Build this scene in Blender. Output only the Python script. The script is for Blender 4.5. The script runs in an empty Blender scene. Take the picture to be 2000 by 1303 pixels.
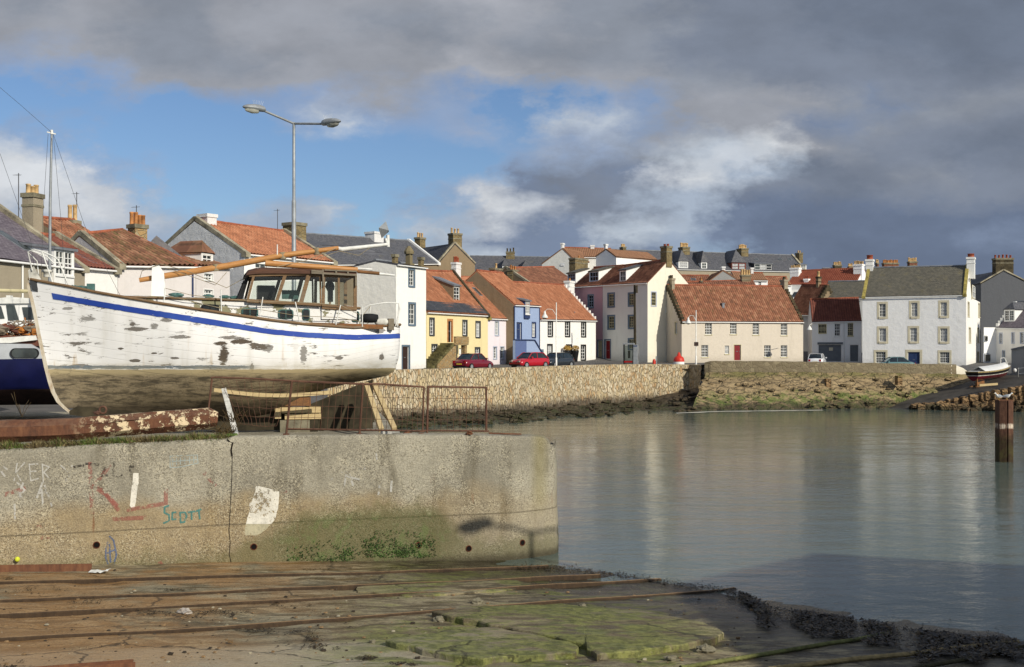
import bpy, math, random
from mathutils import Vector, Matrix, noise as mn
R = math.radians
random.seed(7)
sc = bpy.context.scene
col = sc.collection
# ---------------------------------------------------------------- camera
E, F, HY = 5.5, 2200.0, 684.0          # eye height, focal length in photo pixels, horizon row
cam = bpy.data.objects.new('camera', bpy.data.cameras.new('camera'))
cam.location = (0, 0, E); cam.rotation_euler = (R(90), 0, 0)
cam.data.sensor_width = 36; cam.data.lens = 39.6; cam.data.shift_y = 0.01625
cam.data.clip_end = 6000; cam.data.clip_start = 0.5
col.objects.link(cam); sc.camera = cam
sc.view_settings.view_transform = 'Standard'; sc.view_settings.look = 'None'
sc.view_settings.exposure = 0.0; sc.view_settings.gamma = 1.0
sc.cycles.max_bounces = 6; sc.cycles.diffuse_bounces = 3; sc.cycles.glossy_bounces = 3
sc.cycles.transparent_max_bounces = 16; sc.cycles.transmission_bounces = 4
sc.cycles.caustics_reflective = False; sc.cycles.caustics_refractive = False
sc.cycles.sample_clamp_indirect = 4.0
# ---------------------------------------------------------------- node helper
def lin(c):
    return tuple(((v/255)/12.92 if v/255 <= .04045 else ((v/255+.055)/1.055)**2.4) for v in c[:3])
class NT:
    def __init__(s, tree): s.t = tree; s.n = tree.nodes; s.l = tree.links
    def add(s, typ, **kw):
        n = s.n.new(typ)
        for k, v in kw.items(): setattr(n, k, v)
        return n
    def put(s, sock, v):
        if isinstance(v, bpy.types.NodeSocket): s.l.new(v, sock)
        elif v is not None:
            if isinstance(v, (tuple, list)) and len(v) == 3 and sock.type == 'RGBA': v = (*v, 1)
            sock.default_value = v
    def m(s, op, a, b=0.0, c=0.0, clamp=False):
        n = s.add('ShaderNodeMath', operation=op, use_clamp=clamp)
        s.put(n.inputs[0], a); s.put(n.inputs[1], b); s.put(n.inputs[2], c); return n.outputs[0]
    def vm(s, op, a, b=(0, 0, 0)):
        n = s.add('ShaderNodeVectorMath', operation=op); s.put(n.inputs[0], a); s.put(n.inputs[1], b); return n.outputs[0]
    def sep(s, v):
        n = s.add('ShaderNodeSeparateXYZ'); s.put(n.inputs[0], v); return n.outputs
    def comb(s, x, y, z):
        n = s.add('ShaderNodeCombineXYZ')
        for i, v in enumerate((x, y, z)): s.put(n.inputs[i], v)
        return n.outputs[0]
    def scale(s, v, k): return s.vm('MULTIPLY', v, k)
    def noise(s, v, sc=1.0, det=3.0, rough=.55, dist=0.0, col=False):
        n = s.add('ShaderNodeTexNoise'); s.put(n.inputs['Vector'], v); s.put(n.inputs['Scale'], sc)
        n.inputs['Detail'].default_value = det; n.inputs['Roughness'].default_value = rough
        n.inputs['Distortion'].default_value = dist
        return n.outputs['Color' if col else 'Fac']
    def vor(s, v, sc=1.0, feature='F1', out='Distance', rnd=1.0):
        n = s.add('ShaderNodeTexVoronoi', feature=feature); s.put(n.inputs['Vector'], v)
        n.inputs['Scale'].default_value = sc; n.inputs['Randomness'].default_value = rnd
        return n.outputs[out]
    def ramp(s, f, stops, alpha=False, interp='LINEAR'):
        n = s.add('ShaderNodeValToRGB'); cr = n.color_ramp; cr.interpolation = interp
        while len(cr.elements) < len(stops): cr.elements.new(.5)
        for e, (p, c) in zip(cr.elements, stops):
            e.position = p; e.color = c if len(c) == 4 else (*c, 1)
        s.put(n.inputs[0], f)
        return (n.outputs[0], n.outputs[1]) if alpha else n.outputs[0]
    def rg(s, f, a, b, lo=0.0, hi=1.0):
        n = s.add('ShaderNodeMapRange', clamp=True, interpolation_type='SMOOTHSTEP')
        for i, v in enumerate((f, a, b, lo, hi)): s.put(n.inputs[i], v)
        return n.outputs[0]
    def mix(s, f, a, b, mode='MIX'):
        n = s.add('ShaderNodeMix', data_type='RGBA', blend_type=mode)
        s.put(n.inputs[0], f); s.put(n.inputs[6], a); s.put(n.inputs[7], b); return n.outputs[2]
    def mul(s, a, b): return s.m('MULTIPLY', a, b)
    def bump(s, h, d=.05, st=1.0, nrm=None):
        n = s.add('ShaderNodeBump'); n.inputs['Distance'].default_value = d; s.put(n.inputs['Strength'], st)
        s.put(n.inputs['Height'], h)
        if nrm is not None: s.put(n.inputs['Normal'], nrm)
        return n.outputs[0]
def new_mat(name):
    m = bpy.data.materials.new(name); m.use_nodes = True; m.node_tree.nodes.clear()
    t = NT(m.node_tree); t.b = t.add('ShaderNodeBsdfPrincipled'); t.o = t.add('ShaderNodeOutputMaterial')
    t.l.new(t.b.outputs[0], t.o.inputs[0]); t.b.inputs['Specular IOR Level'].default_value = .3
    tc = t.add('ShaderNodeTexCoord'); t.obj = tc.outputs['Object']; t.uv = tc.outputs['UV']
    t.pos = t.add('ShaderNodeNewGeometry').outputs['Position']
    return m, t
def fin(t, c=None, rough=None, nrm=None, metal=None):
    if c is not None: t.put(t.b.inputs['Base Color'], c)
    if rough is not None: t.put(t.b.inputs['Roughness'], rough)
    if nrm is not None: t.put(t.b.inputs['Normal'], nrm)
    if metal is not None: t.put(t.b.inputs['Metallic'], metal)
# ---------------------------------------------------------------- sun and sky
SUN_EL = 28.0
sv = Vector((.66, -.75, 0)).normalized() * math.cos(R(SUN_EL)) + Vector((0, 0, math.sin(R(SUN_EL))))
sun = bpy.data.objects.new('sun', bpy.data.lights.new('sun', 'SUN'))
sun.data.energy = 4.3; sun.data.angle = R(.6); sun.data.color = (1, .93, .80)
sun.rotation_euler = sv.to_track_quat('Z', 'Y').to_euler(); sun.location = (30, -30, 40)
col.objects.link(sun)
world = bpy.data.worlds.new('World'); sc.world = world; world.use_nodes = True
w = NT(world.node_tree); w.n.clear()
bg = w.add('ShaderNodeBackground'); wo = w.add('ShaderNodeOutputWorld'); w.l.new(bg.outputs[0], wo.inputs[0])
sky = w.add('ShaderNodeTexSky', sky_type='NISHITA', sun_disc=False)
sky.sun_elevation = R(SUN_EL); sky.sun_rotation = math.atan2(sv.x, sv.y); sky.air_density = 1.0; sky.dust_density = .6; sky.ozone_density = 2.0
bg.inputs[1].default_value = .1
gd = w.add('ShaderNodeTexCoord').outputs['Generated']
gx, gy, gz = w.sep(gd)
gyc = w.m('MAXIMUM', gy, .12)
U0 = w.m('DIVIDE', gx, gyc); V0 = w.m('DIVIDE', gz, gyc)
uvv = w.comb(w.mul(U0, 1.0), w.mul(V0, 1.7), 0.0)
wn = w.noise(uvv, 5.0, 6, .62, col=True); wn2 = w.noise(uvv, 17.0, 6, .65, col=True)
wx, wy, _ = w.sep(wn); wx2, wy2, _ = w.sep(wn2)
PX = w.m('ADD', w.m('MULTIPLY_ADD', U0, .55, .517), w.m('ADD', w.m('MULTIPLY_ADD', wx, .15, -.075), w.m('MULTIPLY_ADD', wx2, .06, -.03)))   # 0..1 over azimuth
# photo column = 1000 + 2200 U ; stored so that column 0..2000 -> .25 ...  .75
PY = w.m('ADD', V0, w.m('ADD', w.m('MULTIPLY_ADD', wy, .09, -.045), w.m('MULTIPLY_ADD', wy2, .035, -.0175)))
PAL = dict(a=(168,171,179,1), b=(154,158,167,1), c=(139,146,158,1), d=(124,133,149,1), e=(113,123,140,1), f=(106,119,142,1),
           g=(122,136,160,1), h=(152,164,186,.8), w=(214,218,223,1), v=(196,202,211,1), u=(168,180,196,.95), B=(150,170,200,0), C=(150,163,188,.45), k=(190,198,208,.9))
ROWS = [(-140,"ccbbccbbbbabccdddeeee"), (0,"bcbbccbbbbabccdddeeee"), (60,"bbbcccbbccbbccddddeee"), (105,"hhbccccbbcbcccdddddee"), (150,"BBCbbbbbbaabbbccddddd"),
        (190,"BBBCBCChbhCBhCbbbcgcc"), (240,"BBCBBBCkCChBkhbbggcdd"), (290,"wkCBBBBBBBBChckwbcdde"), (335,"wwwCBBBBBBBgdgwueddcd"),
        (380,"wwwvBBBBBCvgdduddeddd"), (420,"vuwvuBukBCwvdduffffff"), (460,"uvuuhBhuBkgggkugffffg"), (500,"hhuuhChhBhkggghCfffff"), (560,"hhhhhhhhhhhgghhgfffff")]
colr = None
for y, codes in ROWS:
    st = []
    for i, ch in enumerate(codes):
        u = (i*100-1000)/2200.0; c = PAL[ch]; st.append((.5+.55*u, (*lin(c), c[3])))
    rc, ra = w.ramp(PX, st, alpha=True)
    v = (HY-y)/2200.0
    if colr is None: colr, alr = rc, ra
    else:
        f = w.m('DIVIDE', w.m('SUBTRACT', pv, PY), pv-v, clamp=True)
        colr = w.mix(f, colr, rc)
        alr = w.m('MULTIPLY_ADD', f, w.m('SUBTRACT', ra, alr), alr)
    pv = v
# generic broken cloud for the rest of the sky
cz = w.m('ADD', w.m('MAXIMUM', gz, 0.0), .18)
cp = w.comb(w.m('DIVIDE', gx, cz), w.m('DIVIDE', gy, cz), 0.0)
gn = w.noise(cp, 1.1, 5, .6)
ga = w.rg(gn, .40, .58); gc = w.ramp(w.noise(cp, 2.3, 4, .6), [(.3, lin((120,126,138))), (.7, lin((205,208,214)))])
inn = w.m('MULTIPLY', w.rg(w.m('ABSOLUTE', U0), .50, .8, 1, 0), w.m('MULTIPLY', w.rg(gy, .2, .4), w.rg(V0, .42, .75, 1, 0)))
colr = w.mix(inn, gc, colr); alr = w.m('MULTIPLY_ADD', inn, w.m('SUBTRACT', alr, ga), ga)
det = w.noise(w.comb(w.mul(U0, 1.0), w.mul(V0, 2.0), 3.1), 9.0, 7, .6)
alr = w.m('MULTIPLY', alr, w.rg(w.m('ADD', w.m('MULTIPLY', alr, 1.6), det), .55, 1.15))
colr = w.mix(1.0, colr, w.comb(*[w.rg(det, .25, .75, .88, 1.12)]*3), 'MULTIPLY')
tint = w.mix(1.0, sky.outputs[0], (.68, .78, .94), 'MULTIPLY')
fin_ = w.mix(alr, tint, w.mix(1.0, colr, (10, 10, 10), 'MULTIPLY'))
w.put(bg.inputs[0], fin_)
# ---------------------------------------------------------------- materials
M = {}
def plain(name, c, rough=.6, var=.15, vs=2.0, bumpd=0.0, bs=20.0, metal=0.0, streak=False):
    m, t = new_mat(name); c = lin(c)
    v = t.scale(t.obj, (1, 1, .25)) if streak else t.obj
    n = t.noise(v, vs, 5, .62)
    lo = tuple(x*(1-var*1.6) for x in c); hi = tuple(min(1, x*(1+var)) for x in c)
    cc = t.ramp(n, [(.3, lo), (.7, hi)])
    fin(t, cc, rough, t.bump(t.noise(t.obj, bs, 4, .6), bumpd) if bumpd else None, metal)
    M[name] = m; return m
def harl(name, c, dirt=.25, b=.02):
    """lime-washed render: fine pebbly relief, rain streaks, damp near the ground"""
    m, t = new_mat(name); c = lin(c)
    st = t.noise(t.scale(t.obj, (1.0, 1.0, .18)), 1.3, 5, .65)
    n2 = t.noise(t.obj, 4.0, 5, .6)
    d = t.mul(t.rg(st, .48, .78), dirt)
    _, _, z = t.sep(t.obj)
    damp = t.mul(t.rg(t.m('ADD', z, t.m('MULTIPLY', n2, -1.2)), -.5, .5, 1, 0), dirt*1.6)
    dark = tuple(x*k for x, k in zip(c, (.55, .54, .50)))
    cc = t.mix(t.m('MAXIMUM', d, damp), c, dark)
    cc = t.mix(t.mul(t.rg(n2, .35, .7), .10), cc, tuple(x*.8 for x in c))
    nr = t.bump(t.noise(t.obj, 26, 3, .6), b, .8, t.bump(t.noise(t.obj, 1.6, 4, .6), b*3, .7))
    fin(t, cc, .9, nr); M[name] = m; return m
def pantile(name, cols, moss=.2):
    m, t = new_mat(name)
    u, v, _ = t.sep(t.uv)
    cell = t.comb(t.m('FLOOR', u), t.m('FLOOR', v), 0)
    wn_ = t.add('ShaderNodeTexWhiteNoise', noise_dimensions='3D'); t.put(wn_.inputs[0], cell)
    big = t.noise(t.uv, .35, 4, .65)
    f = t.m('MULTIPLY_ADD', wn_.outputs[0], .5, t.m('MULTIPLY_ADD', big, 1.1, -.32), clamp=True)
    cc = t.ramp(f, [(i/(len(cols)-1), lin(c)) for i, c in enumerate(cols)])
    ms = t.rg(t.noise(t.scale(t.uv, (1, .4, 1)), .8, 6, .7), .72-moss*.5, .9-moss*.4)
    cc = t.mix(t.mul(ms, .8), cc, lin((92, 84, 50)))
    ch = t.rg(t.m('ABSOLUTE', t.m('SUBTRACT', t.m('FRACT', u), .08)), 0, .2, 1, 0)  # valleys between tiles darkened, corrugation shade put into the colour
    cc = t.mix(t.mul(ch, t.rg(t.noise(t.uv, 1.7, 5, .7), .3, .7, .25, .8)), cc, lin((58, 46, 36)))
    fin(t, cc, .85, t.bump(t.noise(t.uv, 7, 3, .6), .01)); M[name] = m; return m
def slate(name, cols, lich=(120,112,80), la=.25):
    m, t = new_mat(name)
    br = t.add('ShaderNodeTexBrick'); t.put(br.inputs['Vector'], t.uv)
    br.inputs['Scale'].default_value = 1.0; br.inputs['Mortar Size'].default_value = .012; br.inputs['Bias'].default_value = 0
    br.inputs['Brick Width'].default_value = .26; br.inputs['Row Height'].default_value = .2
    br.inputs['Color1'].default_value = (*lin(cols[0]), 1); br.inputs['Color2'].default_value = (*lin(cols[1]), 1); br.inputs['Mortar'].default_value = (*[x*.45 for x in lin(cols[0])], 1)
    n = t.noise(t.uv, .8, 6, .7)
    cc = t.mix(t.mul(t.rg(n, .5, .75), la), br.outputs[0], lin(lich))
    cc = t.mix(t.mul(t.rg(t.noise(t.uv, 9, 3, .7), .4, .75), .35), cc, tuple(x*1.5 for x in lin(cols[1])))
    fin(t, cc, .62, t.bump(br.outputs['Fac'], -.02, .6, t.bump(t.noise(t.uv, 5, 4, .6), .02))); M[name] = m; return m
def masonry(name, cols, scx=3.0, scz=3.0, mort=(150,140,118), bd=.05, tide=None, mossz=None):
    m, t = new_mat(name)
    x, y, z = t.sep(t.uv)
    wob = t.noise(t.uv, 1.2, 3, .6, col=True)
    p = t.vm('ADD', t.comb(t.mul(x, scx), t.mul(y, scz), 0.0), t.vm('MULTIPLY', wob, (.5, .5, 0)))
    cell = t.vor(p, 1.0, out='Color'); e = t.vor(p, 1.0, 'DISTANCE_TO_EDGE', 'Distance')
    cx, _, _ = t.sep(cell)
    f = t.m('MULTIPLY_ADD', cx, .62, t.m('MULTIPLY_ADD', t.noise(t.uv, .5, 4, .6), .9, -.26), clamp=True)
    cc = t.ramp(f, [(i/(len(cols)-1), lin(c)) for i, c in enumerate(cols)])
    fine = t.noise(t.uv, 14, 5, .7)
    cc = t.mix(t.rg(fine, .35, .8), cc, t.mix(.5, cc, (.03, .025, .02)))
    cc = t.mix(t.rg(e, .015, .07, 1, 0), cc, lin(mort))
    if tide:
        _, _, pz = t.sep(t.pos)
        pzn = t.m('MULTIPLY_ADD', t.noise(t.pos, .6, 5, .65), 1.0, t.m('SUBTRACT', pz, .5))
        cc = t.mix(t.mul(t.rg(pzn, tide, tide+.8, 1, 0), .82), cc, lin((66, 58, 50)))
    if mossz:
        gm = t.mul(t.rg(t.noise(t.pos, .5, 5, .7), .42, .62), t.rg(pzn, mossz, mossz+1.0, 1, 0))
        cc = t.mix(t.mul(gm, .8), cc, lin((84, 100, 44)))
    h = t.m('ADD', t.rg(e, 0.0, .10), t.m('MULTIPLY', fine, .35))
    fin(t, cc, .92, t.bump(h, bd)); M[name] = m; return m
def wood(name, a, b, rough=.5, sc_=(1, 14, 14), wear=None):
    m, t = new_mat(name)
    n = t.noise(t.vm('MULTIPLY', t.obj, sc_), 2.0, 6, .65, .4)
    cc = t.ramp(n, [(.25, lin(a)), (.75, lin(b))])
    if wear: cc = t.mix(t.mul(t.rg(t.noise(t.obj, 1.7, 5, .7), .5, .68), .8), cc, lin(wear))
    fin(t, cc, rough, t.bump(n, .006)); M[name] = m; return m
def rust(name, a=(106,70,50), b=(70,48,38), c=(136,98,66), flake=None):
    m, t = new_mat(name)
    n = t.noise(t.obj, 3.0, 6, .7); n2 = t.noise(t.scale(t.obj, (1, 1, .2)), 9, 5, .7)
    cc = t.ramp(t.m('MULTIPLY_ADD', n2, .5, t.mul(n, .5)), [(.3, lin(b)), (.5, lin(a)), (.72, lin(c))])
    if flake: cc = t.mix(t.rg(t.noise(t.obj, 4.5, 6, .75), flake[1], flake[1]+.02), cc, lin(flake[0]))
    fin(t, cc, .85, t.bump(t.m('ADD', n, n2), .015)); M[name] = m; return m
def glass(name, c=(24,28,30), rough=.06, refl=.6):
    m, t = new_mat(name); n = t.noise(t.obj, 1.5, 3, .5)
    fin(t, t.ramp(n, [(.3, tuple(x*.5 for x in lin(c))), (.7, tuple(x*1.6 for x in lin(c)))]), rough, t.bump(t.noise(t.obj, 2.2, 2, .5), .01))
    t.b.inputs['Specular IOR Level'].default_value = refl; M[name] = m
def clearglass(name):
    m, t = new_mat(name); tr = t.add('ShaderNodeBsdfTransparent'); tr.inputs[0].default_value = (.78, .82, .80, 1)
    gl = t.add('ShaderNodeBsdfGlossy'); gl.inputs['Roughness'].default_value = .03
    lw = t.add('ShaderNodeLayerWeight'); lw.inputs[0].default_value = .25
    mx = t.add('ShaderNodeMixShader'); t.put(mx.inputs[0], t.rg(lw.outputs['Fresnel'], 0, 1, .05, .7))
    t.l.new(tr.outputs[0], mx.inputs[1]); t.l.new(gl.outputs[0], mx.inputs[2]); t.l.new(mx.outputs[0], t.o.inputs[0]); M[name] = m
harl('white_wall', (240,240,238), .26); harl('bright_wall', (238,236,230), .24); harl('cream_wall', (228,222,204), .22); harl('beige_wall', (206,196,180), .26)
harl('yellow_wall', (228,212,162), .28); harl('pink_wall', (230,220,223), .2); harl('rose_wall', (190,150,158), .2); harl('blue_wall', (150,168,200), .15); harl('navy_wall', (92,108,150), .2)
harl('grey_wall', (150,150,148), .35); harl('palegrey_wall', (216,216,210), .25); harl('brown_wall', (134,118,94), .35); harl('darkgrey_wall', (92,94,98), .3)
harl('oldgrey_wall', (220,220,218), .5, .04); harl('tan_wall', (156,146,126), .3); harl('lilac_wall', (212,206,202), .3)
plain('white_paint', (232,232,228), .45, .06); plain('grey_paint', (104,110,116), .5, .1); plain('navy_paint', (46,62,100), .4, .1); plain('black_paint', (24,24,26), .4, .1)
plain('red_paint', (120,24,30), .45, .1); plain('sand_paint', (206,198,172), .7, .08); plain('slateblue_paint', (98,116,132), .6, .08); plain('paleblue_paint', (178,186,200), .6, .08)
plain('darkgrey_paint', (62,64,66), .6, .1); plain('oldcream_paint', (200,190,150), .6, .1); plain('stair_dark', (60,54,40), .95, .4); plain('brown_door', (58,42,36), .5, .15); plain('cope_stone', (128,122,102), .9, .35, 1.5, .02)
plain('terracotta_pot', (178,122,74), .85, .3, 3.0); plain('buff_pot', (196,164,116), .85, .3, 3.0); plain('red_pot', (146,74,50), .85, .2, 3.0); plain('lead', (120,124,130), .6, .2)
plain('curtain', (170,172,172), .3, .25, 5.0); plain('skew_stone', (158,150,128), .9, .4, 1.2, .02); plain('lichen_stone', (160,146,80), .9, .4, 1.5, .02); plain('aerial_metal', (70,70,72), .5, .1)
plain('dark_skew', (74,66,48), .9, .45, 1.5, .03)
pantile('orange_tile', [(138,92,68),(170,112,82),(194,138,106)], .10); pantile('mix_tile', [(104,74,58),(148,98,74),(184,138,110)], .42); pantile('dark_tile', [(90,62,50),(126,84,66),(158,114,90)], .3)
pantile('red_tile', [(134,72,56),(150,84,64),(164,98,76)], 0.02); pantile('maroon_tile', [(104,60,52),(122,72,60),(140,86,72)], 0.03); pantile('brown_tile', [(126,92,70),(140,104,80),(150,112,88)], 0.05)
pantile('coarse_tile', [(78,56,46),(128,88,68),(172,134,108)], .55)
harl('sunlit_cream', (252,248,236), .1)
slate('slate_grey', [(74,76,82),(98,98,102)]); slate('slate_purple', [(92,84,92),(118,110,116)], (150,146,130), .2); slate('slate_brown', [(82,80,72),(106,102,90)], (124,114,76), .45); slate('slate_dark', [(52,54,60),(72,74,80)])
masonry('stone_stack', [(92,80,58),(128,112,78),(150,134,96)], 2.6, 3.4, (120,110,84), .03); masonry('brick_stack', [(112,62,46),(134,82,60),(150,100,72)], 4.5, 9, (140,126,110), .02)
masonry('rubble_front', [(150,120,80),(176,146,100),(130,104,74)], 2.5, 3.5, (160,146,116), .04)
glass('pane_dark'); glass('pane_mid', (60,66,66), .1); clearglass('clear_glass')
# ---------------------------------------------------------------- mesh helper
class MB:
    def rock(s, c, r, seed=0, amp=.18, mi=0, sq=.35):
        c = Vector(c); n = 4; rd = random.Random(seed); rot = Matrix.Rotation(rd.uniform(-.25, .25), 3, 'Z') @ Matrix.Rotation(rd.uniform(-.12, .12), 3, 'Y')
        for ax in range(3):
            for sg in (-1, 1):
                rows = []
                for i in range(n+1):
                    rw = []
                    for j in range(n+1):
                        a, b = (i/n*2-1), (j/n*2-1); p = [0, 0, 0]; p[ax] = sg; p[(ax+1) % 3] = a*sg; p[(ax+2) % 3] = b; p = Vector(p); q = p.normalized(); p = p.lerp(q*1.15, sq); p = p*(1+amp*mn.noise(p*1.3+Vector((seed*1.7, seed*.3, 0))))
                        rw.append(c+rot @ Vector((p.x*r[0], p.y*r[1], p.z*r[2])))
                    rows.append(rw)
                s.grid(rows, mi=mi, sm=False)
    def __init__(s): s.v = []; s.f = []; s.uv = []; s.mi = []; s.sm = []
    def face(s, pts, uv=None, mi=0, sm=False):
        b = len(s.v); s.v += [tuple(p) for p in pts]; s.f.append(tuple(range(b, b+len(pts)))); s.uv.append(uv); s.mi.append(mi); s.sm.append(sm)
    def faces(s, verts, fs, mi=0, sm=False, uvs=None):
        b = len(s.v); s.v += [tuple(p) for p in verts]
        for f in fs:
            s.f.append(tuple(b+i for i in f)); s.uv.append([uvs[i] for i in f] if uvs else None); s.mi.append(mi); s.sm.append(sm)
    def box(s, x0, x1, y0, y1, z0, z1, mi=0, mat=None):
        P_ = [Vector((x, y, z)) for z in (z0, z1) for y in (y0, y1) for x in (x0, x1)]
        if mat is not None: P_ = [mat @ p for p in P_]
        s.faces(P_, [(0,2,3,1),(4,5,7,6),(0,1,5,4),(2,6,7,3),(0,4,6,2),(1,3,7,5)], mi)
    def beam(s, p, q, w, h=None, up=(0, 0, 1), mi=0, w2=None, h2=None):
        p = Vector(p); q = Vector(q); h = h or w; w2 = w2 or w; h2 = h2 or h
        d = (q-p).normalized(); u = Vector(up)
        if abs(d.dot(u)) > .98: u = Vector((0, 1, 0))
        a = d.cross(u).normalized(); b = a.cross(d).normalized()
        vs = [o+a*(i*ww/2)+b*(j*hh/2) for o, ww, hh in ((p, w, h), (q, w2, h2)) for i, j in ((-1,-1),(1,-1),(1,1),(-1,1))]
        s.faces(vs, [(0,1,2,3),(7,6,5,4),(0,4,5,1),(1,5,6,2),(2,6,7,3),(3,7,4,0)], mi)
    def tube(s, pts, r, n=8, cap=True, mi=0, sm=True):
        pts = [Vector(p) for p in pts]; rs = r if isinstance(r, (list, tuple)) else [r]*len(pts)
        vs = []; prev = None
        for i, p in enumerate(pts):
            d = (pts[min(i+1, len(pts)-1)]-pts[max(i-1, 0)]).normalized()
            if prev is None:
                u = Vector((0, 0, 1)) if abs(d.z) < .9 else Vector((1, 0, 0)); a = d.cross(u).normalized()
            else: a = (prev-d*prev.dot(d)).normalized()
            prev = a; b = d.cross(a)
            vs += [p+(a*math.cos(2*math.pi*k/n)+b*math.sin(2*math.pi*k/n))*rs[i] for k in range(n)]
        fs = [(i*n+k, i*n+(k+1) % n, (i+1)*n+(k+1) % n, (i+1)*n+k) for i in range(len(pts)-1) for k in range(n)]
        s.faces(vs, fs, mi, sm)
        if cap: s.face(vs[:n][::-1], mi=mi); s.face(vs[-n:], mi=mi)
    def lathe(s, c, prof, n=12, mi=0, sm=True, sx=1.0, sy=1.0):
        c = Vector(c); vs = [c+Vector((r*math.cos(2*math.pi*k/n)*sx, r*math.sin(2*math.pi*k/n)*sy, z)) for r, z in prof for k in range(n)]
        s.faces(vs, [(i*n+k, i*n+(k+1) % n, (i+1)*n+(k+1) % n, (i+1)*n+k) for i in range(len(prof)-1) for k in range(n)], mi, sm)
        if prof[-1][0] > 1e-4: s.face(vs[-n:], mi=mi)
        if prof[0][0] > 1e-4: s.face(vs[:n][::-1], mi=mi)
    def prism(s, pts, d, mi=0):
        """polygon pts swept by vector d"""
        pts = [Vector(p) for p in pts]; d = Vector(d); q = [p+d for p in pts]; n = len(pts)
        s.face(pts[::-1], mi=mi); s.face(q, mi=mi)
        for i in range(n): s.face([pts[i], pts[(i+1) % n], q[(i+1) % n], q[i]], mi=mi)
    def grid(s, rows, uvs=None, mi=0, sm=True):
        nr = len(rows); nc = len(rows[0]); vs = [p for r_ in rows for p in r_]
        fs = [(i*nc+j, i*nc+j+1, (i+1)*nc+j+1, (i+1)*nc+j) for i in range(nr-1) for j in range(nc-1)]
        s.faces(vs, fs, mi, sm, [u for r_ in uvs for u in r_] if uvs else None)
    def blob(s, c, r, seed=0, n=8, m=5, amp=.25, mi=0, sm=False):
        c = Vector(c); rows = []
        for i in range(m+1):
            th = math.pi*i/m; rw = []
            for j in range(n+1):
                ph = 2*math.pi*(j % n)/n; d = Vector((math.sin(th)*math.cos(ph), math.sin(th)*math.sin(ph), math.cos(th)))
                k = 1+amp*mn.noise(d*1.7+Vector((seed*3.1, seed, -seed)))*2
                rw.append(c+Vector((d.x*r[0], d.y*r[1], d.z*r[2]))*k)
            rows.append(rw)
        s.grid(rows, mi=mi, sm=sm)
    def build(s, name, mats, parent=None, world=False, origin=None):
        me = bpy.data.meshes.new(name); V_ = s.v
        if parent is not None and world:
            inv = (Matrix.Translation(parent.location) @ parent.rotation_euler.to_matrix().to_4x4()).inverted()
            V_ = [inv @ Vector(p) for p in V_]
        o = bpy.data.objects.new(name, me)
        if parent is None and origin is not False and V_:
            if origin is None:
                n = len(V_); origin = (sum(p[0] for p in V_)/n, sum(p[1] for p in V_)/n, min(p[2] for p in V_))
            og = Vector(origin); V_ = [Vector(p)-og for p in V_]; o.location = og
        me.from_pydata([tuple(p) for p in V_], [], s.f)
        if any(u is not None for u in s.uv):
            ul = me.uv_layers.new(name='UVMap'); k = 0
            for u, f in zip(s.uv, s.f):
                for i in range(len(f)):
                    if u is not None: ul.data[k].uv = u[i]
                    k += 1
        for mt in (mats if isinstance(mats, (list, tuple)) else [mats]): me.materials.append(M[mt] if isinstance(mt, str) else mt)
        me.polygons.foreach_set('material_index', s.mi); me.polygons.foreach_set('use_smooth', s.sm)
        me.update(); col.objects.link(o)
        if parent is not None: o.parent = parent
        return o
def tag(o, label=None, cat=None, group=None, kind=None):
    if label: o['label'] = label
    if cat: o['category'] = cat
    if group: o['group'] = group
    if kind: o['kind'] = kind
    return o
def thing(name, label, cat, loc=(0, 0, 0), rz=0, group=None):
    o = bpy.data.objects.new(name, None); o.empty_display_size = .3; o.location = loc; o.rotation_euler = (0, 0, rz)
    col.objects.link(o); return tag(o, label, cat, group)
def copy_tree(o, parent=None):
    c = o.copy(); col.objects.link(c); c.parent = parent
    for ch in list(o.children): copy_tree(ch, c)
    return c
# photo pixel -> point at depth D
def P(x, y, D): return Vector((D*(x-1000)/F, D, E+D*(HY-y)/F))
def G(x, D): return Vector((D*(x-1000)/F, D, 0))
def zat(y, D): return E+D*(HY-y)/F
CROP = {'0': (0, 0, 1), '1': (0, 220, 3.2577), '2': (0, 480, 3.4286), '3': (250, 400, 3.6364), '4': (400, 620, 3.448), '5': (700, 420, 4.0729), '6': (1000, 440, 4.3429),
        '7': (1260, 460, 4.5455), '8': (1620, 460, 4.0711), 'b': (440, 500, 7.1429), 'r': (1880, 680, 10.858), 'u': (400, 730, 5.0)}
CUR = ['0']
def cx(x): return CROP[CUR[0]][0]+x/CROP[CUR[0]][2]
def cy(y): return CROP[CUR[0]][1]+y/CROP[CUR[0]][2]
def hit(A, u, px):
    """ray through photo column px meets the vertical plane A + s*u ; returns s and depth"""
    k = (px-1000)/F; s = (k*A.y-A.x)/(u.x-k*u.y); return s, A.y+s*u.y
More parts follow.
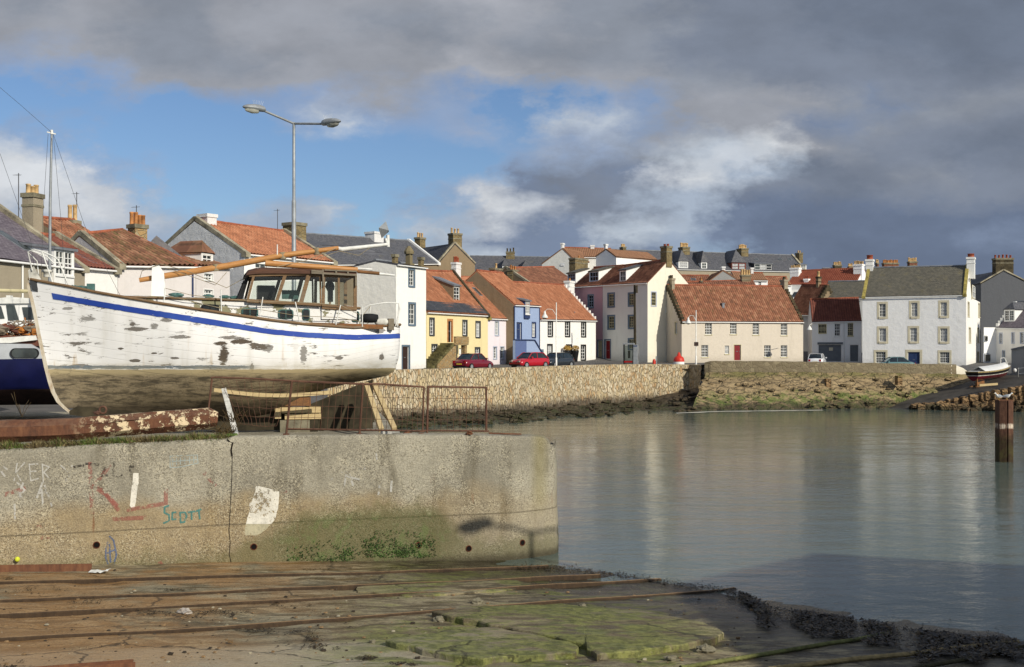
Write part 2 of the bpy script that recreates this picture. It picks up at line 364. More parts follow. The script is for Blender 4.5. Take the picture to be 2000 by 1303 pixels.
# ---------------------------------------------------------------- houses
def panel(mb, O, U, N, L, z0, zl, zr, holes, rev=.16, uv0=(0, 0)):
    """wall face from O along U, with real openings and reveals going inwards along N"""
    O = Vector(O); U = Vector(U); N = Vector(N)
    holes = [h for h in holes if h[2] > h[0] and h[3] > h[1]]
    ss = sorted({0.0, L, *[h[0] for h in holes], *[h[2] for h in holes]})
    zs = sorted({z0, *[h[1] for h in holes], *[h[3] for h in holes]}); zs = [z for z in zs if z < min(zl, zr)-.02]+[None]
    def pt(s_, z):
        if z is None: z = zl+(zr-zl)*s_/L
        return O+U*s_+Vector((0, 0, z))
    for i in range(len(ss)-1):
        for j in range(len(zs)-1):
            sm_ = (ss[i]+ss[i+1])/2; zt = zs[j+1] if zs[j+1] is not None else min(zl, zr); zm = (zs[j]+zt)/2
            if any(h[0] < sm_ < h[2] and h[1] < zm < h[3] for h in holes): continue
            q = [(ss[i], zs[j]), (ss[i+1], zs[j]), (ss[i+1], zs[j+1]), (ss[i], zs[j+1])]
            pts = [pt(*a) for a in q]; mb.face(pts, [(a[0]+uv0[0], p.z) for a, p in zip(q, pts)])
    for (a, b, c, d) in holes:
        c4 = [pt(a, b), pt(c, b), pt(c, d), pt(a, d)]
        for i in range(4):
            p, q = c4[i], c4[(i+1) % 4]; mb.face([p, p+N*rev, q+N*rev, q])
def corr(mb, A, B, C, Dd, tile=.28, row=.36, amp=.065):
    """corrugated pantile slope, A-B eave, D-C ridge"""
    A, B, C, Dd = map(Vector, (A, B, C, Dd)); W = (B-A).length; H = (Dd-A).length
    nt = max(2, round(W/tile)); nr_ = max(2, round(H/row)); nu = nt*5
    n = (B-A).cross(Dd-A).normalized(); rows = []; uvs = []
    prof = [0, .55, 1, .8, .2]
    for i in range(nr_):
        for e in (0, 1):
            v = (i+e)/nr_; lift = .035*(1-e)
            if i == 0 and e == 0: pass
            rw = []; uw = []
            for j in range(nu+1):
                u = j/nu; base = (A.lerp(B, u)).lerp(Dd.lerp(C, u), v)
                jit = .010*mn.noise(Vector((j//5*1.7, i*2.3, W)))
                sag = .085*mn.noise(Vector((u*W*.25, v*H*.3, A.x+7)))
                rw.append(base+n*(prof[j % 5]*amp+lift+jit+sag)); uw.append((u*nt+.001, i+e*.98+.01))
            rows.append(rw); uvs.append(uw)
    mb.grid(rows, uvs, sm=True)
def flat(mb, A, B, C, Dd, nu=14, nv=8, sagk=.05):
    A, B, C, Dd = map(Vector, (A, B, C, Dd)); n = (B-A).cross(Dd-A).normalized(); W = (B-A).length; H = (Dd-A).length; rows = []; uvs = []
    for i in range(nv+1):
        rw = []; uw = []
        for j in range(nu+1):
            u = j/nu; v = i/nv; b = A.lerp(B, u).lerp(Dd.lerp(C, u), v)
            rw.append(b+n*(.02+sagk*mn.noise(Vector((u*W*.3, v*H*.4, A.x))))); uw.append((u*W, v*H))
        rows.append(rw); uvs.append(uw)
    mb.grid(rows, uvs, sm=True)
def slab(mb, A, B, C, Dd, th=.12):
    A, B, C, Dd = map(Vector, (A, B, C, Dd)); n = (B-A).cross(Dd-A).normalized()*-th; t = [A, B, C, Dd]; b = [p+n for p in t]
    mb.face(b[::-1])
    for i in range(4): mb.face([t[i], b[i], b[(i+1) % 4], t[(i+1) % 4]])
def roofslope(mb, A, B, C, Dd, rm):
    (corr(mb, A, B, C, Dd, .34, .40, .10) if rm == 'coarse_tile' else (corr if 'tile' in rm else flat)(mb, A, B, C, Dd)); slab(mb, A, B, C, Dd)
RNDW = random.Random(3)
class House:
    def __init__(s, name, label, FL, FR, depth, zg, eave, ridge, wall, roof, cat='house', gable='plain', hr=.5, wallL=None, wallR=None, ov=.12, over=(0.0, 0.0), skew=None, group=None, gutter='white_paint', zbase=-1.5, vdir=None, backeave=None, ridgemat=None):
        A = G(cx(FL[0]), FL[1]); B = G(cx(FR[0]), FR[1]); s.W = (B-A).length; s.U = (B-A).normalized(); s.V = Vector((-s.U.y, s.U.x, 0))
        s.A = A; s.B = B; s.d = depth; s.zg = zg; s.hr = hr*depth; s.wallm = wall; s.roofm = roof
        s.root = thing(name, label, cat, (A.x, A.y, zg), math.atan2(s.U.y, s.U.x), group)
        s.zl = s.F(cx(FL[0]), cy(eave[0]))[1]; s.zr = s.F(cx(FR[0]), cy(eave[1]))[1]
        s.rl = s.F(0, cy(ridge[0]), s.hr, xs=0)[1]; s.rr = s.F(0, cy(ridge[1]), s.hr, xs=s.W)[1]
        s.zb = zbase; s.holes = {'F': [], 'R': [], 'L': []}; s.wins = []; s.gable = gable; s.ov = ov; s.over = over; s.skew = skew; s.gut = gutter; s.wallL = wallL; s.wallR = wallR; s.rm2 = ridgemat
        s.be = backeave
    def F(s, px, py, yo=0.0, xs=None):
        A = s.A+s.V*yo
        if xs is None: xx, D = hit(A, s.U, px)
        else: xx = xs; D = (A+s.U*xs).y
        return xx, zat(py, D)-s.zg
    def S(s, side, px, py):
        A = s.B if side == 'R' else s.A
        t, D = hit(A, s.V, px); return t, zat(py, D)-s.zg
    def loc(s, side, a, off, z):
        """wall coordinate a, inward offset off"""
        if side == 'F': return Vector((a, off, z))
        if side == 'R': return Vector((s.W-off, a, z))
        return Vector((off, a, z))
    def axes(s, side):
        return {'F': (Vector((1, 0, 0)), Vector((0, 1, 0))), 'R': (Vector((0, 1, 0)), Vector((-1, 0, 0))), 'L': (Vector((0, 1, 0)), Vector((1, 0, 0)))}[side]
    def win(s, x0, y0, x1, y1, kind='sash', nx=2, ny=4, sur='white_paint', m=.0, side='F', hole=True, leaf='white_paint', ins=(0, 0, 0, 0), rev=.14, pane=None, sill=None):
        f = s.F if side == 'F' else (lambda a, b: s.S(side, a, b))
        a0, zt = f(cx(x0), cy(y0)); a1, _ = f(cx(x1), cy(y0)); zb0 = f(cx((x0+x1)/2), cy(y1))[1]; zt = f(cx((x0+x1)/2), cy(y0))[1]
        a0, a1 = min(a0, a1), max(a0, a1)
        ha, hz0, hb, hz1 = a0+m, zb0+(m if kind == 'sash' else 0), a1-m, zt-m
        top = min(s.zl, s.zr) if side == 'F' else min(s.zl, s.zr)
        if hz1 > top-.08: hz1 = min(hz1, top-.08) if side == 'F' else hz1
        if hz1 > top-.05 and side != 'F': hole = False
        if hole: s.holes[side].append((ha, hz0, hb, hz1))
        s.wins.append((side, ha, hz0, hb, hz1, kind, nx, ny, sur, m, leaf, hole, rev, pane, sill))
    def mkwin(s, side, a, z0, b, z1, kind, nx, ny, sur, m, leaf, hole, rev, pane, sill, par=None, base=None):
        U, N = s.axes(side); O = base if base is not None else s.loc(side, 0, 0, 0)
        off = rev if hole else -.05
        def bx(mb, p, q, r, t, o0, o1):   # rect p..q along wall, r..t vertical, inward o0..o1
            c = [O+U*i+N*j+Vector((0, 0, k)) for k in (r, t) for j in (o0, o1) for i in (p, q)]
            mb.faces(c, [(0,2,3,1),(4,5,7,6),(0,1,5,4),(2,6,7,3),(0,4,6,2),(1,3,7,5)])
        w_, h_ = b-a, z1-z0; fr = MB()
        if kind == 'sash':
            e = .055
            bx(fr, a, a+e, z0, z1, off-.04, off+.03); bx(fr, b-e, b, z0, z1, off-.04, off+.03)
            bx(fr, a+e, b-e, z1-e, z1, off-.038, off+.03); bx(fr, a+e, b-e, z0, z0+e*1.3, off-.038, off+.03)
            zm = (z0+z1)/2
            bx(fr, a+e, b-e, zm-.028, zm+.028, off-.036, off+.03)
            for i in range(1, nx):
                x = a+e+(w_-2*e)*i/nx; bx(fr, x-.017, x+.017, z0+e, z1-e, off-.03, off+.02)
            for j in range(1, ny):
                if j*2 == ny: continue
                z = z0+e+(h_-2*e)*j/ny; bx(fr, a+e, b-e, z-.016, z+.016, off-.028, off+.022)
            o = fr.build('window', leaf, par or s.root); pn = MB()
            bx(pn, a+.02, b-.02, z0+.02, z1-.02, off+.035, off+.05)
            pm = pane or RNDW.choice(['pane_dark', 'pane_dark', 'pane_mid', 'curtain'])
            pn.build('pane', pm, o if par is None else par)
        else:
            bx(fr, a+.04, b-.04, z0-.02, z1-.04, off-.01, off+.05)
            npan = 2
            for i in range(npan):
                for j in range(2):
                    x0_, x1_ = a+.12+(w_-.24)*(i+.08)/npan, a+.12+(w_-.24)*(i+.92)/npan
                    zz0, zz1 = z0+.15+(h_-.3)*(j+.05)/2, z0+.15+(h_-.3)*(j+.92)/2
                    bx(fr, x0_, x1_, zz0, zz1, off-.025, off-.008)
            o = fr.build('door', leaf, par or s.root); kn = MB()
            bx(kn, b-.16, b-.11, z0+.95, z0+1.02, off-.05, off-.02); bx(kn, (a+b)/2-.12, (a+b)/2+.12, z0+1.0, z0+1.05, off-.04, off-.02)
            kn.build('handle', 'lead', o)
            jb = MB(); bx(jb, a, a+.05, z0, z1, off-.03, off+.06); bx(jb, b-.05, b, z0, z1, off-.03, off+.06); bx(jb, a+.05, b-.05, z1-.05, z1, off-.03, off+.06); jb.build('frame', 'white_paint' if leaf != 'white_paint' else 'grey_paint', o)
        if m > 0 and sur:
            sb = MB(); t = -.018; lo = z0-(m if kind == 'sash' else 0)
            bx(sb, a-m, a, lo, z1+m, t, .0); bx(sb, b, b+m, lo, z1+m, t, .0); bx(sb, a, b, z1, z1+m, t, .0)
            if kind == 'sash': bx(sb, a-.03, b+.03, z0-m*1.0, z0, t-.05, .1)
            if hole:  # painted reveals
                for (p, q) in ((a, a+.004), (b-.004, b)): bx(sb, p, q, z0, z1, 0.001, off-.045)
            sb.build('surround', sur, o)
        elif kind == 'sash':
            sb = MB(); bx(sb, a-.05, b+.05, z0-.09, z0, -.07, .1); sb.build('sill', sill or leaf, o)
        return o
    def roofz(s, y):
        return (s.zl+s.zr)/2+((s.rl+s.rr)/2-(s.zl+s.zr)/2)*y/s.hr
    def chimney(s, xl, yt, xr, yb, n=2, mat='stone_stack', pot='buff_pot', ph=None, yo=None, dp=.9, cope='cope_stone', ps=.13, xa=None):
        yo = s.hr if yo is None else yo
        for _ in range(12):
            z1 = s.F(cx(xl), cy(yt), yo-dp/2)[1]; x0 = max(s.F(cx(xl), cy(yt), yo+q)[0] for q in (-dp/2, dp/2)); x1 = min(s.F(cx(xr), cy(yt), yo+q)[0] for q in (-dp/2, dp/2))
            if x1-x0 > .45*(s.F(cx(xr), 500, yo)[0]-s.F(cx(xl), 500, yo)[0]): break
            dp *= .85
        z0 = s.F(cx(xl), cy(yb), yo-dp/2)[1]
        x0, x1 = min(x0, x1), max(x0, x1); mb = MB(); w_ = x1-x0
        c = .07
        for (p, q, r, t, u, v, o_) in ((x0+c, x1-c, yo-dp/2+c, yo+dp/2-c, z0-.6, z1-.22, 0), (x0, x1, yo-dp/2, yo+dp/2, z1-.24, z1, 1)):
            pts = [(p, r), (q, r), (q, t), (p, t)]; acc = 0
            for i in range(4):
                a, b = pts[i], pts[(i+1) % 4]; L = math.dist(a, b)
                mb.face([(*a, u), (*b, u), (*b, v), (*a, v)], [(acc, u), (acc+L, u), (acc+L, v), (acc, v)], o_); acc += L
            mb.face([(*a, v) for a in pts], [(a[0], a[1]) for a in pts], o_); mb.face([(*a, u) for a in pts][::-1], None, o_)
        if z1-z0 > 1.4: mb.box(x0+c/2, x1-c/2, yo-dp/2+c/2, yo+dp/2-c/2, z1-.75, z1-.62, 1)
        o = mb.build('chimney', [mat, cope], s.root)
        for i in range(n):
            xx = x0+w_*(i+.5)/n; hgt = (ph or .62)*random.uniform(.85, 1.12); pb = MB()
            pb.lathe((xx, yo+random.uniform(-.05, .05), z1-.02), [(ps*1.15, 0), (ps, .08), (ps*.95, hgt*.85), (ps*1.1, hgt*.88), (ps*1.05, hgt), (ps*.8, hgt), (ps*.8, hgt-.1)], 10)
            pb.build('chimney_pot', pot if isinstance(pot, str) else random.choice(pot), o)
        return o
    def dormer(s, x0, y0, x1, y1, kind='shed', wall='white_paint', roof='lead', wins=1, sur=None, leaf='white_paint', nx=2, ny=4, slope=.18, hgab=.6, m=.08, glassfront=True):
        yo = 1.0
        for _ in range(30):
            zb = s.F(cx(x0), cy(y1), yo)[1]; yn = s.hr*(zb-s.zl)/max(.1, s.rl-s.zl); yo = max(-.17, yo*.5+yn*.5)
        a, zb = s.F(cx(x0), cy(y1), yo); b, _ = s.F(cx(x1), cy(y1), yo); zt = s.F(cx(x0), cy(y0), yo)[1]; a, b = min(a, b), max(a, b)
        k = (s.rl-s.zl)/s.hr; off = .06; zb2 = zb+off
        o = thing_part('dormer', s.root); O = Vector((0, yo, 0))
        hm = MB(); e = .08; W_ = b-a
        n = wins; holes = []
        for i in range(n):
            p = a+e+(W_-2*e)*(i+.0)/n+.03; q = a+e+(W_-2*e)*(i+1)/n-.03; holes.append((p, zb2+.1, q, zt-.1))
        panel(hm, (0, yo, 0), (1, 0, 0), (0, 1, 0), 0, 0, 0, 0, []) if False else None
        panel(hm, Vector((a, yo, 0)), (1, 0, 0), (0, 1, 0), W_, zb-.3, zt, zt, [(h[0]-a, h[1], h[2]-a, h[3]) for h in holes], .08)
        if kind == 'shed':
            yb_ = yo+(zt-zb)/max(.05, k-slope); zk = zt+(yb_-yo)*slope
            if yb_ > s.hr: yb_ = s.hr; zk = s.zl+k*s.hr
            for x in (a, b): hm.face([(x, yo, zb-.3), (x, yo, zt), (x, yb_, zk), (x, yb_, zk-.5)])
            rf = MB(); A_, B_, C_, D_ = (a-.12, yo-.15, zt-.02), (b+.12, yo-.15, zt-.02), (b+.12, yb_, zk+.03), (a-.12, yb_, zk+.03)
            A_, B_, C_, D_ = [Vector(p)+Vector((0, 0, .09)) for p in (A_, B_, C_, D_)]
            roofslope(rf, A_, B_, C_, D_, roof if 'tile' in roof else 'flat')
        else:
            zp = zt+hgab; xm = (a+b)/2; yb_ = yo+(zt-zb)/k+.3; yp = min(s.hr, yo+(zp-zb)/k+.1)
            for x in (a, b): hm.face([(x, yo, zb-.3), (x, yo, zt), (x, yb_, zt), (x, yb_, zt-.8)])
            rf = MB(); y_ = yo-.12; g = .0
            if kind == 'gable': hm.face([(a, yo, zt), (b, yo, zt), (xm, yo, zp)])
            else: g = W_*.45
            for sx in (-1, 1):
                e0 = a-.1 if sx < 0 else b+.1
                q = [Vector((e0, y_, zt-.03)), Vector((e0, yb_, zt-.03)), Vector((xm, yp, zp)), Vector((xm, y_+g, zp))]
                if sx > 0: q = q[::-1]
                q = [p+Vector((0, 0, .06)) for p in q]
                rf.face(q, [(p.x, p.y) for p in q]); rf.face([p-Vector((0, 0, .08)) for p in q][::-1])
            if kind == 'hip':
                q = [Vector((a-.1, y_, zt+.03)), Vector((b+.1, y_, zt+.03)), Vector((xm, y_+g, zp+.06))]; rf.face(q, [(p.x, p.z) for p in q])
        hm.build('dormer_wall', wall, o); rf.build('dormer_roof', roof, o)
        for h in holes:
            s.mkwin('F', h[0], h[1], h[2], h[3], 'sash', nx, ny, None, 0, leaf, True, .06, None, None, par=o, base=O)
        return o
    def skylight(s, x0, y0, x1, y1, yt_off=None):
        """x0,y0 .. x1,y1 centre line top to bottom in the photo"""
        def on(px, py):
            yo = s.hr*.5
            for _ in range(30):
                zz = s.F(cx(px), cy(py), yo)[1]; yo = min(s.hr, max(0, .6*yo+.4*s.hr*(zz-s.zl)/(s.rl-s.zl)))
            return Vector((s.F(cx(px), cy(py), yo)[0], yo, s.roofz(yo)))
        p, q = on(x0, y0), on(x1, y1); p.x = q.x = (p.x+q.x)/2; n = Vector((0, -(s.rl-s.zl), s.hr)).normalized()
        f = MB(); f.beam(p+n*.1, q+n*.1, .72, .10, up=n); o = f.build('skylight', 'lead', s.root)
        g = MB(); d = (q-p).normalized()*.09; g.beam(p+d+n*.155, q-d+n*.155, .54, .02, up=n); g.build('pane', 'pane_mid', o)
    def aerial(s, x, y, h=1.6, yo=None):
        xx, z = s.F(cx(x), cy(y), s.hr if yo is None else yo); yy = s.hr if yo is None else yo
        m = MB(); m.tube([(xx, yy, z-h), (xx, yy, z)], .025, 5); m.tube([(xx-.32, yy-.1, z-.15), (xx+.28, yy+.1, z-.06)], .012, 4)
        for i in range(5): m.tube([(xx-.28+i*.13, yy-.16+i*.04, z-.14+i*.02), (xx-.26+i*.13, yy+.16+i*.04, z-.14+i*.02)], .008, 4)
        m.build('aerial', 'aerial_metal', s.root)
    def done(s):
        W, d, hr, zl, zr, rl, rr, zb = s.W, s.d, s.hr, s.zl, s.zr, s.rl, s.rr, s.zb
        be = s.be
        bl, br = (zl, zr) if be is None else (be, be)
        mb = MB(); panel(mb, (0, 0, 0), (1, 0, 0), (0, 1, 0), W, zb, zl, zr, s.holes['F'])
        mb.build('wall', s.wallm, s.root); mb = MB(); mb.face([(0, d, zb), (0, d, bl), (W, d, br), (W, d, zb)]); mb.build('rear_wall', s.wallm, s.root)
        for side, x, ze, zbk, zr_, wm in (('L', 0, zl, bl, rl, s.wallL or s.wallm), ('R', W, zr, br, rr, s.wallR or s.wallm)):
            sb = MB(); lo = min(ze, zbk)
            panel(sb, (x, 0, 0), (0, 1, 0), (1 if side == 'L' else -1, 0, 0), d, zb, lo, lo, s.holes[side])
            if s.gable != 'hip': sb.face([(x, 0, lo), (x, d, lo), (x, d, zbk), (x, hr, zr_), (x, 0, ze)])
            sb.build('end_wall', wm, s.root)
        rf = MB(); k = (rl-zl)/hr; o = s.ov; ol, orr = s.over; tk = .13
        A_, B_ = Vector((-ol, -o, zl-k*o+tk)), Vector((W+orr, -o, zr-k*o+tk)); C_, D_ = Vector((W+orr, hr, rr+tk)), Vector((-ol, hr, rl+tk))
        hipL = hipR = 0
        if s.gable in ('hip', 'hipR', 'hipL'):
            if s.gable in ('hip', 'hipL'): hipL = min(W*.45, hr*.8)
            if s.gable in ('hip', 'hipR'): hipR = min(W*.45, hr*.8)
            C_.x -= hipR; D_.x += hipL
        roofslope(rf, A_, B_, C_, D_, s.roofm)
        kb = (rl-bl)/(d-hr)
        A2, B2 = Vector((W+orr, d+o, br-kb*o+tk)), Vector((-ol, d+o, bl-kb*o+tk))
        flat(rf, A2, B2, D_, C_, 6, 4) if 'tile' not in s.roofm or W > 30 else corr(rf, A2, B2, D_, C_, tile=.6, row=1.0)
        slab(rf, A2, B2, D_, C_)
        if hipR: roofslope(rf, B_, A2, C_+Vector((0, .01, 0)), C_, s.roofm)
        if hipL: roofslope(rf, B2, A_, D_, D_+Vector((0, .01, 0)), s.roofm)
        rf.build('roof', s.roofm, s.root)
        rg_ = MB(); n = max(2, int((C_-D_).length/.5))
        rg_.tube([D_.lerp(C_, i/n)+Vector((0, 0, .03+.03*mn.noise(Vector((i*.7, W, 0))))) for i in range(n+1)], .12, 6)
        if hipR: rg_.tube([C_, B_], .11, 6); 
        if hipL: rg_.tube([D_, A_], .11, 6)
        rg_.build('ridge', s.rm2 or ('lead' if 'slate' in s.roofm else s.roofm+'_cap' if s.roofm+'_cap' in M else 'ridge_clay'), s.root)
        if s.gut:
            g = MB(); g.tube([A_+Vector((0, -.06, -.10)), B_+Vector((0, -.06, -.10))], .06, 6); g.build('gutter', s.gut, s.root)
        if s.skew:
            for side, kind, mt in s.skew:
                x = 0 if side == 'L' else W; ze = zl if side == 'L' else zr; zr_ = rl if side == 'L' else rr; sk = MB(); wd = .34
                x0_, x1_ = (x-.03, x+wd) if side == 'L' else (x-wd, x+.03)
                for (ya, yb2, z0_) in ((0, hr, ze), (d, hr, bl if side == 'L' else br)):
                    if kind == 'skew':
                        p = Vector(((x0_+x1_)/2, ya+(-.12 if ya == 0 else .12), z0_+.02)); q = Vector(((x0_+x1_)/2, yb2, zr_+.25)); sk.beam(p, q, wd, .28)
                        sk.box(x0_-.02, x1_+.02, ya-.25, ya+.25, z0_-.18, z0_+.12)
                    else:
                        n = max(6, int((zr_-z0_)/.34))
                        for i in range(n):
                            y0_, y1_ = ya+(yb2-ya)*i/n, ya+(yb2-ya)*(i+1)/n; zt = z0_+(zr_-z0_)*(i+1)/n+.16
                            sk.box(x0_, x1_, min(y0_, y1_)-.03, max(y0_, y1_)-.03, z0_+(zr_-z0_)*i/n-.3, zt)
                sk.build('skew_stones' if kind == 'skew' else 'crow_steps', mt, s.root)
        for w_ in s.wins: s.mkwin(*w_)
        return s
def thing_part(name, parent):
    o = bpy.data.objects.new(name, None); o.empty_display_size = .2; col.objects.link(o); o.parent = parent; return o
plain('ridge_clay', (150,88,64), .9, .3, 2.0)
plain('mossy_stone', (104, 98, 64), .95, .5, 2.5, .03)
def gh(name, label, FL, FR, depth, zg, eave, peak, wall, roof, stack=None, skew=None, wins=(), cat='house', vis='F'):
    """house that turns its gable end to the harbour"""
    h = House(name, label, FL, FR, depth, zg, eave, (peak[1], peak[1]), wall, roof, cat)
    W = h.W; xp, zp = h.F(cx(peak[0]), cy(peak[1])); m = MB(); zl, zr = h.zl, h.zr
    m.face([(0, 0, -1.5), (W, 0, -1.5), (W, 0, zr), (xp, 0, zp), (0, 0, zl)]); m.build('wall', wall, h.root); m = MB(); m.face([(0, depth, -1.5), (0, depth, zl), (xp, depth, zp), (W, depth, zr), (W, depth, -1.5)])
    m.face([(0, 0, -1.5), (0, 0, zl), (0, depth, zl), (0, depth, -1.5)]); m.face([(W, 0, -1.5), (W, depth, -1.5), (W, depth, zr), (W, 0, zr)]); m.build('side_walls', wall, h.root)
    rf = MB(); o = .1; t = .12; kl = (zp-zl)/xp; kr = (zp-zr)/(W-xp)
    roofslope(rf, (-o, depth, zl+t-kl*o), (-o, -.05, zl+t-kl*o), (xp, -.05, zp+t), (xp, depth, zp+t), roof)
    roofslope(rf, (W+o, -.05, zr+t-kr*o), (W+o, depth, zr+t-kr*o), (xp, depth, zp+t), (xp, -.05, zp+t), roof); rf.build('roof', roof, h.root)
    if skew:
        s = MB(); s.beam((-.05, .12, zl+.08), (xp, .12, zp+.2), .34, .26, up=(0, 0, 1)); s.beam((W+.05, .12, zr+.08), (xp, .12, zp+.2), .34, .26); s.build('skew_stones', skew, h.root)
    if stack:
        h.chimney(*stack[:4], stack[4], stack[5], stack[6], ph=stack[7], yo=.75, dp=1.3, cope=stack[5] if 'wall' in stack[5] else 'cope_stone')
    for w_ in wins: h.win(*w_[:4], hole=False, rev=0, m=.06, sur='paleblue_paint', **(w_[4] if len(w_) > 4 else {}))
    for w_ in h.wins: h.mkwin(*w_)
    return h
# ---------------------------------------------------------------- the row of houses along the street
def rowD(px, off=0.0):
    A = Vector((-7.5-.447*0, 100.0, 0)); u = Vector((17.25, 34.0, 0)).normalized(); n = Vector((u.y, -u.x, 0))
    return hit(A+n*off, u, px)[1]
def rp(xc, off=0.0): return (xc, rowD(cx(xc), off))
CUR[0] = '5'
# tall white house
h = House('tall_house', 'tall narrow white house with blue-grey window margins, standing behind the stern of the white boat', rp(300, .6), rp(538, .6), 4.2, 3.6, (400, 428), (372, 400), 'bright_wall', 'slate_grey', wallL='sunlit_cream')
h.win(395, 422, 452, 577, nx=2, ny=4, sur='slateblue_paint', m=.16, pane='pane_mid'); h.win(395, 693, 458, 884, nx=2, ny=4, sur='slateblue_paint', m=.16, pane='pane_mid')
h.win(343, 1032, 412, 1230, kind='door', leaf='brown_door', sur='slateblue_paint', m=.14)
h.chimney(258, 305, 325, 400, 0, 'stone_stack', yo=.5, dp=.8); h.chimney(466, 328, 530, 425, 0, 'stone_stack', yo=.5, dp=.8)
fm = MB(); x_, z_ = h.F(cx(403), cy(405), .5); zt_ = h.F(0, cy(248), .5, xs=x_)[1]; k_ = (zt_-z_)
fm.box(x_-.34, x_+.34, .16, .84, z_-.5, z_+k_*.12); fm.box(x_-.22, x_+.22, .28, .72, z_+k_*.12, z_+k_*.62); fm.lathe((x_, .5, z_), [(.42, k_*.6), (.44, k_*.72), (.3, k_*.86), (.12, k_), (0, k_)], 8, sm=False)
fm.build('finial', 'stone_stack', h.root); h.done()
# yellow house
h = House('yellow_house', 'pale yellow house with orange pantiles, a long dormer and an outside stone stair', rp(541), rp(1030), 7.8, 3.65, (772, 800), (447, 462), 'yellow_wall', 'orange_tile', skew=[('R', 'skew', 'dark_skew')])
for r_ in ((563, 815, 607, 963), (826, 833, 868, 965), (930, 842, 973, 980)): h.win(*r_, sur='darkgrey_paint', m=.13)
h.win(580, 1025, 630, 1133, sur='darkgrey_paint', m=.13); h.win(925, 1050, 969, 1145, sur='darkgrey_paint', m=.13)
h.win(706, 826, 752, 1012, kind='door', leaf='black_paint', m=.2, sur='terracotta_pot'); h.win(800, 1060, 828, 1195, kind='door', leaf='white_paint')
h.dormer(755, 562, 808, 705, 'shed', 'brown_wall', 'lead', slope=.42)
a0, z0 = h.F(cx(545), cy(735)); st = MB(); k_ = (h.rl-h.zl)/h.hr
flat(st, (-.05, -.16, h.zl+.29-.16*k_), (h.W, -.16, h.zr+.29-.16*k_), (h.W, .8, h.zr+.29+.8*k_), (-.05, .8, h.zl+.29+.8*k_)); st.build('eaves_slates', 'slate_dark', h.root)
# outside stair rising to the right, with a landing on corbels
s0, _ = h.F(cx(560), cy(1225), -1.3); s1, zt_ = h.F(cx(762), cy(1018), -1.3); s2, zc_ = h.F(cx(868), cy(968), -1.3); _, zd_ = h.F(cx(868), cy(1035), -1.3)
stp = MB(); n = 13; zb_ = -.1; rs = (zt_-zb_)/n
for i in range(n): stp.box(s0+(s1-s0)*i/n, s1+.01*i, -1.30, -.003*i-.002, zb_+rs*i-.01, zb_+rs*(i+1))
stp.build('stair', 'mossy_stone', h.root)
sw = MB(); sw.prism([(s0+(s1-s0)*.3, -1.32, -1), (s0+(s1-s0)*.3, -1.32, zb_+rs*3.2), (s1, -1.32, zt_-.25), (s1, -1.32, -1)], (0, -.06, 0)); ff = sw.f; sw.uv = [[(sw.v[k][0], sw.v[k][2]) for k in f] for f in ff]
sw.build('stair_wall', 'rubble_front', h.root)
sw = MB(); sw.box(s1-.1, s2, -1.42, -.01, zd_, zt_-.02)
for (p, q, r, t) in ((s1, s2, -1.45, -1.25), (s2-.18, s2, -1.24, -.02)): sw.box(p, q, r, t, zt_-.01, zc_)
sw.box(s1-.0, s1+.35, -1.3, -.03, -1, zd_-.01); sw.box(s2-.5, s2-.1, -1.3, -.9, -1, zd_-.01)
sw.uv = [[(sw.v[k][0]+sw.v[k][1], sw.v[k][2]) for k in f] for f in sw.f]
sw.build('stair_landing', 'rubble_front', h.root)
h.done()
# pink house
h = House('pink_house', 'pale pink house with a roof skylight, between the yellow and blue houses', rp(1030), rp(1252), 7.8, 3.8, (822, 832), (541, 560), 'pink_wall', 'orange_tile', skew=[('L', 'skew', 'lichen_stone')])
for r_ in ((1083, 840, 1120, 963), (1192, 848, 1224, 965)): h.win(*r_, sur='paleblue_paint', m=.1)
for r_ in ((1070, 1043, 1104, 1150), (1126, 1043, 1162, 1150)): h.win(*r_, sur='paleblue_paint', m=.1)
h.win(1198, 1032, 1236, 1212, kind='door', leaf='navy_paint', sur='navy_paint', m=.08)
h.skylight(920, 588, 965, 652); h.done()
# blue house
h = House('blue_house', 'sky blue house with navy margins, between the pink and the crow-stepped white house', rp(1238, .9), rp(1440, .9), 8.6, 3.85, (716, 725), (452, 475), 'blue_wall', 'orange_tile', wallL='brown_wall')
h.win(1330, 684, 1364, 800, sur='navy_paint', m=.1, hole=False); h.wins.pop()
h.dormer(1325, 682, 1366, 800, 'shed', 'navy_paint', 'lead', slope=.25)
h.win(1258, 852, 1300, 990, kind='door', leaf='navy_paint', sur='navy_paint', m=.08); h.win(1378, 850, 1413, 978, sur='navy_paint', m=.12)
h.win(1368, 1083, 1397, 1113, nx=1, ny=2, leaf='blue_wall')
a, zt_ = h.F(cx(1258), cy(995), -1.2); b, _ = h.F(cx(1398), cy(995), -1.2); c_, _ = h.F(cx(1492), cy(1110), -1.2); zc = .55
bw = MB(); bw.prism([(a-.3, -1.2, -1), (a-.3, -1.2, zt_), (b, -1.2, zt_), (c_, -1.2, zc), (c_, -1.2, -1)], (0, .25, 0)); 
o_ = bw.build('stair_wall', 'blue_wall', h.root)
bw = MB(); bw.beam((a-.32, -1.15, zt_+.04), (b, -1.15, zt_+.04), .34, .1); bw.beam((b, -1.15, zt_+.04), (c_+.05, -1.15, zc+.04), .34, .1); bw.box(a-.32, a+1.5*0+(b-a)*.62+a*0-.3, -1.24, -1.2, -1, zt_-.02) if False else None
bw.build('coping', 'navy_paint', o_)
bw = MB(); bw.box(a-.28, a+(b-a)*.55, -1.225, -1.202, -1, zt_-.03); bw.build('panel', 'navy_wall', o_)
bw = MB()
for i in range(9): bw.box(b+(c_-b)*i/9-.1, c_, -.94, -.02-.001*i, -1, zt_-.9-(zt_-.9-0)*i/9)
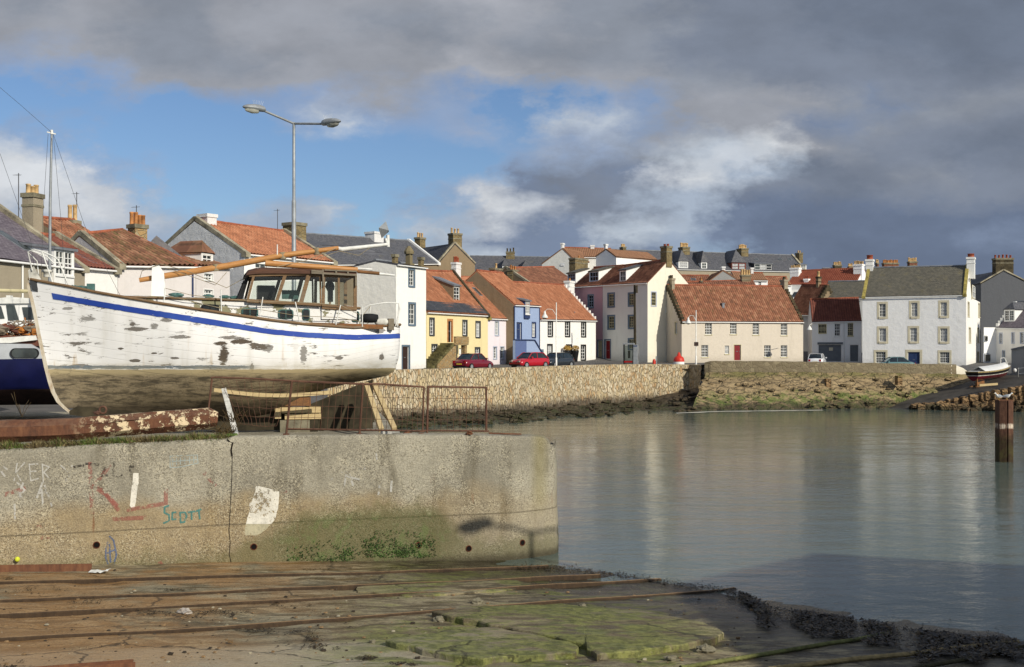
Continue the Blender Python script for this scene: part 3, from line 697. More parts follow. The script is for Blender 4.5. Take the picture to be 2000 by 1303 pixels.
bw.build('stair', 'slateblue_paint', h.root)
m_ = MB(); m_.tube([(-.02, -.07, 0), (-.02, -.07, h.zl-.1)], .05, 6); m_.build('downpipe', 'navy_paint', h.root)
m_ = MB(); m_.tube([(h.W-.06, -.07, 0), (h.W-.06, -.07, h.zl-.1)], .04, 6); m_.build('downpipe', 'navy_paint', h.root)
h.done()
# white crow-step house
h = House('crowstep_house', 'white house with black window margins and white crow steps climbing to its chimney', rp(1443), rp(1888), 8.2, 3.85, (830, 840), (539, 566), 'bright_wall', 'orange_tile', skew=[('R', 'crow', 'white_paint')])
for r_ in ((1505, 838, 1548, 972), (1642, 838, 1685, 972), (1770, 842, 1812, 974), (1500, 1025, 1545, 1140), (1768, 1030, 1811, 1158)): h.win(*r_, sur='black_paint', m=.14)
h.win(1650, 1028, 1697, 1200, kind='door', leaf='darkgrey_paint', sur='black_paint', m=.1)
h.chimney(1632, 515, 1725, 610, 1, 'white_paint', 'terracotta_pot', cope='white_paint', ph=.35, dp=1.0)
m_ = MB(); x_, z_ = h.F(cx(1697), cy(800), 1.0); m_.tube([(x_, .8, z_-.3), (x_, .8, z_+.25), (x_, .6, z_+.4)], .08, 6); m_.build('vent_pipe', 'lead', h.root)
h.done()
# roof stacks seen between the row and the hill
h = House('rear_house', 'stone chimneyed house hidden behind the blue house, two stacks above its tiles', (940, 128), (1300, 138), 8, 4.2, (560, 560), (500, 505), 'brown_wall', 'orange_tile')
h.chimney(1035, 412, 1150, 470, 1, 'brick_stack', 'buff_pot', xa=1); h.chimney(1178, 425, 1280, 520, 3, 'stone_stack', 'terracotta_pot', ph=.6, ps=.12); h.done()
CUR[0] = '6'
# house roof behind the crow-step gable
h = House('back_house', 'house behind the crow-step gable with dark tiled roof and a wide stone chimney', (150, 142), (560, 150), 8, 4.3, (500, 505), (370, 362), 'brown_wall', 'dark_tile', skew=[('L', 'skew', 'skew_stone')])
h.chimney(478, 268, 650, 400, 1, 'stone_stack', 'terracotta_pot', dp=1.2, ph=.5); h.done()
# tall grey and rose house, rear street front in shade
def tg(w_): return Vector((15.6-.6*w_, 130+.8*w_, 0))
def tgx(xc):
    s_, D_ = hit(Vector((15.6, 130, 0)), Vector((-.6, .8, 0)), cx(xc)); return (xc, D_)
h = House('grey_house', 'tall three storey grey house with red door, white gable end and white sided roof dormer', tgx(770), tgx(1150), 6.8, 4.2, (512, 490), (352, 300), 'palegrey_wall', 'dark_tile', wallR='cream_wall')
for r_ in ((808, 570, 874, 700), (982, 568, 1050, 692), (808, 760, 876, 888), (982, 758, 1050, 882), (982, 955, 1050, 1060)): h.win(*r_, sur='slateblue_paint', m=.2, nx=3, ny=4, leaf='oldcream_paint', pane='pane_mid')
h.win(782, 965, 840, 1133, kind='door', leaf='red_paint', sur='slateblue_paint', m=.16)
h.win(1176, 560, 1228, 690, side='R', sur='paleblue_paint', m=.12, leaf='oldcream_paint', nx=2, ny=4)
h.dormer(912, 385, 968, 487, 'shed', 'white_paint', 'slate_grey', slope=.62, nx=3, ny=2)
h.chimney(1253, 180, 1365, 316, 2, 'stone_stack', 'red_pot', dp=1.2, ph=.32, ps=.15); h.done()
h2 = h
h = House('rose_house', 'rose pink house with two white sided dormers, adjoining the tall grey house', tgx(520), tgx(768), 6.8, 4.2, (528, 512), (368, 350), 'rose_wall', 'dark_tile')
h.win(640, 585, 694, 705, sur='slateblue_paint', m=.14, leaf='paleblue_paint'); h.win(720, 970, 770, 1135, kind='door', leaf='oldcream_paint', sur='slateblue_paint', m=.1)
h.dormer(655, 395, 735, 488, 'shed', 'white_paint', 'slate_brown', slope=.5, nx=3, ny=2, leaf='paleblue_paint'); h.dormer(470, 410, 540, 480, 'shed', 'white_paint', 'slate_brown', slope=.55, nx=3, ny=2, leaf='paleblue_paint')
h.done()
# low wall between grey house and cottage
CUR[0] = '7'
h = House('cottage', 'long beige cottage with moss streaked pantile roof, brown crow steps and a crimson door', (325, 128), (1403, 133), 7.6, 4.0, (762, 768), (450, 462), 'beige_wall', 'mix_tile', skew=[('L', 'crow', 'dark_skew'), ('R', 'crow', 'dark_skew')])
for r_ in ((533, 778, 593, 880), (755, 772, 812, 877), (955, 777, 1012, 882), (1205, 783, 1262, 887), (500, 973, 560, 1080), (1058, 975, 1115, 1080), (1205, 975, 1262, 1080)): h.win(*r_, nx=4, ny=4, m=0, pane='pane_dark', sill='oldcream_paint')
h.win(708, 978, 745, 1052, nx=3, ny=3, pane='curtain', sill='oldcream_paint'); h.win(787, 967, 853, 1108, kind='door', leaf='red_paint', sur='oldcream_paint', m=.05)
h.win(177, 630, 192, 695, side='L', m=.05, nx=1, ny=2, sur='oldcream_paint', pane='curtain'); h.win(262, 765, 287, 880, side='L', m=.08, nx=2, ny=2, sur='oldcream_paint', pane='curtain')
h.chimney(198, 378, 270, 495, 1, 'tan_wall', 'dark_skew', cope='tan_wall', ph=.4, ps=.2, dp=1.1); h.chimney(1192, 390, 1275, 500, 1, 'tan_wall', 'dark_skew', cope='tan_wall', ph=.4, ps=.18, dp=1.1)
m_ = MB(); x_, z_ = h.F(cx(690), cy(700), 1.4); z_ = h.roofz(1.4); m_.box(x_-.14, x_+.14, 1.25, 1.55, z_-.1, z_+.55); m_.box(x_-.2, x_+.2, 1.2, 1.6, z_+.55, z_+.63); m_.build('vent', 'lead', h.root)
h.done()
# gable building with crow steps behind the cottage
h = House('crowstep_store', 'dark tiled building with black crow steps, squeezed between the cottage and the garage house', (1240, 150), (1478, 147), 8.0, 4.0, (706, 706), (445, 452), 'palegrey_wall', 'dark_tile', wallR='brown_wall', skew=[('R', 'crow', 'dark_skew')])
h.skylight(1340, 500, 1325, 545); h.chimney(1510, 365, 1570, 460, 1, 'brown_wall', 'buff_pot', ph=.65, ps=.18, dp=1.2, cope='dark_skew'); h.done()
h = House('garage_house', 'small white house with maroon roof, grey garage doors and a narrow grey door', (1480, 137), (1922, 136), 5.6, 3.9, (768, 758), (578, 563), 'white_wall', 'maroon_tile')
h.win(1537, 787, 1612, 873, nx=5, ny=3, m=.04, sur='oldcream_paint', pane='pane_dark', leaf='oldcream_paint'); h.win(1682, 782, 1732, 893, nx=3, ny=4, pane='pane_dark'); h.win(1798, 778, 1848, 892, nx=3, ny=3, pane='pane_dark', leaf='oldcream_paint')
h.win(1538, 968, 1745, 1118, kind='door', leaf='grey_paint'); h.win(1818, 970, 1896, 1118, kind='door', leaf='grey_paint')
a, z_ = h.F(cx(1530), cy(950)); b, z2 = h.F(cx(1755), cy(966)); m_ = MB(); m_.box(a, b, -.12, -.003, z2, z_+.02); m_.build('lintel', 'grey_paint', h.root)
a, z_ = h.F(cx(1633), cy(995)); b, z2 = h.F(cx(1668), cy(1023)); m_ = MB(); m_.box(a, b, .03, .06, z2, z_); m_.build('notice', 'sand_paint', h.root)
m_ = MB(); x_, _ = h.F(cx(1765), cy(800)); m_.tube([(x_, -.07, 0), (x_, -.07, h.zl-.1)], .05, 6); m_.build('downpipe', 'white_paint', h.root)
h.done()
h = House('slated_house', 'slate roofed house rising just behind the garage house, left of the big white house', (1560, 150), (1945, 147), 7, 4.0, (572, 560), (420, 412), 'palegrey_wall', 'slate_brown'); h.done()
# big white house on the quay
CUR[0] = '8'
h = House('white_house', 'big three storey white house with slate roof and a dark blue door', (262, 131), (1087, 126), 7.6, 3.7, (490, 474), (268, 250), 'white_wall', 'slate_brown', wallR='bright_wall', skew=[('L', 'skew', 'lichen_stone'), ('R', 'skew', 'lichen_stone')])
for r_ in ((378, 527, 465, 663), (632, 518, 718, 661), (865, 515, 952, 657), (377, 722, 468, 860), (622, 719, 714, 859), (862, 722, 956, 861)): h.win(*r_, nx=4, ny=4, sur='sand_paint', m=.24, leaf='white_paint')
for r_ in ((352, 910, 463, 1030), (860, 912, 971, 1030)): h.win(*r_, nx=5, ny=4, sur='sand_paint', m=.22, pane='pane_mid')
h.win(603, 908, 738, 1060, kind='door', leaf='navy_paint', sur='sand_paint', m=.25)
for r_ in ((1098, 525, 1114, 650), (1182, 535, 1198, 655), (1107, 728, 1126, 858), (1174, 730, 1191, 855), (1173, 922, 1191, 1020), (1134, 398, 1155, 503)): h.win(*r_, side='R', nx=1, ny=2, m=.1, sur='sand_paint', pane='curtain', rev=.25)
h.chimney(282, 190, 360, 290, 1, 'white_paint', 'red_pot', cope='white_paint', ph=.5, ps=.36, dp=1.1, yo=h.hr); h.chimney(1085, 172, 1165, 300, 1, 'white_paint', 'red_pot', cope='white_paint', ph=.5, ps=.36, dp=1.6)
h.done()
# house to its right
h = House('corner_house', 'small white house with purple slates, crow steps and bay dormer, at the right edge', (1326, 139), (1760, 132), 6.8, 3.6, (732, 742), (536, 536), 'bright_wall', 'slate_purple', wallL='white_wall', skew=[('L', 'crow', 'white_paint')])
for r_ in ((1348, 772, 1377, 862), (1446, 768, 1472, 862), (1514, 768, 1545, 862)): h.win(*r_, nx=2, ny=4, sur='paleblue_paint', m=.1)
h.win(1372, 910, 1398, 1040, kind='door', leaf='slateblue_paint', sur='paleblue_paint', m=.08)
h.win(1224, 795, 1254, 845, side='L', nx=3, ny=3, m=.08, sur='paleblue_paint', pane='pane_dark'); h.win(1224, 937, 1277, 1010, side='L', nx=3, ny=3, m=.12, sur='paleblue_paint', pane='pane_dark')
h.dormer(1388, 592, 1472, 690, 'hip', 'white_paint', 'slate_grey', wins=2, hgab=.9); h.done()
gh('dark_gable_house', 'tall dark grey gabled house with a broad sooty chimney, rising behind the corner house', (1205, 150), (1590, 150), 12, 4.5, (385, 385), (1385, 285), 'darkgrey_wall', 'slate_dark', stack=(1288, 178, 1470, 292, 5, 'dark_skew', 'red_pot', .5), skew='skew_stone')
# ---------------------------------------------------------------- hill and backdrop houses
CUR[0] = '5'
h = House('slate_hall', 'long slate roofed hall with white skew lines, seen above the tall white house', (-600, 112), (640, 132), 9, 4.2, (400, 388), (130, 215), 'brown_wall', 'slate_grey', skew=[('R', 'skew', 'white_paint')])
h.chimney(440, 168, 540, 210, 3, 'stone_stack', 'buff_pot', ph=.6, ps=.12, dp=1.0); h.chimney(45, 118, 208, 185, 0, 'oldgrey_wall', cope='oldgrey_wall', dp=2.2); h.done()
gh('gabled_hall', 'brown harled gable with a tall three pot stone chimney, above the yellow house roof', (636, 136), (927, 139), 10, 4.2, (385, 392), (768, 232), 'brown_wall', 'slate_dark', stack=(708, 138, 830, 245, 3, 'stone_stack', 'buff_pot', .66), skew='skew_stone')
h = House('stack_house', 'low house behind the yellow roof with a plain grey chimney and three red pots', (700, 122), (860, 126), 6, 4.2, (560, 560), (500, 505), 'brown_wall', 'dark_tile'); h.chimney(733, 368, 822, 500, 3, 'oldgrey_wall', 'red_pot', ph=.65, dp=.9, cope='oldgrey_wall'); h.done()
h = House('hill_terrace_end', 'slate roofed terrace on the hill, left stretch with two pointed dormers', (880, 188), (1540, 188), 9, 12, (470, 470), (332, 342), 'tan_wall', 'slate_grey', zbase=-4)
h.dormer(1302, 418, 1377, 475, 'hip', 'white_paint', 'slate_grey', hgab=1.6, leaf='paleblue_paint'); h.dormer(1145, 405, 1190, 460, 'hip', 'white_paint', 'slate_grey', hgab=1.4, leaf='paleblue_paint'); h.chimney(1172, 290, 1246, 400, 3, 'stone_stack', 'dark_skew', ph=.7, dp=1.6); h.skylight(955, 410, 965, 430); h.done()
CUR[0] = '6'
h = House('hill_house', 'brown roofed house on the hill linking two pale gables', (455, 170), (860, 170), 8, 10, (275, 275), (197, 207), 'palegrey_wall', 'brown_tile', zbase=-5); h.chimney(660, 168, 703, 215, 0, 'oldgrey_wall', cope='oldgrey_wall'); h.done()
gh('grey_gable_house', 'grey gabled house on the hill with one small window and a round topped chimney', (255, 166), (520, 164), 9, 10, (330, 290), (430, 200), 'palegrey_wall', 'brown_tile', stack=(408, 150, 450, 212, 0, 'oldgrey_wall', 'red_pot', .5), wins=((410, 285, 444, 347),))
gh('cream_gable_house', 'cream gabled house on the hill under dark clouds, right of the grey gable', (712, 165), (884, 162), 9, 10, (268, 272), (797, 208), 'white_wall', 'brown_tile', stack=(774, 160, 818, 216, 0, 'oldgrey_wall', 'red_pot', .5))
CUR[0] = '7'
h = House('hill_terrace', 'long slate roofed terrace on the hill with five dormers and tall stone stacks', (-260, 190), (1440, 200), 10, 12, (292, 325), (130, 182), 'tan_wall', 'slate_grey', zbase=-5, skew=[('R', 'skew', 'skew_stone')])
for d_ in ((297, 230, 382, 295), (498, 238, 550, 300)): h.dormer(*d_, 'hip', 'white_paint', 'slate_grey', hgab=2.0, nx=2, ny=2)
h.dormer(768, 240, 895, 308, 'hip', 'maroon_tile', 'slate_grey', hgab=2.3, wins=2, nx=1, ny=2, leaf='red_paint'); h.dormer(968, 248, 1128, 310, 'shed', 'slate_dark', 'lead', wins=3, nx=1, ny=2, slope=.1); h.dormer(1375, 258, 1432, 312, 'shed', 'white_paint', 'lead', slope=.1)
h.chimney(290, 98, 402, 215, 5, 'stone_stack', 'buff_pot', ph=.75, ps=.16, dp=2); h.chimney(808, 110, 922, 232, 5, 'stone_stack', 'buff_pot', ph=.75, ps=.16, dp=2); h.chimney(1328, 150, 1406, 212, 2, 'stone_stack', 'buff_pot', ph=.5, dp=1.6)
CUR[0] = '6'; h.chimney(910, 180, 972, 250, 3, 'stone_stack', 'buff_pot', ph=.6, ps=.15, dp=2); CUR[0] = '7'
for a_ in (990, 1285, 1200): h.skylight(a_, 205, a_-5, 222)
h.done()
gh('brown_roof_house', 'small grey gable with an arched stack among the roofs behind the cottage', (555, 156), (830, 156), 8, 7, (418, 400), (692, 315), 'grey_wall', 'brown_tile', stack=(665, 275, 717, 330, 0, 'oldgrey_wall', 'red_pot', .5))
h = House('white_walled_house', 'white walled house with brown roof behind the cottage ridge', (800, 158), (1088, 158), 6, 7, (402, 404), (330, 345), 'white_wall', 'brown_tile'); h.win(1005, 412, 1030, 445, nx=2, ny=2); h.chimney(925, 285, 968, 350, 0, 'oldgrey_wall', cope='oldgrey_wall'); h.done()
h = House('low_tiled_house', 'low red tiled roof just right of the tall grey house gable', (330, 160), (605, 160), 7, 7, (452, 452), (362, 364), 'tan_wall', 'dark_tile'); h.skylight(425, 385, 430, 405); h.done()
h = House('dark_tiled_house', 'dark tiled roof with a big ochre stack, directly behind the cottage ridge', (380, 146), (1010, 146), 7, 5, (500, 500), (425, 405), 'brown_wall', 'dark_tile'); h.chimney(838, 348, 944, 460, 4, 'brown_wall', 'buff_pot', ph=.75, ps=.16, dp=1.4); h.chimney(480, 400, 515, 440, 1, 'dark_skew', 'terracotta_pot', ph=.4); h.done()
h = House('orange_roof_house', 'patch of orange tiled roof between the cottage stack and the hill terrace', (1035, 162), (1300, 162), 6, 7, (445, 445), (372, 376), 'white_wall', 'mix_tile', skew=[('L', 'skew', 'white_paint')]); h.done()
h = House('red_roof_house', 'bright red pantiled house with many pots on white stacks, behind the garage house', (1262, 166), (1868, 160), 7, 7, (440, 438), (322, 297), 'white_wall', 'red_tile')
h.chimney(1280, 288, 1392, 420, 7, 'white_wall', 'buff_pot', ph=.45, ps=.12, dp=1.2, yo=2.4, cope='white_wall'); h.chimney(1843, 256, 1952, 420, 6, 'white_wall', 'buff_pot', ph=.5, ps=.12, dp=1.2, yo=2.6, cope='white_wall'); h.chimney(1403, 385, 1470, 430, 2, 'white_wall', 'red_pot', ph=.5, yo=.8, cope='white_wall'); h.done()
CUR[0] = '8'
h = House('rear_terrace', 'hidden terrace whose row of brick and stone stacks tops the white house roof', (0, 172), (800, 172), 8, 8, (330, 330), (268, 268), 'tan_wall', 'slate_dark')
h.chimney(22, 232, 102, 300, 5, 'dark_skew', 'buff_pot', ph=.55, ps=.13, dp=1.2); h.chimney(413, 216, 556, 300, 10, 'brick_stack', 'terracotta_pot', ph=.5, ps=.13, dp=1.2); h.chimney(614, 205, 704, 300, 6, 'brick_stack', 'buff_pot', ph=.6, ps=.13, dp=1.2)
h.chimney(360, 215, 398, 300, 3, 'brick_stack', 'buff_pot', ph=.5, ps=.12, dp=1.2); h.chimney(140, 245, 190, 300, 4, 'dark_skew', 'buff_pot', ph=.5, ps=.12, dp=1.2); h.done()
h = House('harbour_shed', 'plain grey harbour shed at the right edge above the stone jetty', (1447, 112), (1840, 108), 6, 2.6, (912, 840), (905, 835), 'grey_wall', 'lead', cat='shed', hr=.5, gutter=None); h.done()
# ---------------------------------------------------------------- left group
CUR[0] = '3'
h = House('gable_chimney_house', 'large house with grey weathered gable and bright orange roof behind the wheelhouse', (825, 76), (1470, 83), 10.4, 3.6, (352, 415), (118, 205), 'bright_wall', 'orange_tile', wallL='oldgrey_wall', over=(-.1, -.1), skew=[('L', 'skew', 'skew_stone'), ('R', 'skew', 'skew_stone')])
h.chimney(484, 50, 640, 150, 0, 'oldgrey_wall', dp=1.2, yo=h.hr, cope='oldgrey_wall'); h.chimney(1090, 108, 1275, 230, 0, 'stone_stack', dp=1.4)
h.win(905, 420, 985, 520, nx=2, ny=4, m=0); h.aerial(1062, 30, 2.5); h.done()
CUR[0] = '1'
h = House('pantile_house', 'house with coarse mossy hipped pantile roof and a four pot stone chimney', (750, 62), (1245, 66), 7.8, 3.5, (978, 985), (790, 782), 'lilac_wall', 'coarse_tile', gable='hipR', skew=[('L', 'skew', 'skew_stone')])
h.chimney(802, 700, 948, 850, 4, 'rubble_front', 'terracotta_pot', dp=.9, ph=.68, ps=.12); h.aerial(868, 590, 1.2)
m_ = MB(); x_, _ = h.F(cx(1232), 500); m_.tube([(x_-.1, -.06, 0), (x_-.1, -.06, h.zl-.1)], .05, 6); m_.build('downpipe', 'navy_paint', h.root); h.done()
h = House('annex_house', 'lower lilac walled wing with a tiled roof dormer, between pantile house and grey gable', (1248, 67), (1462, 70), 6, 3.5, (985, 992), (905, 915), 'lilac_wall', 'coarse_tile')
h.win(1296, 1020, 1358, 1072, nx=3, ny=2, m=.05, sur='white_paint', pane='pane_mid'); h.win(1296, 1122, 1358, 1180, nx=3, ny=2, m=.05, sur='white_paint', pane='pane_mid'); h.dormer(1282, 890, 1356, 972, 'hip', 'white_paint', 'coarse_tile', hgab=.75, nx=2, ny=2); h.done()
h = House('skylight_house', 'small white house with brick red roof and two skylights, beside the purple slate roof', (470, 58.4), (748, 61.9), 7.8, 3.5, (985, 1010), (782, 800), 'bright_wall', 'maroon_tile', skew=[('R', 'skew', 'skew_stone')])
h.skylight(497, 902, 578, 975); h.skylight(553, 908, 635, 983); h.done()
h = House('brick_stack_house', 'house behind with a reddish roof and a brick stack carrying two tall buff pots', (560, 66), (800, 69), 8, 3.5, (900, 915), (680, 700), 'brown_wall', 'mix_tile')
h.chimney(405, 672, 520, 820, 2, 'brick_stack', 'buff_pot', dp=1.0, ph=.95, ps=.13); h.aerial(488, 505, 2.4); h.done()
h = House('slate_house', 'grey house with purple slate roof and white paired dormer, at the left edge', (-220, 49), (540, 57), 11.2, 3.5, (915, 1000), (508, 590), 'tan_wall', 'slate_purple', skew=[('R', 'skew', 'skew_stone')], ridgemat='white_paint')
h.dormer(345, 862, 472, 1050, 'shed', 'white_paint', 'lead', wins=2, nx=2, ny=4, slope=.12); h.skylight(38, 785, 118, 893); h.chimney(128, 490, 288, 670, 3, 'tan_wall', 'buff_pot', dp=1.0, ph=.5, ps=.13); h.aerial(118, 385, 3.4)
m_ = MB(); x_, _ = h.F(cx(137), 500); m_.tube([(x_, -.06, 0), (x_, -.06, h.zl-.1)], .05, 6); m_.build('downpipe', 'white_paint', h.root); h.done()
CUR[0] = '0'
# ---------------------------------------------------------------- land, water, quays
def water_mat():
    m, t = new_mat('water')
    x, y, z = t.sep(t.pos)
    big = t.noise(t.scale(t.pos, (.05, .07, 1)), 1.0, 4, .6)
    n1 = t.noise(t.comb(t.mul(x, .8), t.mul(y, 1.5), 0), 1.3, 4, .62, .6); n2 = t.noise(t.comb(t.mul(x, 1.0), t.mul(y, 2.6), 0), 4.5, 4, .65, .3)
    n3 = t.noise(t.comb(t.mul(x, .3), t.mul(y, .5), 5), 1.0, 2, .45)
    hgt = t.m('ADD', t.mul(n1, .42), t.m('ADD', t.mul(n2, .10), t.mul(n3, 1.1)))
    st = t.rg(big, .35, .65, .55, 1.0)
    fin(t, t.ramp(big, [(.3, (.088, .120, .104)), (.7, (.108, .138, .118))]), .04, t.bump(hgt, .055, st))
    t.b.inputs['IOR'].default_value = 1.33; t.b.inputs['Specular IOR Level'].default_value = .5
    return m
M['water'] = water_mat()
def rock_mat(name, a, b, moss, mz=1.6, wz=.7):
    m, t = new_mat(name); n = t.noise(t.pos, .7, 6, .7); f = t.noise(t.pos, 4, 6, .75); e = t.vor(t.vm('ADD', t.scale(t.pos, (.55, .9, 1.6)), t.vm('MULTIPLY', t.noise(t.pos, 1.5, 3, col=True), (1, 1, 1))), 1.2, 'DISTANCE_TO_EDGE')
    cc = t.ramp(t.m('MULTIPLY_ADD', f, .5, t.mul(n, .5)), [(.3, lin(b)), (.65, lin(a))])
    _, _, z = t.sep(t.pos); zz = t.m('MULTIPLY_ADD', n, 2.2, t.m('SUBTRACT', z, 1.1))
    cc = t.mix(t.mul(t.rg(e, .01, .06, 1, 0), .6), cc, (.03, .026, .02)); up = t.mul(t.rg(z, 2.6, 3.1), t.rg(t.noise(t.pos, .5, 5, .7), .38, .55)); cc = t.mix(t.mul(up, .8), cc, lin((104, 102, 58)))
    cc = t.mix(t.mul(t.rg(zz, mz-.5, mz+.3, 1, 0), t.mul(t.rg(t.noise(t.pos, 1.1, 5, .7), .40, .58), .85)), cc, lin(moss))
    cc = t.mix(t.mul(t.rg(zz, wz-.4, wz+.5, 1, 0), .75), cc, lin((48, 42, 34)))
    fin(t, cc, .85, t.bump(t.m('ADD', f, t.rg(e, 0, .15)), .12)); M[name] = m
rock_mat('shore_rock', (150, 132, 104), (92, 78, 62), (86, 104, 40), .6, 1.3)
rock_mat('green_rock', (170, 150, 114), (116, 98, 72), (92, 110, 48), 1.5, .55)
plain('asphalt', (92, 90, 88), .9, .2, .6, .01); plain('ramp_concrete', (72, 68, 62), .7, .35, .8, .02); plain('land_mat', (96, 96, 80), .95, .3, .2)
masonry('quay_stone', [(214,200,166),(202,182,142),(190,172,138),(216,204,176),(190,156,112),(164,148,120)], 5.2, 2.0, (156,140,112), .09, tide=.6)
masonry('boulder_stone', [(120,98,72),(150,122,84),(104,86,68)], 1.4, 1.4, (70,60,48), .08, tide=.5)
# water and sea bed
wm = MB(); wm.grid([[(x, y, 0) for x in (-900, -100, 100, 900)] for y in (-200, 0, 60, 140, 700)], sm=False); tag(wm.build('water', 'water', origin=False), kind='structure')
QT = [(640, 81, 4.0), (745, 84.6, 4.0), (835, 88, 4.02), (994, 94.5, 4.02), (1100, 102, 4.08), (1172, 107.5, 4.1), (1270, 112, 4.1), (1345, 112.5, 4.05), (1380, 110, 4.05), (1620, 110.5, 4.2), (1860, 112, 4.0), (1960, 114, 3.0), (2600, 112, 3.0)]
def qd(px):
    for (a, da, za), (b, db, zb) in zip(QT, QT[1:]):
        if px <= b: 
            t = max(0, (px-a)/(b-a)); return da+(db-da)*t, za+(zb-za)*t
    return QT[-1][1:]
def qpt(px): d, z = qd(px); p = G(px, d); p.z = z; return p
rows = []; pxs = [-900, -500, -250, 0, 200, 400, 560, 639.9, 640]+[640+i*40 for i in range(1, 36)]+[2200, 2600, 3200]
offs = [(0, -.3), (4, -.2), (12, 0), (26, .3), (45, 2.5), (70, 7), (110, 9), (300, 10), (2500, 12)]
for o_, dz in offs:
    rw = []
    for px in pxs:
        if px < 640: d = 44+o_*1.25; z = 2.9+.38*min(1, o_/12)+max(0, dz)*.9
        else: d = qd(px)[0]+.3+o_; z = 3.95+dz-(.62*min(1, max(0, (px-1450)/250)) if o_ < 30 else 0) if px < 1860 else min(3.95, 2.9+dz+ (.9 if o_ > 10 else 0))
        p = G(px, d); rw.append((p.x, p.y, z))
    rows.append(rw)
lm = MB(); lm.grid(rows, sm=True); tag(lm.build('ground', 'asphalt', origin=False), kind='structure')
# seabed-side skirt so that the land has an edge
def wallstrip(name, pts, zb, thick, mat, label, cat, amp=.06, top=True, step=.35, kind=None, lean=.0, topmat=None):
    """masonry wall along pts (x,y,ztop); front face looks to the right of travel reversed (towards the camera)"""
    pl = []; acc = 0
    for a, b in zip(pts, pts[1:]):
        a, b = Vector(a), Vector(b); n = max(1, int((b-a).length/step))
        for i in range(n): pl.append((a.lerp(b, i/n), acc+(b-a).length*i/n))
        acc += (b-a).length
    pl.append((Vector(pts[-1]), acc)); mb = MB(); rws = []; uws = []
    nz = 12
    nrm = []
    for i, (p, s_) in enumerate(pl):
        a = pl[max(0, i-2)][0]; b = pl[min(len(pl)-1, i+2)][0]; d = (b-a); d.z = 0; d.normalize(); nrm.append(Vector((d.y, -d.x, 0)))
    for k in range(nz+1):
        rw = []; uw = []
        for (p, s_), n in zip(pl, nrm):
            zt = p.z+.05*mn.noise(Vector((s_*1.3, 2, 0))); z = zb+(zt-zb)*k/nz; dsp = amp*mn.noise(Vector((s_*1.1, z*1.6, 4)))+amp*.7*mn.noise(Vector((s_*3.1, z*3.6, 9)))
            q = Vector((p.x, p.y, z))+n*(dsp+lean*(zt-z)); rw.append(q); uw.append((s_, z))
        rws.append(rw); uws.append(uw)
    if top:
        rw = []; uw = []
        for (p, s_), n in zip(pl, nrm):
            zt = p.z+.05*mn.noise(Vector((s_*1.3, 2, 0))); rw.append(Vector((p.x, p.y, zt+.02))-n*thick); uw.append((s_, zt+thick))
        rws.append(rw); uws.append(uw)
        rws.append([q-Vector((0, 0, 1.6)) for q in rw]); uws.append([(a, b+1.6) for a, b in uw])
    mb.grid(rws, uws, sm=False); o = mb.build(name, mat); tag(o, label, cat, kind=kind); return o
qp = [qpt(px) for px in range(650, 1381, 12)]; qp = [Vector((-15.5, 60, 4.0)), Vector((-13.9, 81, 4))]+qp
wallstrip('quay_wall', qp, .2, .5, 'quay_stone', 'long cream and ochre stone quay wall of upright set stones, below the painted houses', 'wall', .07, lean=.06)
pp = [Vector((*qpt(px).xy, 4.42-.35*max(0, (px-1500)/360)+(.0 if px > 1385 else -.15))) for px in range(1376, 1871, 12)]
plain('parapet_mat', (138, 126, 102), .95, .3, 1.2, .04); masonry('parapet', [(140,128,102),(122,110,88),(156,144,116)], 2.2, 2.8, (128,118,94), .03)
wallstrip('sea_wall', pp, 3.1, .6, 'parapet', 'low brown harled sea wall in front of the beige cottage and the big white house', 'wall', .04)
# cream wing wall running down beside the ramp
wl = MB(); a = G(1858, 112); b = G(1897, 113); d = (b-a); 
wl.prism([(a.x, a.y, 2.9), (a.x, a.y, 4.02), (a.x+d.x*.3, a.y+d.y*.3, 3.95), (a.x+d.x*.6, a.y+d.y*.6, 3.7), (a.x+d.x*.85, a.y+d.y*.85, 3.3), (b.x, b.y, 2.9)], (0.1, .5, 0)); tag(wl.build('wing_wall', 'cream_wall'), 'curved cream end of the sea wall beside the ramp', 'wall')
# rocky foreshore below the left wall
def shore(name, pxa, pxb, top, bot, mat, label, n=60, nv=14, amp=.35, kind='structure'):
    rws = []
    for j in range(nv+1):
        t = j/nv; rw = []
        for i in range(n+1):
            px = pxa+(pxb-pxa)*i/n; a = Vector(top(px)); b = Vector(bot(px)); q = a.lerp(b, t)
            q.z += amp*(mn.noise(q*.55)+.6*mn.noise(q*1.5)+.35*mn.noise(q*3.3))*(.3+math.sin(math.pi*min(1, t*1.0+.1))*.9); q.y += amp*mn.noise(q*1.1+Vector((9, 0, 0)))
            rw.append(q)
        rws.append(rw)
    mb = MB(); mb.grid(rws[::-1], sm=False); return tag(mb.build(name, mat, origin=False), kind=kind)
def wat(px):   # photo row of the waterline
    T = [(600, 862), (745, 846), (951, 833), (1075, 820), (1302, 806), (1400, 802), (1640, 799), (1800, 797)]
    for (a, ya), (b, yb) in zip(T, T[1:]):
        if px <= b: return ya+(yb-ya)*max(0, (px-a)/(b-a))
    return T[-1][1]
def wpt(px, z=-.35): D = E*F/(wat(px)-HY); p = G(px, D); return (p.x, p.y, z)
def ltop(px): q = qpt(px); return (q.x, q.y+.1, .5 if px < 1250 else .5+(px-1250)/130*1.6)
shore('shore', 655, 1385, ltop, wpt, 'shore_rock', '', 260, 22, .22)
def rtop(px): q = qpt(max(px, 1380)); return (q.x, q.y-.15, 3.35-.25*max(0, (px-1600)/300))
shore('embankment', 1345, 1900, rtop, wpt, 'green_rock', '', 220, 34, .15)
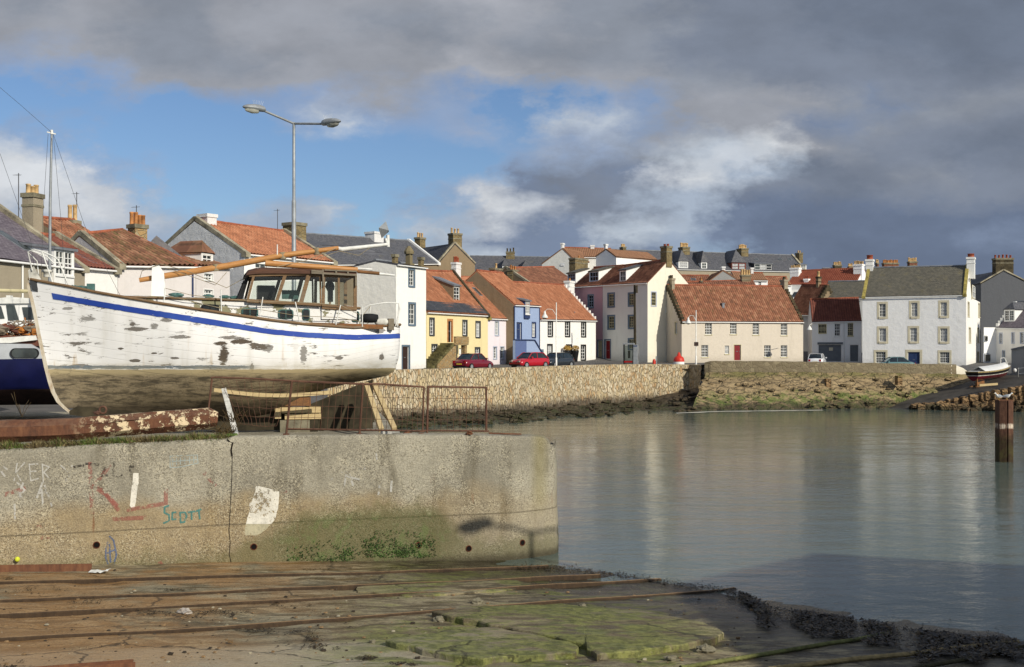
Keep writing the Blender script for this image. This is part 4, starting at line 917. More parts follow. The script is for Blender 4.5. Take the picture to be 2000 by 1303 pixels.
def rocks(name, fn, n, size, mat, label, seed, cat=None):
    rd = random.Random(seed); mb = MB()
    for i in range(n):
        p = fn(rd); s_ = size*rd.uniform(.4, 1.3); mb.rock(p, (s_*rd.uniform(.6, 1.2), s_*rd.uniform(.5, .8), s_*rd.uniform(.2, .45)), seed*100+i, .3)
    return tag(mb.build(name, mat, origin=False), kind='stuff', label=label)
def fr(rd):
    px = rd.uniform(700, 1380); a = Vector(ltop(px)); b = Vector(wpt(px, -.05)); t = rd.random(); q = a.lerp(b, t); q.z = max(.02, q.z+rd.uniform(-.1, .15)); return q
rocks('rubble', fr, 260, .34, 'shore_rock', 'dark broken rock along the foot of the quay wall', 5)
def fr2(rd):
    px = rd.uniform(1340, 1860); a = Vector(rtop(px)); b = Vector(wpt(px, -.05)); t = rd.uniform(.15, 1); q = a.lerp(b, t); q.z += rd.uniform(-.05, .12); return q
rocks('boulders', fr2, 110, .26, 'green_rock', 'mossy stones on the bank below the sea wall', 6)
fm = MB(); fp = []
for px in range(1320, 1610, 5):
    D = E*F/(wat(px)+1.5-HY); p = G(px, D); fp.append(p)
plain('foam', (214, 210, 196), .8, .15)
fm.grid([[Vector((p.x, p.y-w_*(.35+.25*mn.noise(Vector((p.x*.7, 0, 0)))), .012)) for p in fp] for w_ in (2, 0)]); tag(fm.build('foam', 'foam', origin=False), kind='stuff')
# ramp, jetty
rm = MB(); rr_ = []
def zpt(px, D, z): p = G(px, D); return Vector((p.x, p.y, z))
c = [zpt(1630, 108.5, -.25), zpt(1800, 105.2, -.1), zpt(2080, 101.5, 2.95), zpt(1885, 117, 3.05)]
N_ = 16
for j in range(N_+1):
    rr_.append([c[0].lerp(c[1], i/N_).lerp(c[3].lerp(c[2], i/N_), j/N_)+Vector((0, 0, .05*mn.noise(Vector((i*.8, j*.8, 3))))) for i in range(N_+1)])
rm.grid(rr_); tag(rm.build('ramp', 'ramp_concrete', origin=False), kind='structure')
rm = MB(); rm.face([zpt(1885, 117, 3.03), zpt(2080, 101.5, 2.93), zpt(2700, 101.5, 2.93), zpt(2700, 135, 3.1), zpt(1880, 125, 3.1)]); tag(rm.build('yard', 'ramp_concrete', origin=False), kind='structure')
def jetty():
    rd = random.Random(4); mb = MB(); a = zpt(1786, 106.2, .15); b = zpt(2080, 101.0, 3.05); L = (b-a).length; u = (b-a); u.z = 0; Lh = u.length; u.normalize(); n = Vector((u.y, -u.x, 0)); s_ = 0; 
    k = 0
    while s_ < Lh:
        w_ = rd.uniform(.5, .95); zt = a.z+(b.z-a.z)*(s_+w_/2)/Lh; z = zt; row = 0
        while z > -.2:
            hh = rd.uniform(.65, 1.0) if row == 0 else rd.uniform(.4, .7); p = a+u*(s_+w_/2+rd.uniform(-.08, .08)+(row % 2)*.2); lean = (zt-z)*.22
            cpt = Vector((p.x, p.y, z-hh/2+.05))+n*(lean+rd.uniform(-.06, .1)); mb.rock(cpt, (w_*.50, .42, hh*.50), k, .22); z -= hh*.92; row += 1; k += 1
        s_ += w_*.92
    for i in range(150):
        t = rd.random(); p = a.lerp(b, t)+n*rd.uniform(.6, 2.2); mb.rock((p.x, p.y, rd.uniform(-.1, .35)), (rd.uniform(.15, .5), .25, rd.uniform(.12, .3)), i+900, .35)
    mb.uv = [[(mb.v[k_][0], mb.v[k_][2]) for k_ in f] for f in mb.f]
    rock_mat('jetty_rock', (172, 140, 98), (112, 88, 64), (84, 84, 50), .5, .5)
    return tag(mb.build('stone_jetty', 'jetty_rock'), 'rough stone jetty of big ochre blocks climbing to the right behind the rusty pile', 'jetty')
jetty()
# ---------------------------------------------------------------- the white boat on the quay
wood('varnish', (160, 108, 58), (200, 150, 94), .35, (1.2, 10, 10)); wood('oldwood', (96, 74, 52), (140, 112, 80), .7, (1.2, 10, 10), (120, 108, 92)); wood('pale_timber', (168, 146, 104), (200, 180, 136), .8, (3, 12, 12)); wood('grey_timber', (96, 88, 76), (140, 130, 112), .9, (3, 12, 12)); wood('brown_timber', (92, 66, 44), (136, 98, 62), .85, (3, 12, 12), (150, 96, 56))
rust('rust'); rust('rust_thin', (96, 68, 54), (70, 50, 40), (122, 90, 68)); plain('rope', (150, 138, 112), .9, .3, 8); plain('rubber', (26, 27, 29), .8, .2); plain('galv', (150, 154, 156), .5, .15, 4, metal=.3); plain('white_metal', (222, 222, 216), .45, .12, 6); plain('teal_paint', (70, 104, 100), .5, .2, 6); plain('dirty_white', (206, 204, 194), .7, .3, 3, .01)
def tab(T, x):
    if x <= T[0][0]: return T[0][1]
    for (a, ya), (b, yb) in zip(T, T[1:]):
        if x <= b: return ya+(yb-ya)*(x-a)/(b-a)
    return T[-1][1]
BZ = 3.37; GZ = 2.975
BA = G(58, 33.0); BE = G(781, 36.0); BU = (BE-BA).normalized(); BN = Vector((BU.y, -BU.x, 0)); BL = (BE-BA).length
boat = thing('fishing_boat', 'large white wooden boat with blue stripe and flaking paint, propped ashore on the pier', 'boat', (BA.x, BA.y, BZ), math.atan2(BU.y, BU.x))
def bp(x, y, t=0.0, crop=None):
    if crop: CUR[0] = crop; x = cx(x); y = cy(y); CUR[0] = '0'
    s_, D = hit(BA+BN*t, BU, x); return Vector((s_, -t, zat(y, D)-BZ))
def pxof(s_, t, z):
    p = BA+BU*s_+BN*t; return 1000+F*p.x/p.y, HY-F*(z+BZ-E)/p.y
RAIL = [(57, 546), (80, 551), (135, 561), (184, 572), (239, 582), (295, 592), (369, 604), (429, 613), (525, 627), (594, 635), (690, 642), (781, 636)]
ST1 = [(100, 572), (114, 575), (248, 598), (420, 624.5), (525, 642.5), (594, 649), (690, 654), (781, 652)]
ST2 = [(100, 584), (114, 586), (248, 609), (420, 636), (525, 652.5), (594, 659), (690, 664), (781, 661)]
PLAN = [(0, .03), (.05, .33), (.1, .58), (.2, 1.0), (.35, 1.42), (.5, 1.62), (.65, 1.65), (.78, 1.55), (.87, 1.32), (.93, 1.05), (.97, .72), (.99, .42), (1.0, .03)]
def sheer(u):
    B = tab(PLAN, u); s_ = .02+u*(BL-.02); px, _ = pxof(s_, B, 3); D = (BA+BU*s_+BN*B).y; return zat(tab(RAIL, px), D)-BZ
def stem(z):   # forward profile in local s for height z
    return tab([(.25, 1.18), (.32, 1.08), (.55, .82), (.95, .62), (1.55, .47), (2.5, .28), (3.4, .12), (3.95, 0), (4.5, -.05)], z)
def sternp(z): return BL-tab([(.9, 1.3), (1.2, .55), (1.5, .16), (1.9, .04), (2.3, 0), (4, 0)], z)
def keelz(u): return tab([(0, .42), (.1, .38), (.3, .14), (.6, .04), (.72, .22), (.84, .75), (.93, 1.12), (1, 1.32)], u)
def hullp(u, w, off=0.0):
    zs = sheer(u); zk = keelz(u); z = zk+(zs-zk)*w; s0 = stem(z); s1 = sternp(z); B = tab(PLAN, u)
    k = min(1, max(0, (u-.05)/.35)); k2 = max(0, (u-.8)/.2)
    fm_ = (1-(1-w)**2.7)**.85; fb = w**(.95)*.55+.45*w; fa = (1-(1-w)**2.2)**.8
    f = fb*(1-k)+fm_*k; f = f*(1-k2)+fa*k2
    return Vector((s0+(s1-s0)*u, -(B*f+off+.045*(1-w)), z))
def hull_mat():
    m, t = new_mat('hull_paint'); x, y, z = t.sep(t.obj); u, v, _ = t.sep(t.uv)
    n1 = t.noise(t.comb(t.mul(x, .9), 0, t.mul(z, 4.5)), 1.2, 8, .74, .5); n2 = t.noise(t.comb(t.mul(x, 2.2), 0, t.mul(z, 11)), 1.0, 6, .75)
    big = t.noise(t.obj, .55, 3, .5); f = t.noise(t.obj, 14, 5, .7)
    white = t.mix(t.rg(t.noise(t.comb(t.mul(x, 3), 0, t.mul(z, .4)), 1.0, 5, .6), .45, .8), (.90, .89, .87), (.76, .74, .69))
    # plank seams
    sm_ = t.rg(t.m('ABSOLUTE', t.m('SUBTRACT', t.m('FRACT', v), .5)), .455, .5)
    white = t.mix(t.mul(sm_, t.rg(big, .3, .7, .08, .5)), white, (.40, .39, .36))
    # bare patches where the paint has flaked off, at their places on the planking
    PT_ = [(437, 692, 9, 24, 1), (432, 671, 14, 4, 1), (455, 660, 26, 4, .6), (470, 667, 20, 5, 1), (505, 676, 20, 7, .9), (520, 679, 12, 8, .4), (592, 690, 7, 21, .35), (265, 643, 22, 4, .7), (300, 637, 8, 6, .35), (258, 632, 7, 6, .8), (168, 622, 18, 5, .2), (128, 602, 10, 3, .2),
           (350, 658, 20, 4, .5), (492, 718, 5, 9, .8), (662, 698, 8, 4, .6), (752, 697, 6, 7, .7), (118, 722, 14, 10, .5), (150, 716, 26, 4, .5), (325, 625, 10, 4, .5), (235, 681, 6, 2.5, .9), (300, 690, 7, 2.5, .9), (262, 705, 9, 3, .8), (340, 700, 8, 2.5, .7), (225, 575, 10, 5, .3), (310, 588, 14, 6, .3), (745, 645, 14, 5, .4), (380, 625, 12, 4, .4)]
    mask = None; dark = None
    nz = t.m('MULTIPLY_ADD', n1, 6.0, t.m('MULTIPLY_ADD', n2, 7.5, -6.85))
    for (px, py, rx, ry, dk) in PT_:
        c = bp(px, py, 1.45 if px > 250 else .9); k = 33/F
        dx = t.m('MULTIPLY', t.m('SUBTRACT', x, c.x), 1/(rx*k*.86)); dz = t.m('MULTIPLY', t.m('SUBTRACT', z, c.z), 1/(ry*k*.85))
        d = t.m('MULTIPLY_ADD', dx, dx, t.m('MULTIPLY', dz, dz)); g = t.rg(t.m('ADD', d, nz), .9, 1.15, 1, 0)
        mask = g if mask is None else t.m('MAXIMUM', mask, g)
        dd = t.mul(g, dk); dark = dd if dark is None else t.m('MAXIMUM', dark, dd)
    chips = t.rg(t.m('MULTIPLY_ADD', n1, .55, t.mul(n2, .45)), .558, .566); chips = t.mul(chips, t.m('MAXIMUM', t.rg(big, .36, .52), t.rg(z, 2.6, 3.0)))
    bare = t.mix(t.m('MAXIMUM', dark, t.mul(chips, .7)), (.40, .39, .37), t.mix(f, (.05, .045, .04), (.16, .12, .08)))
    top = t.mix(t.m('MAXIMUM', mask, chips), white, bare)
    # rust weeps
    rs = t.mul(t.rg(t.noise(t.comb(t.mul(x, 2.6), 0, t.mul(z, .35)), 1.0, 4, .6), .60, .72), t.rg(z, 1.4, 3.2, .7, .1)); top = t.mix(rs, top, (.52, .36, .17))
    zj = t.m('MULTIPLY_ADD', n2, .14, t.m('SUBTRACT', z, .07))
    wl = 1.56
    teal = t.mul(t.mul(t.rg(zj, wl+.015, wl+.03), t.rg(zj, wl+.11, wl+.125, 1, 0)), t.mul(t.rg(x, 6.0, 6.6, 1, 0), t.rg(n1, .38, .44)))
    top = t.mix(teal, top, lin((48, 88, 118)))
    scum = t.mul(t.rg(z, wl-.02, wl+.35, .6, 0), t.rg(n1, .3, .6)); top = t.mix(scum, top, (.50, .44, .30))
    bot = t.mix(t.rg(t.m('MULTIPLY_ADD', n2, .45, t.mul(n1, .55)), .42, .56), lin((80, 72, 58)), lin((142, 128, 102)))
    bot = t.mix(t.rg(f, .5, .8), bot, lin((66, 56, 44))); bot = t.mix(t.rg(zj, wl-.26, wl-.06), bot, lin((176, 160, 124)))
    bot = t.mix(t.mul(sm_, .5), bot, (.04, .035, .03)); bot = t.mix(t.mul(t.rg(z, .75, .35), .7), bot, lin((52, 44, 36)))  # plank seams, then darker towards the keel: underside shade put into the colour
    cc = t.mix(t.rg(zj, wl-.01, wl+.01), bot, top)
    h_ = t.m('ADD', t.mul(t.m('MAXIMUM', mask, chips), -.5), t.m('ADD', t.mul(sm_, -.35), t.mul(n2, .25)))
    fin(t, cc, t.mix(t.m('MAXIMUM', mask, chips), (.42,)*3, (.85,)*3), t.bump(h_, .012)); M['hull_paint'] = m
hull_mat()
NU, NW = 90, 30; hm = MB()
us = [((i/NU)**1.0) for i in range(NU+1)]; us = sorted(set(us+[.003, .006, .985, .993, .997]))
ws = [(j/NW) for j in range(NW+1)]
for side in (1, -1):
    rws = [[Vector((p.x, p.y*side, p.z)) for p in (hullp(u, w_) for u in us)] for w_ in ws]
    uw = [[(u*BL, w_*13) for u in us] for w_ in ws]
    if side < 0: rws.reverse(); uw.reverse()
    hm.grid(rws, uw)
hm.build('hull', 'hull_paint', boat)
# stem timber, keel, skeg
sk = MB(); zz = [.22, .3, .42, .6, .9, 1.2, 1.6, 2.0, 2.5, 3.0, 3.5, 3.95, 4.1]
rf_ = [Vector((stem(z)-.06, -.05, z)) for z in zz]; rb_ = [Vector((stem(z)+.06, -.05, z)) for z in zz]; sk.grid([rf_, rb_]); sk.grid([[Vector((p.x, -p.y, p.z)) for p in rb_], [Vector((p.x, -p.y, p.z)) for p in rf_]]); sk.grid([[Vector((p.x, -p.y, p.z)) for p in rf_], rf_])
rust('stem_rust', (186, 176, 156), (140, 104, 62), (206, 202, 192)); plain('stem_paint', (206, 200, 184), .7, .3, 3)
sk.build('stem', 'stem_rust', boat)
sk = MB(); pts = [(1.1, .22)]+[(u*BL, keelz(u)) for u in (.12, .3, .5, .6, .72, .84, .92)]; ks = [Vector((x, -.09, z+.12)) for x, z in pts]; kb = [Vector((x, -.08, tab([(1, .24), (2.5, 0), (4.5, -.34), (12, -.36)], x))) for x, z in pts]
sk.grid([kb, ks]); sk.grid([[Vector((p.x, -p.y, p.z)) for p in ks], [Vector((p.x, -p.y, p.z)) for p in kb]]); sk.grid([[Vector((p.x, -p.y, p.z)) for p in kb], kb]); sk.face([kb[-1], ks[-1], Vector((ks[-1].x, .09, ks[-1].z)), Vector((kb[-1].x, .08, kb[-1].z))])
sk.build('keel', 'stair_dark', boat)
rd = MB(); a = .88*BL; rd.prism([(a, -.05, -.25), (a+.5, -.05, -.15), (a+.45, -.05, .95), (a+.05, -.05, 1.0)], (0, .1, 0)); rd.build('rudder', 'stair_dark', boat)
# stripe
def stripe(T1, T2, off=.014, u0=.055, n=90):
    mb = MB(); r1 = []; r2 = []
    for i in range(n+1):
        u = u0+(1-u0)*i/n
        for T, rr in ((T1, r1), (T2, r2)):
            lo, hi = .2, 1.0
            for _ in range(22):
                w_ = (lo+hi)/2; p = hullp(u, w_); px, py = pxof(p.x, -p.y, p.z)
                if py > tab(T, px): lo = w_
                else: hi = w_
            p = hullp(u, w_, off+.004*mn.noise(Vector((i*.4, 0, 0)))); rr.append(p+Vector((0, 0, .012*mn.noise(Vector((i*.9, 5, T1[0][1]))))))
    mb.grid([r2, r1]); return mb
def stripe_mat():
    m, t = new_mat('blue_stripe'); n = t.noise(t.scale(t.obj, (1, 1, 4)), 3, 7, .75); cc = t.mix(t.rg(t.noise(t.obj, .8, 3), .4, .7), lin((44, 72, 158)), lin((62, 92, 170)))
    fin(t, t.mix(t.rg(n, .64, .66), cc, (.55, .54, .5)), .5); M['blue_stripe'] = m
stripe_mat(); stripe(ST1, ST2).build('stripe', 'blue_stripe', boat)
for side in (1, -1):
    r = MB(); pts = [hullp(u, 1, .01) for u in us]; r.tube([Vector((p.x, p.y*side, p.z+.03)) for p in pts], .045, 6); r.build('rail', 'oldwood', boat)
r = MB(); pts = [hullp(u, .93) for u in us[2:-2]]; r.grid([[Vector((p.x, p.y, p.z)) for p in pts], [Vector((p.x, 0, p.z+.03)) for p in pts], [Vector((p.x, -p.y, p.z)) for p in pts]]); r.build('deck', 'grey_timber', boat)
# coach roof / trunk cabin
def peel_mat():
    m, t = new_mat('peeling_white'); x, y, z = t.sep(t.obj); n1 = t.noise(t.comb(t.mul(x, 1.0), t.mul(y, 1.0), t.mul(z, 1.6)), 1.6, 6, .65, .4); f = t.noise(t.obj, 16, 5, .7)
    cc = t.mix(t.rg(f, .4, .8), (.78, .77, .74), (.66, .65, .6)); grn = t.mix(t.noise(t.obj, 2, 4), lin((150, 146, 120)), lin((120, 118, 84)))
    cc = t.mix(t.rg(n1, .545, .555), cc, grn); fin(t, cc, .75, t.bump(t.rg(n1, .545, .555, 1, 0), .01)); M['peeling_white'] = m
peel_mat()
TT = [(190, 578), (250, 580), (484, 587), (600, 594), (704, 602)]
def tk(px): return tab([(190, .55), (300, .85), (420, 1.0), (704, 1.08)], px)
tm = MB(); tops = []; bots = []
for px in range(192, 706, 16): a = bp(px, tab(TT, px), tk(px)); tops.append(a); bots.append(Vector((a.x, a.y-.03, sheer(min(.97, a.x/BL))-.35)))
tm.grid([bots, tops, [Vector((p.x, p.y*.5, p.z+.07)) for p in tops], [Vector((p.x, -p.y*.5, p.z+.07)) for p in tops], [Vector((p.x, -p.y, p.z)) for p in tops], [Vector((p.x, -p.y, p.z)) for p in bots]], sm=False)
tm.face([bots[0], tops[0], Vector((tops[0].x, -tops[0].y, tops[0].z)), Vector((bots[0].x, -bots[0].y, bots[0].z))][::-1]); tm.face([bots[-1], tops[-1], Vector((tops[-1].x, -tops[-1].y, tops[-1].z)), Vector((bots[-1].x, -bots[-1].y, bots[-1].z))])
cab = tm.build('cabin', 'peeling_white', boat)
r = MB(); r.tube([p+Vector((0, -.03, .0)) for p in tops], .035, 5); r.build('edge_moulding', 'oldwood', cab)
def rrect(x0, y0, x1, y1, t, crop, r_=.3, dp=.05, n=5):
    a = bp(x0, y1, t, crop); b = bp(x1, y0, t, crop); w_, h_ = b.x-a.x, b.z-a.z; q = min(w_, h_)*r_; pts = []
    for (cx_, cz_, a0) in ((b.x-q, b.z-q, 0), (a.x+q, b.z-q, 90), (a.x+q, a.z+q, 180), (b.x-q, a.z+q, 270)):
        for i in range(n+1): th = R(a0+90*i/n); pts.append(Vector((cx_+q*math.cos(th), -t, cz_+q*math.sin(th))))
    return pts
for (x0, y0, x1, y1, fm_) in ((520, 710, 648, 764, 'rubber'), (806, 733, 926, 797, 'teal_paint'), (1066, 744, 1176, 810, 'teal_paint'), (1238, 738, 1292, 820, 'teal_paint'), (1590, 756, 1644, 834, 'teal_paint')):
    pxm = 250+(x0+x1)/2/3.636; t_ = tk(pxm)+.035
    pts = rrect(x0, y0, x1, y1, t_, '3'); c = sum(pts, Vector())/len(pts); inn_ = [c+(p-c)*.80+Vector((0, -.02, 0)) for p in pts]
    fr_ = MB(); n = len(pts); out = [p+Vector((0, .09, 0)) for p in pts]
    for i in range(n): j = (i+1) % n; fr_.face([pts[i], pts[j], inn_[j], inn_[i]]); fr_.face([pts[j], pts[i], out[i], out[j]])
    if x1-x0 > 100: fr_.box(c.x-.012, c.x+.012, c.y-.03, c.y, min(p.z for p in inn_), max(p.z for p in inn_))
    o = fr_.build('porthole', fm_, boat); pn = MB(); pn.face([p+Vector((0, .015, 0)) for p in inn_]); pn.build('pane', 'pane_dark', o)
# wheelhouse
WT = 1.13
def wpt2(x, y, t=WT): return bp(x, y, t, 'b')
wh = MB(); frames = []
def pillar(mb, p, q, w_, d=.07):
    for s_ in (1, -1):
        a, b = Vector(p), Vector(q); a.y *= s_; b.y *= s_; mb.beam(a, b, d, w_, up=(1, 0, 0))
fw = MB()
for (x0, y0, x1, y1, w_) in ((310, 622, 395, 285, .07), (715, 640, 840, 250, .10), (1052, 672, 1170, 240, .12), (1330, 690, 1325, 262, .05), (1366, 712, 1372, 262, .09), (1582, 715, 1582, 275, .06), (1812, 730, 1812, 280, .10)): pillar(fw, wpt2(x0, y0), wpt2(x1, y1), w_)
for (x0, y0, x1, y1, w_) in ((300, 622, 1330, 682, .10), (1350, 712, 1835, 735, .12), (330, 268, 1180, 245, .09), (1180, 262, 1335, 280, .06), (1365, 275, 1835, 292, .08)):
    for s_ in (1, -1):
        a, b = wpt2(x0, y0), wpt2(x1, y1); a.y *= s_; b.y *= s_; fw.beam(a, b, .08, w_)
wheel = fw.build('wheelhouse_frame', 'oldwood', boat)
bk = MB()
for (x0, y0, x1, y1, w_) in ((172, 612, 300, 300, .06), (230, 600, 320, 300, .05), (260, 350, 330, 300, .03)): pillar(bk, wpt2(x0, y0, .8), wpt2(x1, y1, .8), w_, .05)
for yy in (-.8, -.27, .27, .8):
    a = wpt2(185, 612, 0); b = wpt2(318, 290, 0); a.y = b.y = yy; bk.beam(a, b, .05, .05)
a = wpt2(185, 612, 0); b = wpt2(318, 290, 0)
bk.beam((a.x, -.8, a.z), (a.x, .8, a.z), .06, .06); bk.beam((b.x, -.8, b.z), (b.x, .8, b.z), .06, .06); bk.build('windscreen_frame', 'black_paint', wheel)
gl = MB()
q = [wpt2(345, 610), wpt2(1810, 700), wpt2(1810, 300), wpt2(420, 290)]
for s_ in (1, -1): gl.face([Vector((p.x, p.y*s_, p.z)) for p in q])
gl.face([(a.x+.02, -.78, a.z), (a.x+.02, .78, a.z), (b.x+.02, .78, b.z), (b.x+.02, -.78, b.z)]); gl.build('pane', 'clear_glass', wheel)
rf = MB(); top_ = [(295, 255), (330, 215), (420, 190), (540, 175), (800, 185), (1190, 200), (1835, 225)]; lo = [(295, 268), (330, 262), (420, 250), (540, 246), (800, 245), (1190, 248), (1835, 285)]
T_ = [wpt2(x, y, WT+.1) for x, y in top_]; Lw = [wpt2(x, y, WT+.1) for x, y in lo]
rf.grid([Lw, T_, [Vector((p.x, p.y*.5, p.z+.08)) for p in T_], [Vector((p.x, -p.y*.5, p.z+.08)) for p in T_], [Vector((p.x, -p.y, p.z)) for p in T_], [Vector((p.x, -p.y, p.z)) for p in Lw], Lw], sm=False)
rf.face([Lw[0], T_[0], Vector((T_[0].x, -T_[0].y, T_[0].z)), Vector((Lw[0].x, -Lw[0].y, Lw[0].z))]); rf.face([Lw[-1], T_[-1], Vector((T_[-1].x, -T_[-1].y, T_[-1].z)), Vector((Lw[-1].x, -Lw[-1].y, Lw[-1].z))][::-1])
wood('dark_wood', (60, 38, 28), (96, 62, 42), .6, (1.2, 8, 8)); roof_ = rf.build('wheelhouse_roof', 'dark_wood', boat)
rr = MB()
for (x0, y0, x1, y1, w_) in ((1200, 205, 1360, 215, .05), (1200, 232, 1835, 268, .06), (1385, 195, 1835, 215, .04), (1360, 190, 1372, 420, .06), (1545, 205, 1548, 240, .05), (1710, 212, 1712, 250, .05), (1822, 285, 1822, 420, .06)): rr.beam(wpt2(x0, y0, WT+.13), wpt2(x1, y1, WT+.13), .05, w_, up=(0, 0, 1))
rr.build('roof_rail', 'grey_timber', roof_)
it = MB(); a = wpt2(450, 620, .3); b = wpt2(690, 415, .3); it.box(a.x, b.x, -.4, .3, a.z-.1, b.z); a = wpt2(1410, 640, 0); b = wpt2(1520, 385, 0); it.box(a.x+.05, b.x-.05, -.12, .12, a.z, b.z); it.blob(((a.x+b.x)/2, 0, b.z-.1), (.14, .14, .2), 3, 8, 6, .2)
it.build('console', 'black_paint', boat)
it = MB(); a = wpt2(790, 600, .2); b = wpt2(1020, 480, .2); it.box(a.x, b.x, -.25, -.15, a.z, b.z); it.build('seat', 'teal_paint', boat)
lo_ = MB(); a = wpt2(1345, 720); b = wpt2(1835, 740); lo_.box(a.x, b.x, -WT-.0, WT, a.z-.35, a.z-.03); lo_.build('wheelhouse_base', 'peeling_white', boat)
# spars
def spar(name, pts, r_, mat, crop='3', t=0.0, par=boat):
    mb = MB(); mb.tube([bp(x, y, t, crop) for x, y in pts], r_, 12); return mb.build(name, mat, par)
mast = spar('lowered_mast', [(80, 536), (300, 500), (700, 435), (1100, 360), (1495, 308)], [.07, .095, .10, .095, .07], 'varnish'); spar('mast_tip', [(1490, 310), (1520, 318), (1855, 280)], [.06, .075, .05], 'white_metal', par=mast)
mb = MB(); [mb.tube([bp(x, y-24, .0, '3'), bp(x+6, y+24, .0, '3')], .10, 8) for x, y in ((1095, 362), (1335, 330), (620, 447))]; mb.build('lashing', 'rope', mast)
for (p, q) in (((1500, 306), (1620, 260)), ): pass
boom = spar('boom', [(975, 415), (1100, 425), (1630, 462)], [.10, .095, .08], 'varnish', t=.35); spar('boom_end', [(1630, 474), (1785, 488)], .055, 'brown_timber', t=.35, par=boom); spar('boom_fitting', [(1785, 490), (1895, 502)], [.045, .03], 'white_metal', t=.35, par=boom); spar('boom_track', [(1270, 425), (1735, 460)], .03, 'white_metal', t=.2, par=boom)
tb = MB(); a = bp(165, 655, .28, '3'); b = bp(238, 432, .28, '3')
for t_ in (-.2, .2): tb.prism([(a.x, t_-.05, a.z), (a.x+.42, t_-.05, a.z), (a.x+.36, t_-.05, a.z+.75), (b.x, t_-.05, b.z-.1), (b.x-.06, t_-.05, b.z), (a.x+.02, t_-.05, b.z)], (0, .1, 0))
tb.build('mast_step', 'white_paint', boat)
# radar reflector
rr = MB(); c = bp(1817, 178, .0, '3'); rx = .23; vs_ = [Vector((0, 0, rx*1.25)), Vector((0, 0, -rx*1.25)), Vector((rx, 0, 0)), Vector((-rx, 0, 0)), Vector((0, rx, 0)), Vector((0, -rx, 0))]
ro = Matrix.Rotation(R(14), 4, 'Y') @ Matrix.Rotation(R(35), 4, 'Z')
vs_ = [c+ro @ v_ for v_ in vs_]
for f in ((0, 2, 1, 3), (0, 4, 1, 5), (2, 4, 3, 5)): rr.face([vs_[i] for i in f])
for f in ((0, 2, 4), (1, 3, 5), (0, 3, 5)): rr.face([vs_[i] for i in f])
rr.build('radar_reflector', 'galv', boat); mb = MB(); mb.tube([bp(1830, 240, 0, '3'), bp(1850, 290, 0, '3')], .05, 8); mb.tube([bp(1845, 215, 0, '3'), bp(1848, 300, 0, '3')], .055, 8); mb.build('mast_head', 'white_metal', mast)
# pulpits, stanchions, wires
def tubes(name, lines, r_, mat, crop, t, par=boat):
    mb = MB()
    for l in lines: mb.tube([bp(x, y, (l_t if (l_t := (v[2] if len(v) > 2 else None)) is not None else t), crop) for v in l for x, y in (v[:2],)], r_, 6)
    return mb.build(name, mat, par)
tubes('bow_pulpit', [[(205, 1005, .15), (178, 885, .2), (215, 870, .3), (270, 885, .4), (330, 910, .45), (370, 935, .5), (440, 1112, .45)], [(178, 888, .2), (235, 945, -.2), (248, 1050, -.2)], [(268, 886, .4), (340, 1098, .4)], [(200, 880, -.2), (300, 915, -.5), (345, 960, -.5)]], .02, 'white_metal', '1', .4)
tubes('stern_pulpit', [[(1668, 870), (1675, 730), (1722, 712), (1830, 695), (1925, 700), (1932, 742), (1900, 862)], [(1722, 712), (1716, 772)], [(1925, 702), (1915, 865)]], .02, 'white_metal', '3', .9)
for l in ([(660, 602), (664, 766)], [(958, 655), (935, 800)], [(1188, 690), (1222, 842)], [(1510, 712), (1476, 852)], [(1664, 720), (1664, 872)], [(262, 590), (255, 705)], [(1060, 282), (1060, 355)]):
    tubes('stanchion', [l], .018, 'white_metal', '3', 1.35)
tubes('guard_wire', [[(262, 592), (440, 640), (660, 668), (955, 690), (1190, 690), (1505, 712), (1664, 790), (1725, 715)], [(255, 640), (660, 735), (940, 745), (1210, 790), (1490, 800), (1664, 832)], [(80, 536, 0), (100, 470, .2), (230, 420, .3), (420, 470, .2), (560, 530, .4), (700, 590, .6), (830, 520, .6), (1000, 448, .5)], [(280, 450, .1), (480, 520, .3), (620, 570, .4), (700, 480, .2)], [(1350, 380, .2), (1500, 330, .2), (1640, 360, .1), (1740, 290, 0)], [(1030, 500, .9), (1060, 440, .6), (1250, 400, .3), (1480, 310, .1)], [(1670, 870, 1.2), (1740, 810, .9), (1800, 870, 1.0)]], .010, 'rope', '3', 1.3)
sh = MB(); a = bp(150, 990, .0, '1')
sh.prism([bp(58, 548, .12), bp(62, 566, .12), bp(76, 572, .14), bp(92, 562, .2), bp(97, 552, .24)], (0, .3, 0)); sh.build('stemhead_fitting', 'darkgrey_paint', boat)
sh = MB(); sh.prism([bp(57, 547, .1), bp(55, 528, .1), bp(66, 520, .1), bp(80, 546, .1)], (0, .06, 0)); sh.prism([bp(57, 547, -.1), bp(55, 530, -.1), bp(66, 522, -.1), bp(80, 546, -.1)], (0, .06, 0)); sh.lathe(bp(92, 541, .0), [(.1, 0), (.1, .12), (.16, .14), (.16, .2), (.05, .22)], 10); sh.build('anchor_roller', 'dirty_white', boat)
sh = MB(); a = bp(1260, 852, 1.3, '3'); b = bp(1812, 868, 1.3, '3'); sh.beam(a, b, .08, .14); sh.build('rail_board', 'brown_timber', boat)
ft = MB(); c = bp(1712, 806, .9, '3'); ft.lathe(c-Vector((0, 0, .14)), [(.12, 0), (.28, .03), (.30, .14), (.28, .25), (.12, .28)], 16); tag(ft.build('fender_tyre', 'rubber', boat))
ft = MB(); c = bp(1805, 832, .95, '3'); ft.tube([c-Vector((.22, 0, -.02)), c-Vector((.16, 0, 0)), c+Vector((.12, 0, 0)), c+Vector((.18, 0, 0))], [.06, .12, .12, .05], 12); ft.build('fender', 'dirty_white', boat)
